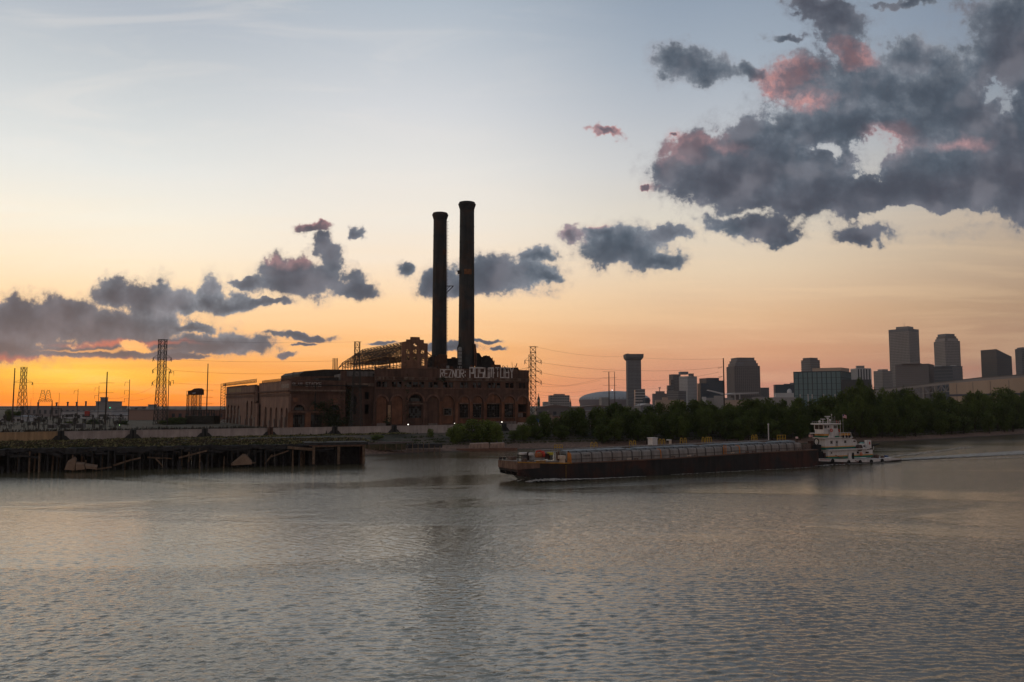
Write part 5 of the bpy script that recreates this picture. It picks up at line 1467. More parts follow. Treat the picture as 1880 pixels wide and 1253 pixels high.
# railing with amber panel on the upper deck aft
hb(1541, 1561.5, 796, 800.6, TB + 1.2, TB + 1.3, 'rail_panel', M_BAND); hb(1534, 1546, 800.6, 803.9, TB + 1.3, TB + 1.5, 'green_band', M_GREEN)
mb = MB()
for x in (1541, 1546, 1551, 1556, 1561): t, z0 = BG.pick(x, 804, TB + 1.1); _, z1 = BG.pick(x, 794.8, TB + 1.1); mb.bar(BG.P(t, TB + 1.1, z0), BG.P(t, TB + 1.1, z1), .08)
ta, z = BG.pick(1541, 794.8, TB + 1.1); tc, _ = BG.pick(1561.5, 794.8, TB + 1.1); mb.bar(BG.P(ta, TB + 1.1, z), BG.P(tc, TB + 1.1, z), .1); mb.bar(BG.P(tc, TB + 1.1, z), BG.P(tc + .8, TB + 1.1, z - 1.6), .1); mb.build('railing', M_WHITE, tug)
def ring(x, y, b, r, r2, name, m, seg=12):
    t, z = BG.pick(x, y, b); mb = MB()
    for i in range(seg):
        q0, q1 = 6.2832 * i / seg, 6.2832 * (i + 1) / seg
        mb.tube(BG.P(t + r * math.cos(q0), b, z + r * math.sin(q0)), BG.P(t + r * math.cos(q1), b, z + r * math.sin(q1)), r2, r2, 6)
    return mb.build(name, m, tug)
ring(1526.4, 790.5, TB + .9, .42, .14, 'life_ring', mat('life_ring_red', (.55, .06, .035), .6, .1)); ring(1581, 834, TB + .5, .42, .14, 'life_ring', mat('life_ring_orange', (.60, .13, .05), .6, .1)); ring(1539.5, 791, TB + 2.4, .4, .12, 'life_ring', mat('life_ring_red', (.55, .06, .035)))
for x in (1548, 1554.5, 1559.5): ring(x, 801.8, TB + 1.0, .28, .16, 'tyre', M_TYRE, 10)
for x, y in ((1529, 846.5), (1558.5, 848.6), (1579.5, 848.4), (1600, 847.8), (1620, 846)): ring(x, y, TB - .4, .42, .22, 'tyre_fender', M_TYRE, 12)
ring(1499, 811.5, TB + 3.4, 1.0, .16, 'hose_coil', M_TYRE, 14)
# gear on the fore side
hb(1507, 1513, 795.8, 797, TB + 1.4, TB + 5.6, 'wing_platform', M_WHITE); pole(1495, 797, 792, TB + 5, .06, 'rail_post', M_TEAL); hb(1488.5, 1493, 798.5, 803, TB + 4.4, TB + 5.2, 'crate', mat('pale_red_crate', (.5, .28, .26), .7, .2))
hb(1498, 1508, 817, 829, TB + 2, TB + 3.4, 'knee_and_shade_box', M_TYRE); hb(1489, 1494, 810, 826, TB + 4.4, TB + 5.6, 'knee_and_shade_box', M_HULL)
# drum, boxes and crane aft
mb = MB(); t, z = BG.pick(1578.8, 822.6, TB + .6); mb.tube(BG.P(t, TB + .3, z), BG.P(t, TB + 2.6, z), .98, .98, 16); mb.build('rope_drum', mat('dark_net', (.085, .06, .055), .9, .5, 3), tug)
hb(1586, 1597, 815, 826, TB + 2, TB + 4, 'aft_casing', M_WHITE); hb(1585.5, 1588, 818, 821, TB + 1.9, TB + 2, 'window', M_GLASS); hb(1584, 1588, 812.5, 816, TB + 3, TB + 4.2, 'teal_box', mat('pale_teal', (.12, .28, .27), .6, .1))
hb(1591, 1600, 808.5, 823.5, TB + 1.4, TB + 2.2, 'white_locker', M_WHITE); hb(1596, 1598, 811.5, 816.5, TB + 1.3, TB + 1.4, 'red_mark', M_RED)
slab([(1601, 817), (1616, 815), (1612, 817.6), (1602, 819.6)], TB + 2, TB + 2.8, 'boom', M_TYRE); hb(1600.5, 1602.5, 816.5, 821, TB + 1.8, TB + 3, 'boom_heel', M_TYRE); pole(1604, 826, 816.5, TB + 2.4, .08, 'boom_post', M_WHITE)
hb(1592, 1602, 823.8, 826.2, TB + 1, TB + 3, 'winch', M_HULL); hb(1591, 1595, 829.8, 832.4, TB + .6, TB + 1.2, 'bracket', M_HULL); hb(1574.5, 1577, 829.5, 833, TB + .7, TB + 1, 'lamp', M_HULL)
rh = random.Random(3); mb = MB()
for i in range(26):
    x = rh.uniform(1602, 1618); top = 832 + (x - 1602) * .45 + rh.uniform(0, 3); t, z0 = BG.pick(x, 842, TB + 3); _, z1 = BG.pick(x, top, TB + 3); b = TB + rh.uniform(1, 5); BG.box(mb, t - rh.uniform(.1, .5), t + rh.uniform(.1, .4), b, b + .6, z0 - .4, z1)
mb.build('deck_machinery', mat('brown_winch', (0.12, 0.08, 0.065)), tug)
mb = MB(); t, z = BG.pick(1627.6, 838.4, TB + 3); mb.tube(BG.P(t - .8, TB + 3, z), BG.P(t + .4, TB + 3, z), .36, .36, 10); mb.build('blue_barrel', mat('blue_barrel', (.02, .06, .16), .6, .1), tug)
for pts, nm in (([(1533.5, 836), (1540, 838.6), (1547.5, 840)], 'red_hose'), ([(1570, 845.8), (1575, 848), (1581, 849.6)], 'red_hose')):
    mb = MB(); pp = []
    for x, y in pts: t, z = BG.pick(x, y, TB + .6 if y < 842 else TB - .3); pp.append(BG.P(t, TB + .6 if y < 842 else TB - .3, z))
    for a, c in zip(pp, pp[1:]): mb.tube(a, c, .09, .09, 6)
    mb.build(nm, mat('hose_red', (.22, .03, .025), .7, .2), tug)
nm = MB()
for k in range(12): a = BG.pick(1506 + k * 1.5, 845.4, TB - .2)[0]; z = BG.pick(1506 + k * 1.5, 845.6, TB - .2)[1]; BG.box(nm, a, a + .16, TB - .2, TB - .12, z, z + .34)
nm.build('worn_name_marks', mat('faded_name', (.28, .12, .11), .8, .2), tug)
# flag on its staff
t, z = BG.pick(1547.3, 766, 5); fs = thing('flag', 'small red and white striped flag with a blue corner flying above the pushboat', 'flag', BG.P(t, 5, z - 6))
mb = MB(); _, zb = BG.pick(1547.3, 804, 5); mb.tube(BG.P(t, 5, zb), BG.P(t, 5, z + .9), .04, .03, 6); mb.build('staff', M_WHITE, fs)
def cloth(s0, s1, v0, v1, name, m):
    mb = MB(); n = 6; f = lambda s_, v_: BG.P(t + s_ * 1.95, 5 + .16 * math.sin(s_ * 7), z + .75 - v_ * 1.05 - .28 * s_ * s_ + .07 * math.sin(s_ * 6))
    for i in range(n):
        a = s0 + (s1 - s0) * i / n; c = s0 + (s1 - s0) * (i + 1) / n; mb.add([f(a, v0), f(c, v0), f(c, v1), f(a, v1)], [(0, 1, 2, 3)])
    mb.build(name, m, fs)
FR, FWh, FB = mat('flag_red', (.45, .04, .05), .8, .1), mat('flag_white', (.7, .62, .6), .8, .1), mat('flag_blue', (.04, .05, .16), .8, .1)
for k in range(13): cloth(0.36 if k < 7 else 0, 1, k / 13, (k + 1) / 13, 'stripe', FR if k % 2 == 0 else FWh)
cloth(0, .36, 0, 7 / 13, 'canton', FB)

# ------------------------------------------------------------------ foam and wake
m = bpy.data.materials.new('foam'); m.use_nodes = True
h = G(m.node_tree); p = m.node_tree.nodes['Principled BSDF']; geo = h.n('ShaderNodeNewGeometry').outputs['Position']
fn_ = h.noise(geo, 1.4, 6, .7)
h.put(p.inputs['Base Color'], h.mix(h.rng(fn_, .35, .6), (.16, .14, .115, 1), (.42, .38, .345, 1))); p.inputs['Roughness'].default_value = .9
uvn = h.n('ShaderNodeAttribute'); uvn.attribute_name = 'edge'
h.put(p.inputs['Alpha'], h.rng(h.m('ADD', uvn.outputs['Fac'], h.m('MULTIPLY', h.m('SUBTRACT', fn_, .5), 2.2)), .45, .75))
M_FOAM = m


def foam(name, path, lift, fade=.55, n_w=10):
    """churned water: a lumpy strip along path [(t, b, half width, height)] in the barge's frame"""
    rs = np.random.RandomState(len(path) * 7 + int(path[0][0]))
    T0 = np.array([q_[0] for q_ in path]); k = np.linspace(0, len(path) - 1, max(12, int(abs(T0[-1] - T0[0]) * 2.2)))
    arr = [np.interp(k, range(len(path)), [q_[j] for q_ in path]) for j in range(4)]
    vs = []; fs = []; at_ = []
    for i in range(len(k)):
        for j in range(n_w + 1):
            u = -1 + 2 * j / n_w; e = (1 - abs(u)) * min(1, i / 3, (len(k) - 1 - i) / 5)
            q_ = BG.P(arr[0][i], arr[1][i] + u * arr[2][i], lift + arr[3][i] * max(0, 1 - u * u) * rs.uniform(.4, 1) * min(1, i / 2, (len(k) - 1 - i) / 5))
            vs.append(tuple(q_)); at_.append(e * fade * 2)
    for i in range(len(k) - 1):
        for j in range(n_w): a = i * (n_w + 1) + j; fs.append((a, a + 1, a + n_w + 2, a + n_w + 1))
    me = bpy.data.meshes.new(name); me.from_pydata(vs, [], fs); me.shade_smooth(); me.materials.append(M_FOAM)
    at2 = me.attributes.new('edge', 'FLOAT', 'POINT'); at2.data.foreach_set('value', np.array(at_, np.float32))
    o = bpy.data.objects.new(name, me); C.objects.link(o); tag(o, kind='stuff'); return o
foam('foam', [(-12.5, -1.2, 1.0, .3), (-9, -1.0, 1.7, .8), (-5, -1.2, 1.7, .8), (0, -1.6, 1.2, .5), (6, -1.8, .9, .25), (14, -2.0, .5, .18), (24, -2.2, .35, .08)], .10, .95)
foam('foam', [(-14, 1, 1.0, .2), (-11, 2.0, 2.0, .7), (-10.5, 6, 2.2, .6)], .10, .6)
foam('foam', [(30, -1.6, .5, .1), (50, -2.0, .6, .12), (70, -2.2, .6, .1), (95, -1.8, .4, .1)], .08, .45)
foam('foam', [(tend - 2, -.2, .8, .3), (tend + 6, .2, 1.0, .35), (tend + 20, .2, .5, .2), (tend + 36, .6, .8, .2)], .08, .55)
foam('foam', [(tend + 37, 5, 3.0, .7), (tend + 46, 5, 4.0, .5), (tend + 60, 6, 6, .4), (tend + 100, 8, 10, .2), (tend + 140, 10, 13, .1)], .06, .6)
foam('foam', [(tend + 40, 12, 3, .3), (tend + 90, 26, 6, .2), (tend + 150, 44, 9, .1)], .05, .3)
foam('foam', [(tend + 42, 0, 3, .3), (tend + 90, -6, 5, .2), (tend + 150, -16, 8, .1)], .05, .3)

# ------------------------------------------------------------------ skyline
def cmat(name, col, **k): return mat(name, col, **{**dict(rough=.8, var=.08, scale=.02), **k})
C_SLATE, C_BROWN, C_WHITE, C_BEIGE, C_GREY, C_BLUE, C_TAN = (cmat('city_slate', (.17, .17, .185)), cmat('city_brown', (.16, .14, .14)), cmat('city_white', (.42, .41, .42)), cmat('city_beige', (.38, .28, .22)),
    cmat('city_grey', (.24, .225, .22)), cmat('city_blue_glass', (.03, .05, .075), rough=.3), cmat('city_tan', (.27, .25, .245)))
C_DARK = cmat('city_window_glass', (.045, .05, .06), rough=.3); C_LIGHTBAND = cmat('city_light_bands', (.36, .34, .34)); C_TEAL = cmat('city_teal_glass', (.10, .17, .19), rough=.28); C_TEALD = cmat('city_teal_frame', (.05, .07, .08))
C_ROOF = cmat('warehouse_roof', (.16, .12, .11)); C_WH = cmat('warehouse_wall', (.32, .25, .22)); C_MET = cmat('shed_metal', (.42, .41, .42), streak=.2)
CB = 6.0


def corner(pxL, pxC, pxR, D, th):
    """footprint of a block whose near corner is seen at pxC, left face to pxL, right face to pxR"""
    uc, u0, u1 = (ray(x, 700)[0] for x in (pxC, pxL, pxR))
    c = Vector((uc * D, D))
    best = None
    for k in range(1, 400):                                  # turn the block so that its plan comes out nearly square
        q = math.atan(u1) + 0.004 * k
        if q > math.pi / 2 + 0.4: break
        a_ = (c.x - u0 * D) / (math.cos(q) + u0 * math.sin(q)); b__ = (u1 * D - c.x) / (math.sin(q) - u1 * math.cos(q))
        if a_ <= 0 or b__ <= 0: continue
        e = abs(math.log(a_ / b__))
        if best is None or e < best[0]: best = (e, q)
    th = best[1]; ct, st = math.cos(th), math.sin(th)
    wl = (c.x - u0 * D) / (ct + u0 * st); wr = (u1 * D - c.x) / (st - u1 * ct)
    l = c + Vector((-ct, st)) * wl; r = c + Vector((st, ct)) * wr
    return [l, c, r, l + r - c]


def shrink(fp, k):
    m_ = sum(fp, Vector((0, 0))) / len(fp); return [m_ + (q_ - m_) * k for q_ in fp]


def bands(fp, z0, z1, n, frac, off):
    mb = MB(); f2 = offset(fp, off); h_ = (z1 - z0) / n
    for i in range(n): mb.prism(f2, z0 + i * h_, z0 + (i + frac) * h_)
    return mb


def offset(fp, d):
    m_ = sum(fp, Vector((0, 0))) / len(fp); out = []
    n = len(fp)
    for i in range(n):
        p0, p1, p2 = fp[i - 1], fp[i], fp[(i + 1) % n]
        e1 = (p1 - p0).normalized(); e2 = (p2 - p1).normalized()
        n1 = Vector((e1.y, -e1.x)); n2 = Vector((e2.y, -e2.x))
        if (p1 - m_).dot(n1 + n2) < 0: n1, n2 = -n1, -n2
        out.append(p1 + (n1 + n2) / (1 + n1.dot(n2)) * d)
    return out


def piers(fp, z0, z1, pitch, w, off, faces=(0, 1)):
    mb = MB(); n = len(fp)
    for i in faces:
        a, b_ = fp[i], fp[(i + 1) % n]; L = (b_ - a).length; k = max(1, round(L / pitch)); d = (b_ - a).normalized(); nn_ = Vector((d.y, -d.x))
        m_ = sum(fp, Vector((0, 0))) / n
        if (a - m_).dot(nn_) < 0: nn_ = -nn_
        for j in range(k + 1):
            p_ = a + d * (L * j / k); mb.prism([p_ - d * w / 2 - nn_ * .3, p_ + d * w / 2 - nn_ * .3, p_ + d * w / 2 + nn_ * off, p_ - d * w / 2 + nn_ * off], z0, z1)
    return mb


def tower(name, label, px, ytop, D, th=0.35, body=C_DARK, grid=C_GREY, floor=3.9, frac=.5, pitch=0, pw=1.2, ybase=None, cat='building', roof=None, group=None, extra=None):
    pxL, pxC, pxR = px
    fp = corner(pxL, pxC, pxR, D, th)
    zt = at(pxC, ytop, D).z; c = sum(fp, Vector((0, 0))) / 4
    o = thing(name, label, cat, (c.x, c.y, CB), group)
    MB().prism(fp, CB - 1, zt - .5).build('wall', body, o)
    n = max(2, int((zt - CB - 3) / floor))
    if frac: bands(fp, CB, zt - 1.5, n, frac, .45).build('floor_bands', grid, o)['kind'] = 'stuff'
    if pitch: piers(fp, CB, zt - 1, pitch, pw, .6).build('piers', grid, o)['kind'] = 'stuff'
    mb = MB().prism(offset(fp, .5), zt - 1.5, zt); mb.build('parapet', grid, o)
    if roof:
        for (a, b_, c_, yy, m_) in roof:
            f2 = corner(a, b_, c_, D + 6, th); MB().prism(f2, zt - .2, at(b_, yy, D).z).build('roof_house', m_, o)
    return o, fp, zt


# flared tower
D = 2300; u = ray(1163.5, 700)[0]
t1_, fp, zt = tower('office_tower', 'tall slim slate tower with a wide dark flared top, standing alone on the skyline', (1150, 1153, 1177), 662, D, .10, C_DARK, C_SLATE, 4.0, .5, 3.6, 1.0, cat='tower')
mb = MB(); z0 = zt; zc = at(1163, 654, D).z; ze = at(1163, 650.5, D).z
f0 = fp; f1 = offset(fp, 3.4); f2 = offset(fp, 6.8); f3 = offset(fp, 7.4)
mb.hexa([(*q_, z0) for q_ in f0], [(*q_, z0 + 3) for q_ in f1]); mb.hexa([(*q_, z0 + 3) for q_ in f1], [(*q_, zc - 4) for q_ in f2]); mb.hexa([(*q_, zc - 4) for q_ in f2], [(*q_, ze) for q_ in f3]); mb.build('flared_crown', cmat('crown_dark', (.10, .10, .105)), t1_)
mb = MB(); q_ = at(1154, 650, D); mb.box(q_.x - 3, q_.x + 3, D + 10, D + 16, ze - .2, ze + 2.2); mb.box(q_.x + 14, q_.x + 32, D + 10, D + 20, ze - .2, ze + 1); mb.build('roof_house', C_SLATE, t1_)
tower('office_block', 'low striped pale block at the foot of the flared tower', (1164, 1166, 1184), 716, 2100, .12, C_DARK, C_LIGHTBAND, 7, .5, roof=[(1171, 1172, 1184, 714.5, C_SLATE)])
tower('office_block', 'small dark blue low block right of the striped block', (1180, 1184, 1191.5), 731.5, 2080, .3, C_BLUE, C_BLUE, 4, .3)
mono, fp, zt = tower('office_block', 'brown block with a stepped top and a small figure on its roof', (1197, 1199, 1224), 723, 2000, .2, C_BROWN, C_BROWN, 4, .4, roof=[(1203, 1204, 1220, 718.5, C_BROWN)])
mb = MB(); q_ = at(1211, 718.5, 2006); mb.bar(q_ - Vector((0, 0, 2)), q_ + Vector((0, 0, 9)), 1.6); mb.bar(q_ + Vector((-3, 0, 8)), q_ + Vector((3, 0, 10)), 1.4); mb.bar(q_ + Vector((0, 0, 5)), q_ + Vector((2.6, 0, 8)), 1.2); mb.build('roof_ornament', C_BROWN, mono)
tower('office_tower', 'dark brown stepped tower left of the white tower', (1229, 1236, 1249), 687.5, 2150, .5, C_DARK, C_BROWN, 4, .62, 5, 1.6, cat='tower', roof=[(1246, 1250, 1264, 682.5, C_SLATE)])
tower('office_block', 'narrow slate block stepping down left of the brown tower', (1224, 1226, 1236), 708, 2140, .3, C_DARK, C_SLATE, 4, .5)
tower('office_block', 'upper step of slate block between narrow block and brown tower', (1230, 1231, 1237), 697, 2146, .3, C_DARK, C_BROWN, 4, .5)
tower('office_tower', 'bright white grid fronted tower, paler than its neighbours', (1247.5, 1262, 1279), 691, 2050, .55, C_DARK, C_WHITE, 3.6, .45, 3.4, 1.5, cat='tower', roof=[(1264, 1265, 1274, 686, C_BROWN)])
tower('office_block', 'low blue grey block in front of the brown stepped tower', (1224, 1245, 1259), 718, 1950, .5, C_DARK, C_SLATE, 4, .45)
tower('warehouse', 'long low beige building at the foot of the downtown blocks', (1202, 1203, 1255), 734.5, 1500, .05, C_BEIGE, C_BEIGE, 4, .4, roof=[(1215, 1216, 1226, 730, C_BEIGE)])
tower('office_tower', 'dark blue glass block with three stepped roofs', (1280, 1286, 1300), 704, 2120, .4, C_BLUE, C_BLUE, 4, .25)
tower('office_tower', 'dark blue glass slab, tallest of the stepped blue group', (1284, 1297, 1320), 694.5, 2160, .3, C_BLUE, C_BLUE, 4, .25, roof=[(1296, 1298, 1319, 694, C_BLUE)])
tower('office_block', 'dark blue glass shoulder block behind the tall utility pole', (1316, 1319, 1330), 699, 2170, .3, C_BLUE, C_BLUE, 4, .25)
hb_, fp, zt = tower('hotel_tower', 'broad brown tower with stepped shoulders at its roof', (1334.8, 1349, 1395), 672, 1900, .28, C_DARK, C_BROWN, 3.6, .45, 4.6, 1.9, cat='tower')
for (a, b_, c_, yy) in ((1337.5, 1351, 1392, 667), (1340, 1353, 1389, 662), (1342.8, 1355, 1386, 656.8)):
    f2 = corner(a, b_, c_, 1903, .28); z = at(b_, yy, 1903).z; MB().prism(f2, zt - 1, z - 1.2).build('stepped_roof', C_BROWN, hb_); MB().prism(offset(f2, .4), z - 1.2, z).build('parapet', C_SLATE, hb_); bands(f2, zt, z - 1.4, 3, .4, .3).build('floor_bands', C_SLATE, hb_)['kind'] = 'stuff'
tower('office_block', 'small slate block tucked right of the broad brown tower', (1394, 1397, 1411.5), 712, 1950, .3, C_SLATE, C_SLATE, 4, .4)
tower('office_block', 'long dark blue block left of the teal glass building', (1420, 1423, 1459), 706.5, 1700, .2, C_BLUE, C_BLUE, 4, .25, roof=[(1438, 1439, 1452, 705, C_BLUE), (1450, 1451, 1457, 703, C_SLATE)])
dm = thing('office_block', 'small pale block with a little dome in front of the long dark blue block', 'building', at(1440, 735, 1600) * 1.0); f2 = corner(1421, 1423, 1458, 1600, .15); zt = at(1440, 722, 1600).z
MB().prism(f2, CB, zt).build('wall', C_WHITE, dm); q_ = at(1452.5, 720, 1605); MB().lathe((q_.x, q_.y + 10, 0), [(4.6, zt - 1), (4.6, zt + 3), (4.0, zt + 6), (2.2, zt + 8), (.2, zt + 8.8)], 14).build('dome', C_WHITE, dm, smooth=True)
oc, fp, zt = tower('office_tower', 'brown octagonal topped tower behind the teal glass building', (1472, 1489, 1506), 661, 1800, .6, C_SLATE, C_BROWN, 5, .5)
f2 = corner(1475, 1489, 1502.5, 1803, .6); MB().prism(f2, zt - .5, at(1489, 656.8, 1800).z).build('roof_house', C_BROWN, oc)
gl, fp, zt = tower('glass_building', 'wide teal glass building with vertical fins', (1457.5, 1544, 1562), 681, 1250, .20, C_TEAL, C_TEALD, 9, .06, 7.0, .9)
MB().prism(corner(1492, 1545, 1560, 1262, .2), zt - .5, at(1540, 675, 1262).z).build('curved_roof', C_BEIGE, gl)
st_, fp, zt = tower('office_block', 'block of white and black vertical stripes right of the teal building', (1563, 1574, 1599), 676.5, 1350, .32, C_DARK, C_WHITE, 60, .02, 4.5, 2.3, roof=[(1572, 1574, 1588, 671.5, C_GREY)])
f3 = corner(1543, 1574, 1599.5, 1240, .2); MB().prism(corner(1543, 1545, 1599.5, 1240, .12), CB, at(1560, 697.5, 1240).z).build('dark_podium', cmat('podium', (.06, .06, .065)), st_)
tower('office_block', 'grey stone block just left of the tallest tower', (1605, 1621, 1638), 681, 1900, .62, C_DARK, C_TAN, 3.6, .6, 3.2, 1.2, roof=[(1612, 1621, 1631, 678, C_GREY)])
osq, fp, zt = tower('skyscraper', 'tallest skyscraper on the skyline, pale stone with a flat dark top', (1635.5, 1671.5, 1690), 603.5, 2000, .72, C_DARK, C_TAN, 4.0, .58, 3.6, 1.4, cat='skyscraper')
MB().prism(offset(fp, .7), at(1671, 608, 2000).z, zt + .3).build('top_band', C_SLATE, osq)
MB().prism(corner(1648.5, 1671.5, 1681, 2010, .72), zt - .2, at(1671, 598.5, 2000).z).build('roof_house', C_GREY, osq)
mb = MB(); q_ = at(1660, 598, 2015); mb.bar(q_ - Vector((0, 0, 2)), q_ + Vector((0, 0, 7)), .5); mb.build('mast', C_SLATE, osq)
tower('office_block', 'wide brown grey slab in front of the tallest skyscraper', (1645.5, 1706, 1715.5), 668, 1600, .52, C_SLATE, C_BROWN, 4, .62, 4, 1.2, roof=[(1656, 1690, 1694, 666.5, C_BROWN)])
pl, fp, zt = tower('skyscraper', 'second tall tower, brown with a crown of stepped corners', (1718, 1737.5, 1765), 626, 1900, .66, C_DARK, C_TAN, 3.8, .6, 3.4, 1.3, cat='skyscraper')
for (a, b_, c_, yy, m_) in ((1720, 1738, 1762.5, 621.5, C_TAN), (1722.5, 1739, 1759.5, 617.5, C_BROWN), (1725, 1741, 1756.5, 613, C_SLATE)):
    MB().prism(corner(a, b_, c_, 1903, .66), zt - .5, at(b_, yy, 1903).z).build('stepped_crown', m_, pl)
tower('office_block', 'low dark blue striped block at the foot of the second tall tower', (1715.5, 1750, 1768), 672, 1550, .6, C_BLUE, cmat('blue_band', (.07, .09, .12)), 6, .3, roof=[(1716, 1724, 1730, 671, C_WHITE), (1746, 1752, 1757, 670.5, C_WHITE)])
wd = thing('office_tower', 'blue glass tower whose roof slopes down to the right', 'tower', (0, 0, CB)); f2 = corner(1803, 1832, 1859.5, 1700, .75); c_ = sum(f2, Vector((0, 0))) / 4; wd.location = (c_.x, c_.y, CB)
zh = at(1810, 642.5, 1720).z; zl = at(1859, 655.5, 1720).z
mb = MB(); mb.hexa([(*q_, CB) for q_ in f2], [(*f2[0], zh), (*f2[1], zh), (*f2[2], zl), (*f2[3], zl + 3)]); mb.build('wall', cmat('wedge_glass', (.045, .055, .07), rough=.3), wd)
bands(f2, CB, zl - 3, 30, .22, .3).build('floor_bands', cmat('wedge_band', (.09, .085, .085)), wd)['kind'] = 'stuff'
tower('office_tower', 'dark tower cut by the right edge of the view', (1867, 1879, 1900), 640, 1800, .8, C_DARK, C_SLATE, 4, .5, 4, 1.2, cat='tower', roof=[(1870, 1880, 1895, 637.5, C_SLATE)])
# domed stadium
sd_ = thing('stadium', 'wide low stadium under a shallow white dome', 'stadium', at(1135, 745, 2700)); c_ = at(1137, 745, 2700); r_ = 68 / FPX * 2700
zb = at(1137, 733.5, 2700).z; ztp = at(1137, 717, 2700).z
prof = [(r_ * .94, CB - 4), (r_ * 1.0, zb - 4), (r_ * 1.0, zb)]
MB().lathe((c_.x, c_.y + r_, 0), prof, 64).build('drum', cmat('stadium_wall', (.14, .12, .14)), sd_, smooth=True)
prof = [(r_ * .995, zb - .2)] + [(r_ * .99 * math.cos(R(a)), zb + (ztp - zb) * math.sin(R(a))) for a in (4, 12, 22, 34, 46, 58, 70, 80, 88)]
MB().lathe((c_.x, c_.y + r_, 0), prof, 64).build('dome', cmat('stadium_dome', (.26, .28, .31)), sd_, smooth=True)
mb = MB()
for k in range(56): a = 6.2832 * k / 56; mb.box(c_.x + r_ * .97 * math.cos(a) - 1.6, c_.x + r_ * .97 * math.cos(a) + 1.6, c_.y + r_ + r_ * .97 * math.sin(a) - 1.6, c_.y + r_ + r_ * .97 * math.sin(a) + 1.6, zb, zb + 5.5)
mb.build('roof_vents', C_DARK, sd_)['kind'] = 'stuff'
q_ = at(1124, 716.6, 2600); mb = MB(); mb.ball(q_, 1.5, 1.0); mb.build('lamp', glow_mat('stadium_lamp', (1, 1, 1), 2.5), sd_)
tower('office_block', 'low grey block in front of the stadium wall', (1100, 1104, 1117), 730, 2200, .4, C_GREY, C_GREY, 4, .4)
tower('hospital_block', 'pale flat roofed block with a roof house left of the stadium', (1007, 1010, 1045), 726, 1750, .12, C_DARK, C_TAN, 5.2, .62, 5, 1.6, roof=[(1016, 1017, 1037, 723.7, C_BROWN)])
tower('office_block', 'distant pale blue low block between spires and the pale hospital', (996, 998, 1010), 738, 3000, .1, C_GREY, C_GREY, 4, .3)
for px, y0, w, D_, lab in ((989, 722, 5, 1200, 'dark green roofed church spire beside the right pylon'), (1047.5, 730, 3.2, 1300, 'thin dark church spire right of the pale hospital block')):
    q_ = at(px, 745, D_); s_ = w / FPX * D_ / 2; z_ = at(px, y0, D_).z; o = thing('church_spire', lab, 'church', (q_.x, q_.y, CB))
    h_ = z_ - CB; zm = at(px, y0 + 12, D_).z
    mb = MB(); mb.box(q_.x - s_, q_.x + s_, q_.y, q_.y + 2 * s_, CB, zm); mb.build('belfry', C_SLATE, o)
    mb = MB(); mb.lathe((q_.x, q_.y + s_, 0), [(s_ * 1.15, zm), (s_ * .8, zm + (z_ - zm) * .25), (s_ * .3, zm + (z_ - zm) * .55), (.12, z_)], 8); mb.build('spire', cmat('spire_copper', (.05, .06, .055)), o)
# elevated road, truss and halls on the right
rd = thing('elevated_road', 'raised road deck on a steel truss climbing towards the right edge', 'bridge', at(1690, 730, 900))
D0, D1 = 1050, 760
def rp(px, y, D): return at(px, y, D)
pts = [(1560, 723, 1080), (1603, 717.5, 1020), (1660, 711, 960), (1740, 702, 880), (1800, 695, 820), (1900, 688, 745)]
for (x0, y0, d0), (x1, y1, d1) in zip(pts, pts[1:]):
    a, b_ = rp(x0, y0, d0), rp(x1, y1, d1); mb = MB(); off = Vector((0, 14, 0)); dn = Vector((0, 0, -2.6))
    mb.hexa([a + dn, b_ + dn, b_ + dn + off, a + dn + off], [a, b_, b_ + off, a + off]); mb.build('road_deck', cmat('road_deck', (.20, .18, .18)), rd)
    mb = MB(); mb.hexa([a + Vector((0, -.6, 0)), b_ + Vector((0, -.6, 0)), b_ + Vector((0, 0, 0)), a], [a + Vector((0, -.6, 1.2)), b_ + Vector((0, -.6, 1.2)), b_ + Vector((0, 0, 1.2)), a + Vector((0, 0, 1.2))]); mb.build('barrier', cmat('barrier', (.10, .095, .095)), rd)
def rz(px): x_ = [p_[0] for p_ in pts]; return float(np.interp(px, x_, [p_[1] for p_ in pts])), float(np.interp(px, x_, [p_[2] for p_ in pts]))
prev = None
mb = MB()
for k, px in enumerate(np.arange(1648, 1746, 8.0)):
    y, D_ = rz(px); a = rp(px, y, D_) - Vector((0, 0, 2.6)); b_ = a - Vector((0, 0, 7.5))
    if prev:
        mb.bar(prev[1], b_, 1.0); mb.bar(prev[0] if k % 2 else prev[1], b_ if k % 2 else a, .8)
    mb.bar(a, b_, .7); prev = (a, b_)
mb.build('truss', cmat('truss_grey', (.17, .16, .165)), rd)
for px in (1640, 1668, 1700, 1722): 
    y, D_ = rz(px); a = rp(px, y, D_) - Vector((0, -5, 3)); mb = MB(); mb.bar(Vector((a.x, a.y, CB)), a, 2.2); mb.build('pier', cmat('pier_grey', (.20, .18, .17)), rd)
hall = thing('exhibition_hall', 'huge low beige hall with a dark stripe under the raised road', 'hall', at(1820, 740, 800))
c0, c1 = at(1744, 740, 860), at(1960, 740, 700); zt0 = at(1744, 704, 860).z
zt1 = at(1880, 690.5, 745).z
mb = MB(); mb.hexa([(c0.x, c0.y, CB), (c1.x, c1.y, CB), (c1.x + 60, c1.y + 90, CB), (c0.x + 60, c0.y + 90, CB)], [(c0.x, c0.y, zt0), (c1.x, c1.y, zt1), (c1.x + 60, c1.y + 90, zt1), (c0.x + 60, c0.y + 90, zt0)]); mb.build('wall', cmat('hall_wall', (.34, .25, .19), streak=.1), hall)
dn = (Vector((c1.x, c1.y)) - Vector((c0.x, c0.y))).normalized(); nn_ = Vector((dn.y, -dn.x))
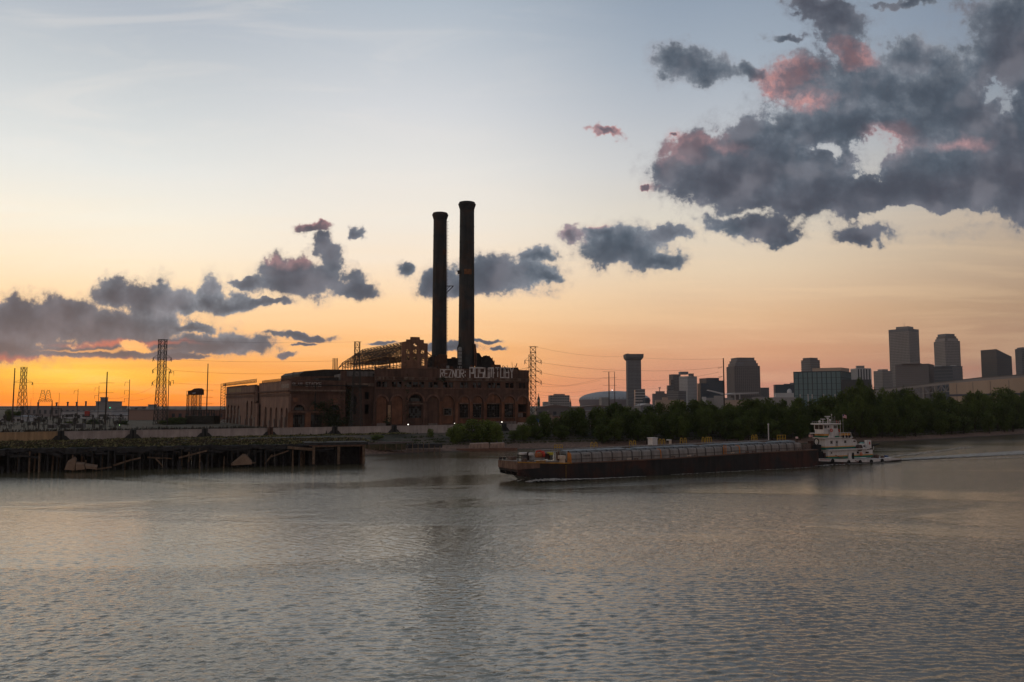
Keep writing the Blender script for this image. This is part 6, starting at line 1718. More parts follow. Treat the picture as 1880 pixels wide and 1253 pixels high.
for k in range(7):
    p_ = Vector((c0.x, c0.y)) + dn * (12 + k * 26); mb = MB(); mb.prism([p_, p_ + dn * .35, p_ + dn * .35 + nn_ * .25, p_ + nn_ * .25], CB, zt0 + (zt1 - zt0) * k / 9 - .5); mb.build('joint', C_BROWN, hall)
zs = at(1760, 728, 850).z; mb = MB(); a_, b_ = Vector((c0.x, c0.y)) + dn * .5, Vector((c1.x, c1.y)); mb.prism([a_ + nn_ * .3, b_ + nn_ * .3, b_ + nn_ * .02, a_ + nn_ * .02], zs, zs + 2.2); mb.build('stripe', cmat('hall_stripe', (.06, .06, .085)), hall)
cv = thing('canopy_hall', 'long low grey hall with a swept canopy in front of the brown tower', 'hall', at(1380, 740, 1300))
mb = MB(); a, b_ = at(1333, 727, 1300), at(1393, 722, 1300); mb.hexa([at(1333, 725, 1300), at(1350, 721.5, 1300), at(1393, 720.5, 1300), at(1393, 722.5, 1300), at(1350, 724.5, 1300)], [q_ + Vector((0, 40, 0)) for q_ in (at(1333, 725, 1300), at(1350, 721.5, 1300), at(1393, 720.5, 1300), at(1393, 722.5, 1300), at(1350, 724.5, 1300))]); mb.build('canopy', C_LIGHTBAND, cv)
mb = MB(); p_ = [at(1301, 716, 1290), at(1330, 722.5, 1290), at(1330, 725, 1290), at(1301, 717.5, 1290)]; mb.hexa(p_, [q_ + Vector((0, 12, 0)) for q_ in p_]); mb.build('swept_canopy', C_WHITE, cv)
for (x0, x1, y0, D_, m_) in ((1295, 1345, 731, 1280, C_GREY), (1340, 1400, 727, 1320, C_SLATE), (1288, 1296, 729, 1270, C_WHITE), (1310, 1330, 727, 1275, C_TAN), (1380, 1460, 730, 1200, C_TAN), (1330, 1380, 735, 1180, C_BEIGE)):
    f2 = corner(x0, x0 + .6, x1, D_, .04); MB().prism(f2, CB, at(x0 + 2, y0, D_).z).build('hall_wall', m_, cv)
for x in (1349.5, 1358, 1469, 1483.5, 1491, 1512, 1533): mb = MB(); a = at(x, 724, 1180); mb.tube((a.x, a.y, CB), a, .8, .8, 6); mb.build('mast', C_LIGHTBAND, cv)

# low roofs between the plant and downtown
def shed(name, label, px0, px1, yt, yb, D, depth, m, mr, ridge=0.0, cat='warehouse', wins=0, group=None):
    a, b_ = at(px0, yt, D), at(px1, yt, D); o = thing(name, label, cat, ((a.x + b_.x) / 2, D + depth / 2, CB), group); z = a.z
    mb = MB(); mb.box(a.x, b_.x, D, D + depth, CB - .5, z); mb.build('wall', m, o)
    hr = ridge / FPX * D; mb = MB(); mx = (a.x + b_.x) / 2
    if ridge: mb.hexa([(a.x - .4, D - .5, z), (b_.x + .4, D - .5, z), (b_.x + .4, D + depth + .5, z), (a.x - .4, D + depth + .5, z)], [(mx - .2, D - .5, z + hr), (mx + .2, D - .5, z + hr), (mx + .2, D + depth + .5, z + hr), (mx - .2, D + depth + .5, z + hr)])
    else: mb.box(a.x - .3, b_.x + .3, D - .35, D + depth, z + .003, z + .8)
    mb.build('roof', mr, o)
    for k in range(wins):
        x = a.x + (b_.x - a.x) * (k + .5) / wins; w = (b_.x - a.x) / wins * .22; mb = MB(); mb.box(x - w, x + w, D - .12, D - .01, CB + (z - CB) * .35, CB + (z - CB) * .7); mb.build('window', C_DARK, o)
    return o
shed('warehouse', 'long brown roofed warehouse right of the power plant', 985, 1052, 749, 775, 640, 60, C_BROWN, C_ROOF, 6, wins=5)
shed('house', 'small gabled beige house behind the bushes right of the plant', 1002, 1014, 762, 785, 520, 14, C_BEIGE, C_ROOF, 7, cat='house', wins=2)
shed('warehouse', 'flat roofed red brown warehouse with small windows', 1040, 1072, 750, 775, 700, 40, C_BROWN, cmat('red_roof', (.20, .08, .06)), 0, wins=4)
shed('warehouse', 'low tan warehouse behind the gap in the willows', 1070, 1124, 757, 785, 620, 40, C_TAN, C_ROOF, 0, wins=6)
shed('warehouse', 'dark roofed long shed before the stadium', 1065, 1125, 747, 760, 820, 60, C_SLATE, C_ROOF, 3)
shed('warehouse', 'grey shed left of the pair of tall poles', 1128, 1200, 748, 765, 900, 40, C_GREY, C_ROOF, 0, wins=7)
shed('warehouse', 'low pale roofed market hall behind the long willow belt', 1176, 1204, 745, 760, 760, 40, C_SLATE, C_LIGHTBAND, 4)
shed('house', 'small hipped roof house close to the right pylon', 975, 990, 768, 790, 500, 12, cmat('house_red', (.22, .12, .10)), C_ROOF, 6, cat='house', wins=2)
shed('shed', 'small pink brick shed behind the bushes', 1012, 1032, 765, 790, 540, 12, cmat('pink_brick', (.32, .19, .16)), C_ROOF, 0, cat='shed')
o = thing('tarpaulin_heap', 'small blue tarpaulin heap at the foot of the right pylon', 'tarpaulin', at(984, 772, 452)); MB().ball(at(984, 772, 452), 2.4, 1.7, 10, 5).build('sheet', cmat('blue_tarp', (.06, .16, .38)), o)

# industrial buildings at the far left
shed('factory', 'long grey factory block below the sunset with small roof vents', 38, 180, 747, 775, 800, 60, cmat('factory_grey', (.22, .19, .19)), C_SLATE, 0, cat='factory', wins=14)
shed('warehouse', 'white metal warehouse with a pitched roof at left', 112, 205, 757, 778, 700, 50, C_MET, C_SLATE, 0, wins=3)
shed('warehouse', 'second pale metal warehouse further right at left', 200, 262, 764, 780, 680, 40, C_MET, C_SLATE, 0)
shed('factory', 'taller grey stair block rising from the factory roof', 176, 206, 738.5, 760, 790, 20, C_GREY, C_SLATE, 0, cat='factory')
shed('tank_house', 'small dark roof house on top of the stair block', 184.5, 191, 731, 742, 795, 8, C_SLATE, C_SLATE, 0, cat='roof house')
shed('office_block', 'long grey block left of the big pylon with roof boxes', 206, 290, 753, 775, 760, 40, C_GREY, C_SLATE, 0, cat='building')
for x0, x1, y, D_ in ((240, 247, 749.5, 758), (253, 261, 748.5, 758), (272, 281.5, 744.5, 758), (214, 223, 750, 758)): shed('roof_unit', 'grey roof unit %s the long grey block by the big pylon' % {240: 'second from the left on', 253: 'third from the left on', 272: 'tallest on', 214: 'leftmost on'}[x0], x0, x1, y, 754, D_ - 14, 8, C_GREY, C_SLATE, 0, cat='roof unit')
shed('warehouse', 'pinkish brick warehouse left of the big pylon', 237, 290, 754, 785, 620, 30, cmat('pinkish_brick', (.27, .17, .135), var=.15), C_ROOF, 0, wins=0)
shed('warehouse', 'long low red brick terrace between pylon and plant', 300, 412, 754, 785, 640, 30, cmat('terrace_brick', (.20, .105, .08), var=.15), C_ROOF, 0, wins=9)
shed('shed', 'small tan lean-to by the left end of the power plant', 392, 416, 776, 790, 560, 10, C_BEIGE, C_ROOF, 0, cat='shed')
shed('shed', 'white shed with open front at the far left', 0, 40, 766, 785, 560, 20, C_MET, C_SLATE, 3, cat='shed', wins=4)
for i, (x, y) in enumerate(((67, 739), (101, 739), (121.5, 738), (138, 738), (155, 737))):
    q_ = at(x, y, 798); o = thing('roof_vent', 'dark roof vent on the long grey factory, %s' % ('leftmost of five', 'second of five', 'middle one of five', 'fourth of five', 'rightmost of five')[i], 'vent', (q_.x, q_.y, q_.z - 5), 'vents along the factory roof')
    mb = MB(); mb.tube((q_.x, q_.y + 3, q_.z - 5), (q_.x, q_.y + 3, q_.z - 1), .8, .8, 8); mb.build('pipe', C_DARK, o); mb = MB(); mb.tube((q_.x, q_.y + 3, q_.z - 1), (q_.x, q_.y + 3, q_.z), 1.3, .9, 8); mb.build('cowl', C_DARK, o)

# ------------------------------------------------------------------ pylons, poles, cables
M_LAT = mat('pylon_steel', (.045, .04, .036), .8, .3, .6)
M_POLE = mat('pole_timber', (.05, .04, .035), .85, .3, .6)
M_WIRE = mat('cable', (.03, .027, .025), .8, .1, 1)


def lattice(mb, base, ztop, w0, w1, zw, n, t):
    """four legs from width w0 at the foot to w1 at height zw and straight above; X braces between"""
    zs = [base.z + (ztop - base.z) * (i / n) for i in range(n + 1)]
    W = lambda z: w0 + (w1 - w0) * min(1, (z - base.z) / (zw - base.z)) if zw > base.z else w1
    for a, c in zip(zs, zs[1:]):
        A = [Vector((base.x + sx_ * W(a) / 2, base.y + sy_ * W(a) / 2, a)) for sx_, sy_ in ((-1, -1), (1, -1), (1, 1), (-1, 1))]
        B_ = [Vector((base.x + sx_ * W(c) / 2, base.y + sy_ * W(c) / 2, c)) for sx_, sy_ in ((-1, -1), (1, -1), (1, 1), (-1, 1))]
        for i in range(4):
            j = (i + 1) % 4; mb.bar(A[i], B_[i], t * 1.5); mb.bar(A[i], B_[j], t); mb.bar(A[j], B_[i], t); mb.bar(B_[i], B_[j], t)
    return mb


ARMS = {}
def pylon(key, label, px, ytop, D, w0, w1, ybend, arms, n=12, t=.17, zb=6.2, armw=3.4, side=0, diamond=False):
    p = at(px, ytop, D); base = Vector((p.x, p.y, zb)); ztop = p.z
    o = thing('lattice_pylon', label, 'pylon', base, None)
    mb = MB(); lattice(mb, base, ztop, w0, w1, at(px, ybend, D).z, n, t); mb.build('lattice_shaft', M_LAT, o)
    ARMS[key] = []
    for i, ya in enumerate(arms):
        z = at(px, ya, D).z; mb = MB()
        for sg in ((-1, 1) if side == 0 else (side,)):
            e = Vector((base.x + sg * (w1 / 2 + armw), base.y, z)); ARMS[key].append((sg, e + Vector((0, 0, -1.0))))
            mb.bar(Vector((base.x + sg * w1 / 2, base.y, z)), e, t); mb.bar(Vector((base.x + sg * w1 / 2, base.y, z + 2.4)), e, t * .8); mb.bar(Vector((base.x + sg * w1 / 2, base.y + w1 / 2, z)), e, t * .7)
        mb.build('cross_arm', M_LAT, o)
        for sg in ((-1, 1) if side == 0 else (side,)):
            e = Vector((base.x + sg * (w1 / 2 + armw), base.y, z)); mb = MB()
            mb.bar(e, e + Vector((sg * -.8, 0, -1.9)), .26); mb.bar(e, e + Vector((sg * .15, 0, -2.2)), .26); mb.build('insulator', M_LAT, o)
    e = Vector((base.x, base.y, ztop)); mb = MB(); mb.bar(e + Vector((-w1 * .75, 0, 0)), e + Vector((w1 * .9, 0, 0)), t * 1.2); mb.build('top_bar', M_LAT, o)
    ARMS[key].append((0, e)); return o


pylon('big', 'tallest lattice pylon at left with three arms, black against the sunset', 299, 624, 470, 5.6, 3.6, 690, (657.5, 679.5, 702), 13, .20, armw=3.6)
pylon('left', 'lattice pylon near the left edge with one wide arm and a narrow neck', 44.2, 674.5, 600, 6.2, 3.0, 705, (702.5,), 8, .17, armw=5.6)
pylon('front', 'thin brown lattice pylon standing before the brick wing', 656, 628, 380, 5.4, 2.3, 655, (), 15, .13)
pylon('right', 'lattice pylon at the right end of the plant with long arms', 978.5, 637, 432, 5.2, 3.0, 735, (662, 681, 700), 14, .16, armw=3.0)
o = thing('lattice_pylon', 'slimmer second shaft leaning against the right pylon', 'pylon', at(973.5, 780, 436)); q_ = at(973.3, 652, 436)
mb = MB(); lattice(mb, Vector((q_.x, q_.y, 6.2)), q_.z, 2.2, 1.6, 30, 13, .12); mb.build('lattice_shaft', M_LAT, o)
for i, (xa, xb, y) in enumerate(((480, 487, 0),)): pass
for i, y in enumerate((664.5, 682, 701.5)):                     # black string insulators pulling right off the pylon
    a, b_ = at(983, y - 1.2, 431), at(990.5, y + 1.2, 431); mb = MB(); mb.tube(a, b_, .22, .22, 6)
    mb.build('string_insulator', M_LAT, bpy.data.objects['lattice_pylon.003'])


def upole(label, px, ytop, D, r, arms=(), aw=2.6, drop=0, one=0, name='utility_pole', zb=6.2, m=None, up=.35):
    p = at(px, ytop, D); o = thing(name, label, 'pole', (p.x, p.y, zb), None)
    mb = MB(); mb.tube((p.x, p.y, zb), p, r, r * .62, 8); mb.build('shaft', m or M_POLE, o)
    for ya in arms:
        z = at(px, ya, D).z; mb = MB()
        for sg in ((-1, 1) if not one else (one,)):
            mb.bar(Vector((p.x, p.y, z)), Vector((p.x + sg * aw, p.y, z + up)), .16)
            if drop: mb.bar(Vector((p.x + sg * aw, p.y, z + up)), Vector((p.x + sg * (aw + .2), p.y, z - drop)), .18)
        mb.build('cross_arm', m or M_POLE, o)
    return o
upole('thick dark pole near the left edge, left of the pylon with one wide arm', 27.3, 676.5, 520, .48)
upole('tall dark pole with two thin arms above the factory stair block', 197, 683, 480, .50, (703, 721), 4.6, up=-.2)
upole('slim pole with two hooked arms just left of the stair block', 182, 708.5, 620, .28, (713, 727), 3.0, 2.2, -1)
upole('slim pole with a hooked arm above the factory roof', 143.5, 714.5, 640, .26, (718,), 3.0, 2.4, -1)
upole('bare slim pole between factory vents', 109, 722, 640, .2)
upole('faint short pole left of the switchyard gantry', 57, 732, 660, .14)
upole('pole with three hooked arms left of the big pylon', 238.3, 697, 560, .34, (702.5, 718, 733), 3.2, 2.6, -1)
upole('greenish pole right against the big pylon', 310.6, 682, 455, .30, (686, 702), 2.6, 1.2, 1, up=1.2)
upole('tall bare pole with three short arms right of the tower cranes', 382, 668, 500, .44, (717, 730, 742), 3.6, up=.1)
upole('thin mast far behind the red brick terrace', 322.5, 745, 900, .14)
upole('tall double pole with crossbars, left one of a pair before the stadium', 1117.8, 683, 640, .55, (683, 694, 708, 722), 5.0, up=.1)
upole('bare tall pole, right one of a pair before the stadium', 1128.2, 683.5, 660, .36, (694, 708, 722), 1.8, up=0)
upole('tallest single pole on the skyline, before the broad brown tower', 1328, 658, 470, .50, (), 0)
upole('short thick pale pole at the foot of the flared tower', 1162.5, 732, 520, .42, m=mat('pale_pole', (.22, .2, .2), .8, .1, 1))
upole('short thin pale pole right of the thick pale pole', 1174, 735, 520, .24, m=mat('pale_pole', (.22, .2, .2), .8, .1, 1))
o = bpy.data.objects['utility_pole.012']
for y in (675, 692.5):
    a, b_ = at(1326.5, y - 1, 469), at(1318.5, y + 2, 469); c_ = at(1318.5, y - .4, 469); mb = MB(); mb.bar(a, b_, .14); mb.bar(a, c_, .14); mb.build('insulator', M_LAT, o)

# two-legged crane-like tower with a dark house on top
o = thing('loading_tower', 'rusty machine house on two lattice legs against the orange sky', 'loading tower', at(357, 757, 500))
for x in (349.5, 363.8):
    q_ = at(x, 725, 500); mb = MB(); lattice(mb, Vector((q_.x, q_.y, 6.2)), q_.z, 3.2, 3.0, 20, 6, .18); mb.build('lattice_leg', M_LAT, o)
a, b_ = at(344.5, 725.5, 498), at(369, 716, 498); mb = MB(); mx = (a.x + b_.x) / 2
mb.hexa([(a.x, a.y, a.z), (b_.x, a.y, a.z), (b_.x, a.y + 5, a.z), (a.x, a.y + 5, a.z)], [(a.x, a.y, b_.z - .6), (b_.x, a.y, b_.z + .3), (b_.x, a.y + 5, b_.z + .3), (a.x, a.y + 5, b_.z - .6)]); mb.hexa([(a.x + 2, a.y, b_.z - .4), (b_.x - .3, a.y, b_.z + .2), (b_.x - .3, a.y + 5, b_.z + .2), (a.x + 2, a.y + 5, b_.z - .4)], [(mx, a.y, b_.z + .8), (b_.x - 1.2, a.y, b_.z + 1.0), (b_.x - 1.2, a.y + 5, b_.z + 1.0), (mx, a.y + 5, b_.z + .8)])
mb.build('machine_house', mat('rusty_sheeting', (.06, .03, .022), .85, .3, .5), o)
mb = MB(); q_ = at(342.5, 718, 499); mb.bar(q_, q_ - Vector((0, 0, 2.8)), .15); mb.bar(q_, q_ + Vector((1.2, 0, 0)), .15); mb.bar(q_ - Vector((0, 0, 2.8)), q_ + Vector((1.2, 0, -2.8)), .15); mb.build('side_frame', M_LAT, o)
mb = MB(); q_ = at(356, 722.5, 497.8); mb.bar(q_ + Vector((-.8, 0, 0)), q_ + Vector((1.0, 0, .3)), .1, .5); mb.build('pale_opening', mat('city_white', (.42, .41, .42)), o)
# dark netted containment below it
o = thing('steel_containment', 'dark boxy steel frame overgrown with netting below the loading tower', 'steel frame', at(366, 780, 480))
a, b_ = at(340, 764, 480), at(392.5, 764, 480); mb = MB(); mb.box(a.x, b_.x, 480, 490, 6, a.z); mb.build('netting', mat('dark_netting', (.03, .027, .02), .9, .4, .6), o)
mb = MB(); zt_ = at(360, 753.5, 480).z
for k in range(9): x = a.x + 5 + (b_.x - a.x - 5) * k / 8; mb.bar((x, 480, a.z), (x, 480, zt_), .3); mb.bar((x, 489, a.z), (x, 489, zt_), .3)
for z in (zt_, (zt_ + a.z) / 2): mb.bar((a.x + 5, 480, z), (b_.x, 480, z), .35)
mb.build('top_frame', M_LAT, o)

# switchyard: gantries, bus posts, a pair of A-frame towers
def gantry(label, px0, px1, ytop, D, lean=0):
    a, b_ = at(px0, ytop, D), at(px1, ytop, D); o = thing('switchyard_gantry', label, 'gantry', ((a.x + b_.x) / 2, D, 6), None)
    for p in (a, b_):
        mb = MB(); mb.bar((p.x - 1.1, D, 6), (p.x, D, p.z), .28); mb.bar((p.x + 1.1, D, 6), (p.x, D, p.z), .28); mb.build('leg', M_LAT, o)
    mb = MB(); mb.bar(a, b_, .35); mb.bar(a - Vector((0, 0, 1.4)), b_ - Vector((0, 0, 1.4)), .25); n = max(3, int((b_ - a).length / 1.6))
    for i in range(n): p = a + (b_ - a) * i / n; q = a + (b_ - a) * (i + 1) / n; mb.bar(p, q - Vector((0, 0, 1.4)), .16)
    mb.build('beam', M_LAT, o); return o
gantry('low steel gantry running out of the left edge', -20, 41, 748, 520); gantry('black switchyard gantry below the twin A-frames', 71, 96, 735, 620)
gantry('lower inner gantry right of the twin A-frames', 96, 113, 750, 600); gantry('wide low gantry before the white warehouse', 116, 172, 762, 540); gantry('small gantry in the middle of the switchyard', 52, 78, 762, 500)
gantry('small gantry at the right end of the switchyard', 190, 226, 764, 520)
for px, lab in ((79, 'left one of two small A-frame towers over the switchyard'), (89, 'right one of two small A-frame towers over the switchyard')):
    q_ = at(px, 716, 620); o = thing('a_frame_tower', lab, 'lattice tower', (q_.x, q_.y, 24)); mb = MB(); zb_ = at(px, 735, 620).z
    for dx in (-2.6, 2.6):
        mb.bar((q_.x + dx, q_.y, zb_), (q_.x + dx * .35, q_.y, q_.z), .2)
    for k in range(4): f = k / 4; z = zb_ + (q_.z - zb_) * f; w = 2.6 - (2.6 - .9) * f; w2 = 2.6 - (2.6 - .9) * (f + .25); z2 = zb_ + (q_.z - zb_) * (f + .25); mb.bar((q_.x - w, q_.y, z), (q_.x + w2, q_.y, z2), .14); mb.bar((q_.x + w, q_.y, z), (q_.x - w2, q_.y, z2), .14)
    mb.build('lattice_shaft', M_LAT, o)
rq = random.Random(12)
ORD = ['first', 'second', 'third', 'fourth', 'fifth', 'sixth', 'seventh', 'eighth', 'ninth', 'tenth', 'eleventh', 'twelfth', 'thirteenth', 'fourteenth']
FIT = ('with a crossbar', 'with ribbed discs', 'with a small box')
def yard_place(px):
    for lim, s_ in ((5, 'at the left edge'), (25, 'left of the thick dark pole'), (45, 'below the one armed pylon'), (70, 'left of the twin A-frames'), (98, 'below the twin A-frames'), (120, 'right of the twin A-frames'),
                    (150, 'before the white warehouse'), (175, 'below the red sign'), (200, 'by the tall two armed pole'), (999, 'left of the pinkish warehouse')):
        if px < lim: return s_
plan = [(rq.uniform(-20, 236), rq.uniform(330, 540), rq.uniform(759, 783), rq.choice([0, 1, 2])) for i in range(150)]
for px, D_, yt, k in plan:
    mates = sorted(q_[0] for q_ in plan if q_[3] == k and yard_place(q_[0]) == yard_place(px))
    p = at(px, yt, D_)
    o = thing('switchyard_post', 'insulator post %s %s, %s from left' % (FIT[k], yard_place(px), ORD[mates.index(px)]), 'insulator post', (p.x, p.y, 6), 'insulator posts of the switchyard')
    mb = MB(); mb.tube((p.x, p.y, 6), p, .13, .1, 5); mb.build('post', M_LAT, o)
    mb = MB()
    if k == 0: mb.bar(p + Vector((-1.3, 0, -.4)), p + Vector((1.3, 0, -.4)), .2)
    elif k == 1:
        for j in range(4): mb.tube(p - Vector((0, 0, .5 * j + .1)), p - Vector((0, 0, .5 * j + .35)), .38, .38, 6)
    else: mb.box(p.x - .6, p.x + .6, p.y, p.y + .8, p.z - 1.6, p.z)
    mb.build('fitting', M_LAT, o)
for i, (px, w, y, lab) in enumerate(((94, 6, 779, 'grey transformer box, leftmost of three behind the flood wall'), (120, 6, 778, 'grey transformer box, middle one of three behind the flood wall'), (146, 6, 777.5, 'grey transformer box, right one of three behind the flood wall'))):
    p = at(px, y, 400); o = thing('transformer', lab, 'transformer', (p.x, p.y, 6)); mb = MB(); mb.box(p.x - 1.7, p.x + 1.7, p.y, p.y + 2.4, 6, p.z); mb.build('tank', mat('transformer_grey', (.20, .18, .175), .7, .2, 1), o)
    mb = MB()
    for k in range(5): mb.box(p.x - 1.6 + k * .7, p.x - 1.4 + k * .7, p.y - .35, p.y, 6.4, p.z - .4)
    mb.build('fins', M_LAT, o)
p = at(202, 749, 470); MB().ball(p, .35).build('signal_lamp', glow_mat('green_lamp', (.1, .9, .5), .8), thing('signal_lamp', 'small green signal lamp beside the tall dark pole', 'lamp', (p.x, p.y, p.z - 1)))
p = at(219, 781, 450); MB().ball(p, .28).build('signal_lamp', glow_mat('pale_green_lamp', (.6, 1, .4), 1.2), thing('signal_lamp', 'tiny pale lamp low in the switchyard by the wall', 'lamp', (p.x, p.y, p.z - 1)))
p = at(158, 760, 640); o = thing('sign_board', 'small red sign on the white warehouse wall', 'sign', (p.x, 697, p.z)); mb = MB(); mb.box(p.x * 697 / 640 - 2.2, p.x * 697 / 640 + 2.2, 698.5, 699, at(158, 764, 697).z, at(158, 755, 697).z); mb.build('board', mat('sign_red', (.35, .04, .03), .7, .1), o)


# cables
def cable(label, pts, sag, r=.045, grp='cables of the power lines'):
    o = None; mb = MB()
    for (a, b_), sg in zip(zip(pts, pts[1:]), sag if isinstance(sag, (list, tuple)) else [sag] * 9):
        n = 14; P_ = [a + (b_ - a) * i / n - Vector((0, 0, sg * 4 * (i / n) * (1 - i / n))) for i in range(n + 1)]
        for p, q in zip(P_, P_[1:]): mb.tube(p, q, r, r, 4)
    return mb.build('power_cable', M_WIRE, None, label=label, cat='cable', group=grp)
A = at
cable('top cable from the big pylon to the front pylon', [A(303, 624, 470), A(656, 628, 380)], 1.0, .03)
cable('upper arm cable from the big pylon towards the plant', [A(315, 660, 470), A(611, 663, 440)], 1.0, .05)
cable('middle arm cable from the big pylon towards the plant', [A(315, 680, 470), A(540, 686, 430)], 1.0, .05)
cable('lower arm cable from the big pylon towards the plant', [A(315, 703, 470), A(408, 707, 500)], .4, .05)
cable('sagging cable from the big pylon down to the switchyard poles', [A(292, 703, 470), A(238, 724, 560), A(197, 731, 480)], [2.0, 1.5], .05)
cable('lower sagging cable left of the big pylon', [A(292, 722, 470), A(238, 735, 560), A(182, 742, 620)], [1.6, 1.0], .05)
cable('long cable crossing the orange glow from pole to pole', [A(44, 703, 600), A(143, 704.5, 620), A(197, 704, 480)], [.6, .6], .035)
cable('thin lower cable crossing the orange glow', [A(27, 720, 520), A(109, 723, 640), A(197, 722, 480)], [.6, .6], .035)
cable('thin cable from the left pylon to the switchyard', [A(61, 706, 600), A(61, 735, 590)], 0, .035)
cable('top cable running right from the right pylon over the flared tower', [A(982, 637, 432), A(1145, 655, 560), A(1328, 659, 470)], [1.8, 1.0], .035)
cable('upper arm cable from the right pylon to the tallest pole', [A(990, 665.5, 431), A(1165, 680.5, 560), A(1320, 675, 469)], [1.2, 1.0], .05)
cable('middle arm cable from the right pylon through the pair of poles', [A(990, 684, 431), A(1104, 694.5, 640), A(1225, 698, 600), A(1319, 684, 469)], [1.4, 1.0, .6], .05)
cable('lower arm cable from the right pylon to the pair of poles', [A(990, 703, 431), A(1040, 708.5, 520), A(1104, 695, 640)], [.4, .4], .05)
cable('fourth cable sagging from the right pylon', [A(983, 708, 431), A(1044, 709, 520), A(1104, 698, 640)], [.6, .4], .04)
cable('fifth thin cable sagging low from the right pylon', [A(983, 718, 431), A(1050, 721, 520), A(1104, 713, 640)], [.8, .4], .035)
cable('sixth thin cable sagging low from the right pylon', [A(983, 724, 431), A(1060, 728, 520), A(1110, 716, 640)], [.8, .4], .035)
cable('lowest thin cable fanning out from the right pylon', [A(983, 729, 431), A(1100, 735, 560), A(1190, 727, 600)], [.6, .4], .03)
cable('thin cable right of the pair of poles towards downtown', [A(1130, 712, 650), A(1225, 714, 620)], .5, .04)
cable('slanting cable rising from the plant roof to the right pylon', [A(952, 679, 428), A(974, 674, 432)], .1, .07)
cable('second slanting cable rising from the plant roof', [A(955, 680, 428), A(978, 681, 432)], .1, .07)

# ------------------------------------------------------------------ willows and bushes
def leaf_material(name, c0, c1):
    m = bpy.data.materials.new(name); m.use_nodes = True; h = G(m.node_tree); nt = m.node_tree
    p = nt.nodes['Principled BSDF']; oi = h.n('ShaderNodeObjectInfo'); geo = h.n('ShaderNodeNewGeometry')
    at_ = h.n('ShaderNodeAttribute'); at_.attribute_name = 'tone'
    f = h.m('ADD', h.m('MULTIPLY', at_.outputs['Fac'], .7), h.m('MULTIPLY', oi.outputs['Random'], .3))
    h.put(p.inputs['Base Color'], h.mix(f, c0, c1)); p.inputs['Roughness'].default_value = .75; p.inputs['Specular IOR Level'].default_value = .15
    tr = h.n('ShaderNodeBsdfTranslucent'); h.put(tr.inputs[0], h.mix(f, c0, c1)); ms = h.n('ShaderNodeMixShader'); ms.inputs[0].default_value = .22
    nt.links.new(p.outputs[0], ms.inputs[1]); nt.links.new(tr.outputs[0], ms.inputs[2]); nt.links.new(ms.outputs[0], nt.nodes['Material Output'].inputs[0]); return m
M_LEAF = leaf_material('willow_leaves', (.024, .038, .011, 1), (.125, .16, .036, 1))
M_LEAFL = leaf_material('light_willow_leaves', (.045, .066, .014, 1), (.20, .24, .046, 1))
M_TRUNK = mat('bark', (.06, .045, .035), .95, .3, 1.5)


def crown_mesh(seed, n_leaf, clumps, rx, rz, zc, size):
    """foliage as many leaf sprays gathered in uneven clumps"""
    rs = np.random.RandomState(seed); cs = []
    for i in range(clumps):
        a = rs.uniform(0, 6.28); r = rx * math.sqrt(rs.uniform(0, 1)) * .72; z = zc + rz * rs.uniform(-.85, .8)
        k = math.sqrt(max(.08, 1 - ((z - zc) / rz) ** 2)); cs.append((r * k * math.cos(a), r * k * math.sin(a), z, rx * rs.uniform(.24, .46), rs.rand()))
    cs.append((0, 0, zc + rz * .75, rx * .34, .7))
    C_ = np.array(cs); w = C_[:, 3] ** 2; pick = rs.choice(len(cs), n_leaf, p=w / w.sum())
    d = rs.normal(0, 1, (n_leaf, 3)); d /= np.linalg.norm(d, axis=1)[:, None]
    rad = rs.uniform(.45, 1.0, n_leaf) ** .5
    cen = C_[pick, :3] + d * (C_[pick, 3] * rad)[:, None] * np.array([1, 1, 1.05])
    cen += rs.normal(0, .22, (n_leaf, 3))
    nrm = rs.normal(0, 1, (n_leaf, 3)) + d * .8; nrm /= np.linalg.norm(nrm, axis=1)[:, None]
    up = np.cross(nrm, rs.normal(0, 1, (n_leaf, 3))); up /= np.linalg.norm(up, axis=1)[:, None]; sd = np.cross(nrm, up)
    s_ = size * rs.uniform(.5, 1.25, n_leaf)[:, None]
    v = np.stack([cen - up * s_, cen + sd * s_ * .5, cen + up * s_ * 1.1, cen - sd * s_ * .5], 1).reshape(-1, 3)
    me = bpy.data.meshes.new('crown'); f = np.arange(n_leaf * 4).reshape(-1, 4)
    me.from_pydata(v.tolist(), [], f.tolist())
    tone = np.clip(C_[pick, 4] * .55 + rs.uniform(0, .45, n_leaf), 0, 1)
    a_ = me.attributes.new('tone', 'FLOAT', 'FACE'); a_.data.foreach_set('value', tone.astype(np.float32)); return me


def trunk_mesh(seed, h, r):
    rs = random.Random(seed); mb = MB(); mb.tube((0, 0, -.8), (.15, 0, h * .5), r, r * .7, 7)
    for i in range(5):
        a = rs.uniform(0, 6.28); L = h * rs.uniform(.35, .6); s = h * rs.uniform(.25, .5)
        mb.tube((.1, 0, s), (L * .5 * math.cos(a), L * .5 * math.sin(a), s + L * .8), r * .5, r * .15, 5)
    mb.tube((.15, 0, h * .5), (0, .2, h * .9), r * .7, r * .2, 6)
    me = bpy.data.meshes.new('trunk'); me.from_pydata(mb.v, [], mb.f); me.materials.append(M_TRUNK); return me


# unit trees 10 m tall
CROWNS = [crown_mesh(s, 4200, 26, 4.6, 4.2, 5.6, .34) for s in range(1, 6)] + [crown_mesh(s, 3600, 22, 3.4, 4.4, 5.6, .32) for s in range(6, 9)]
BUSH = [crown_mesh(s, 3600, 20, 5.2, 4.2, 4.6, .34) for s in range(11, 14)]
for me in CROWNS: me.materials.append(M_LEAF)
for me in BUSH: me.materials.append(M_LEAFL)
TRUNKS = [trunk_mesh(s, 9, .28) for s in range(3)]


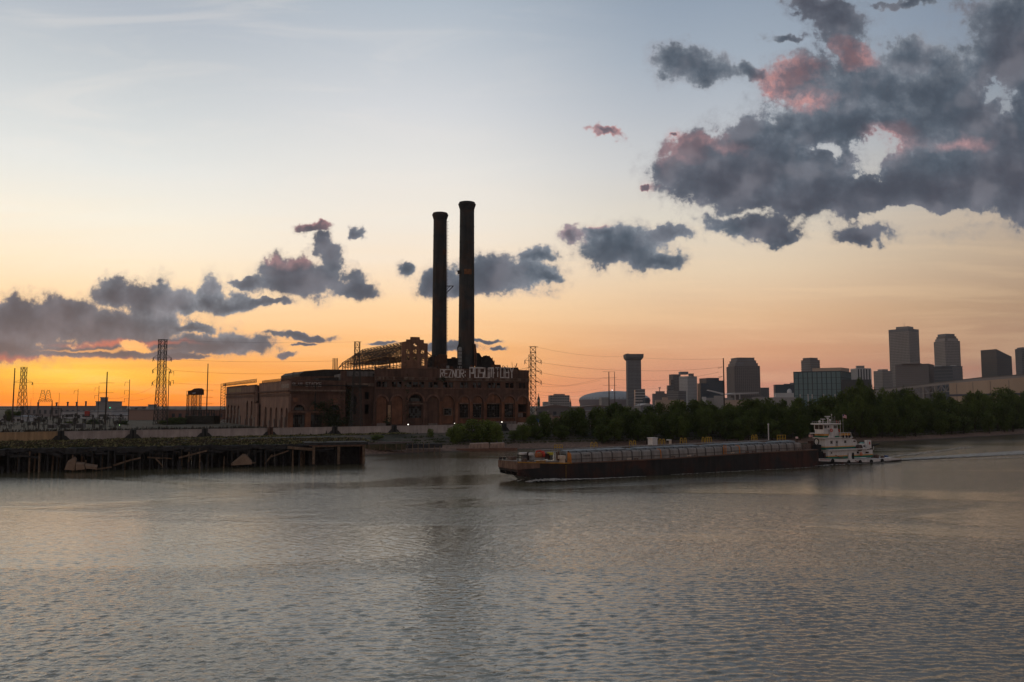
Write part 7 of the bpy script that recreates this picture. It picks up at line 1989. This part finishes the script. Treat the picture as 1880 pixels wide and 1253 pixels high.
def tree(name, label, px, ytop, D, width, i, bush=False, zb=None, group=None):
    p = at(px, ytop, D); zb = gz(p.x, p.y) - .1 if zb is None else zb
    H = p.z - zb; o = thing(name, label, 'tree' if not bush else 'bush', (p.x, p.y, zb), group)
    me = (BUSH if bush else CROWNS)[i % (3 if bush else 8)]
    wpx = width / FPX * D
    base_w = 9.6 if (bush or i % 8 < 5) else 7.4
    for m_, nm in ((me, 'crown'), (TRUNKS[i % 3], 'trunk')):
        c = bpy.data.objects.new(nm, m_); C.objects.link(c); c.parent = o
    o.scale = (wpx / base_w, wpx / base_w, H / 10.0); o.rotation_euler = (0, 0, (i * 2.4) % 6.28)
    return o


rt = random.Random(8)
# the light bushes in front of the plant
for i, (px, yt, w, D_) in enumerate(((846, 776, 50, 338), (872, 768.5, 54, 342), (897, 769, 50, 344), (834, 784, 30, 334), (911, 778, 26, 340))):
    tree('willow_bush', 'light green willow bush before the plant, ' + ('left middle of the clump', 'tallest at the centre of the clump', 'right half of the clump', 'small one at the left end', 'small one at the right end')[i], px, yt, D_, w, i, True, 2.2, 'light willow bushes before the plant')
for i, (px, yt, w, D_) in enumerate(((790, 787, 14, 345), (691, 798, 30, 322), (962, 778, 30, 352), (944, 790, 24, 348))):
    tree('bush', ('small dark green bush below the wall gate', 'low spreading weed bush on the bank right of the wharf', 'small bush between the two big willow clumps', 'low bush right of the concrete block')[i], px, yt, D_, w, i + 1, True, 4.4 if i < 2 else 3.0)
FRONT = [(976, 764, 34, 362), (998, 757, 44, 366), (1022, 768, 30, 372), (1046, 753, 44, 372), (1064, 752, 36, 376), (1030, 780, 36, 358), (985, 782, 30, 356), (1070, 775, 28, 366)]
WORDS = ['left end', 'second', 'third', 'fourth', 'fifth', 'low one in front', 'low left one', 'low right one']
for i, (px, yt, w, D_) in enumerate(FRONT):
    tree('willow_tree', 'dark green willow of the clump right of the plant, ' + WORDS[i], px, yt, D_, w, i, False, 2.6, 'willows right of the plant')
tops = [(1090, 757), (1104, 748), (1125, 744), (1150, 746), (1170, 751), (1190, 748), (1210, 744), (1235, 738), (1250, 740), (1275, 738), (1290, 733), (1310, 741), (1335, 738), (1352, 744), (1372, 733), (1390, 735), (1415, 735), (1440, 733), (1465, 731), (1490, 735), (1510, 730), (1530, 728),
        (1545, 718), (1565, 712), (1582, 701), (1600, 716), (1620, 718), (1642, 717), (1660, 719), (1678, 725), (1700, 731), (1722, 724), (1745, 730), (1765, 735), (1782, 722), (1800, 717), (1818, 727), (1838, 713), (1858, 720), (1878, 718), (1900, 722)]
shx = [p[0] for p in SHORE]; shy = [p[1] for p in SHORE]
def depth_at(px, off):
    """distance at which the bearing of px lies off metres behind the shoreline"""
    u = ray(px, 760)[0]
    for D_ in np.arange(300, 900, 2.0):
        if float(shore_dist(np.array([u * D_]), np.array([D_]))[0]) > off: return float(D_)
    return 700.0
spots = []
for k, (x, y) in enumerate(tops):
    for row, (off, dy, wk) in enumerate(((30, 0, 1.05), (17, 13, 1.0), (9, 30, .85))):
        xx = x + rt.uniform(-4, 4) + (9 if row == 1 else 0); D_ = depth_at(xx, off + rt.uniform(-3, 3))
        wid = rt.uniform(30, 44) * (400 / D_) ** .3 * wk
        if row == 2 and (xx < 1090 or rt.random() < .25): continue
        spots.append((xx, y + dy + rt.uniform(-6, 6) * (row > 0) + (rt.uniform(-3, 4) if row == 0 else 0), D_, wid * rt.uniform(.75, 1.2), row))
rowname = ('in the tall back row', 'in the middle row', 'in the low front row')
def nearby(px):
    for lim, s_ in ((1140, 'before the stadium'), (1190, 'below the flared tower'), (1235, 'left of the white tower'), (1290, 'below the white tower'), (1332, 'by the tallest single pole'), (1400, 'below the broad brown tower'), (1456, 'left of the teal glass building'),
                    (1500, 'behind the bow of the pushboat'), (1560, 'directly behind the pushboat'), (1604, 'at the highest point of the belt'), (1650, 'below the tallest skyscraper'), (1712, 'below the truss bridge'), (1770, 'before the left end of the beige hall'), (1830, 'before the sloping blue tower'), (2000, 'near the right edge')):
        if px < lim: return s_

sets = {}
for sp in spots: sets.setdefault((sp[4], nearby(sp[0])), []).append(sp[0])
for i, (px, yt, D_, w, row) in enumerate(spots):
    mates = sorted(sets[(row, nearby(px))]); k_ = mates.index(px)
    tail = '' if len(mates) == 1 else ', %s from the left' % ORD[k_]
    tree('willow_tree', ('back row willow ', 'middle row willow ', 'low front willow ')[row] + nearby(px) + tail, px, yt, D_, w, i * 3 + row, False, None, 'willows of the river belt')
# small trees and hedges at left behind the wall
for i, (px, yt, D_, w, lab) in enumerate(((18, 753, 560, 22, 'round dark tree at the far left behind the gantry'), (33, 756, 565, 18, 'smaller dark tree right of the far left tree'), (318, 768, 470, 34, 'dark green hedge bush between the big pylon and the netted frame'), (332, 766, 476, 26, 'taller hedge bush beside the netted frame'), (300, 772, 468, 26, 'low hedge bush at the foot of the big pylon'),
                                          (226, 773, 470, 26, 'dark mound shaped bush before the pinkish warehouse'), (170, 771, 480, 30, 'dark bush before the white warehouse'), (988, 738, 1100, 9, 'dark tree round the foot of the church spire'), (128, 774, 480, 26, 'dark bush left of centre in the switchyard'), (1004, 768, 470, 22, 'tree before the small gabled house'))):
    tree('small_tree', lab, px, yt, D_, w, i + 2, False, 6.0)
# the scrub under the belt, one low mass of undergrowth
pts = []
rr_ = np.random.RandomState(5)
for _ in range(16000):
    px = rr_.uniform(1085, 1900); u = ray(px, 760)[0]; D_ = float(np.interp(px, [1085, 1300, 1500, 1650, 1880, 1950], [368, 400, 430, 450, 540, 560])) + rr_.uniform(0, 26)
    x, y = u * D_, D_
    pts.append((x, y))
X_ = np.array([p[0] for p in pts]); Y_ = np.array([p[1] for p in pts]); Z_ = ground_z(X_, Y_); dd = shore_dist(X_, Y_)
keep = dd > 7
lf = [(x, y, z + rr_.uniform(0, 3.6) * min(1, (d - 6) / 8)) for x, y, z, d, k in zip(X_, Y_, Z_, dd, keep) if k]
o = leaf_patch('undergrowth', M_LEAF, lf, .55, None, 9); tag(o, kind='stuff')

# ------------------------------------------------------------------ evening haze over river and town
mb = MB(); mb.box(-3400, 3600, -300, 5600, -9, 260)
hz = mb.build('haze', None, None, kind='stuff')
m = bpy.data.materials.new('haze_air'); m.use_nodes = True; nt = m.node_tree
for n_ in list(nt.nodes):
    if n_.type != 'OUTPUT_MATERIAL': nt.nodes.remove(n_)
pv = nt.nodes.new('ShaderNodeVolumePrincipled'); pv.inputs['Color'].default_value = (.92, .93, .96, 1); pv.inputs['Density'].default_value = 0.000028
pv.inputs['Anisotropy'].default_value = 0.45
nt.links.new(pv.outputs[0], nt.nodes['Material Output'].inputs['Volume'])
hz.data.materials.append(m)
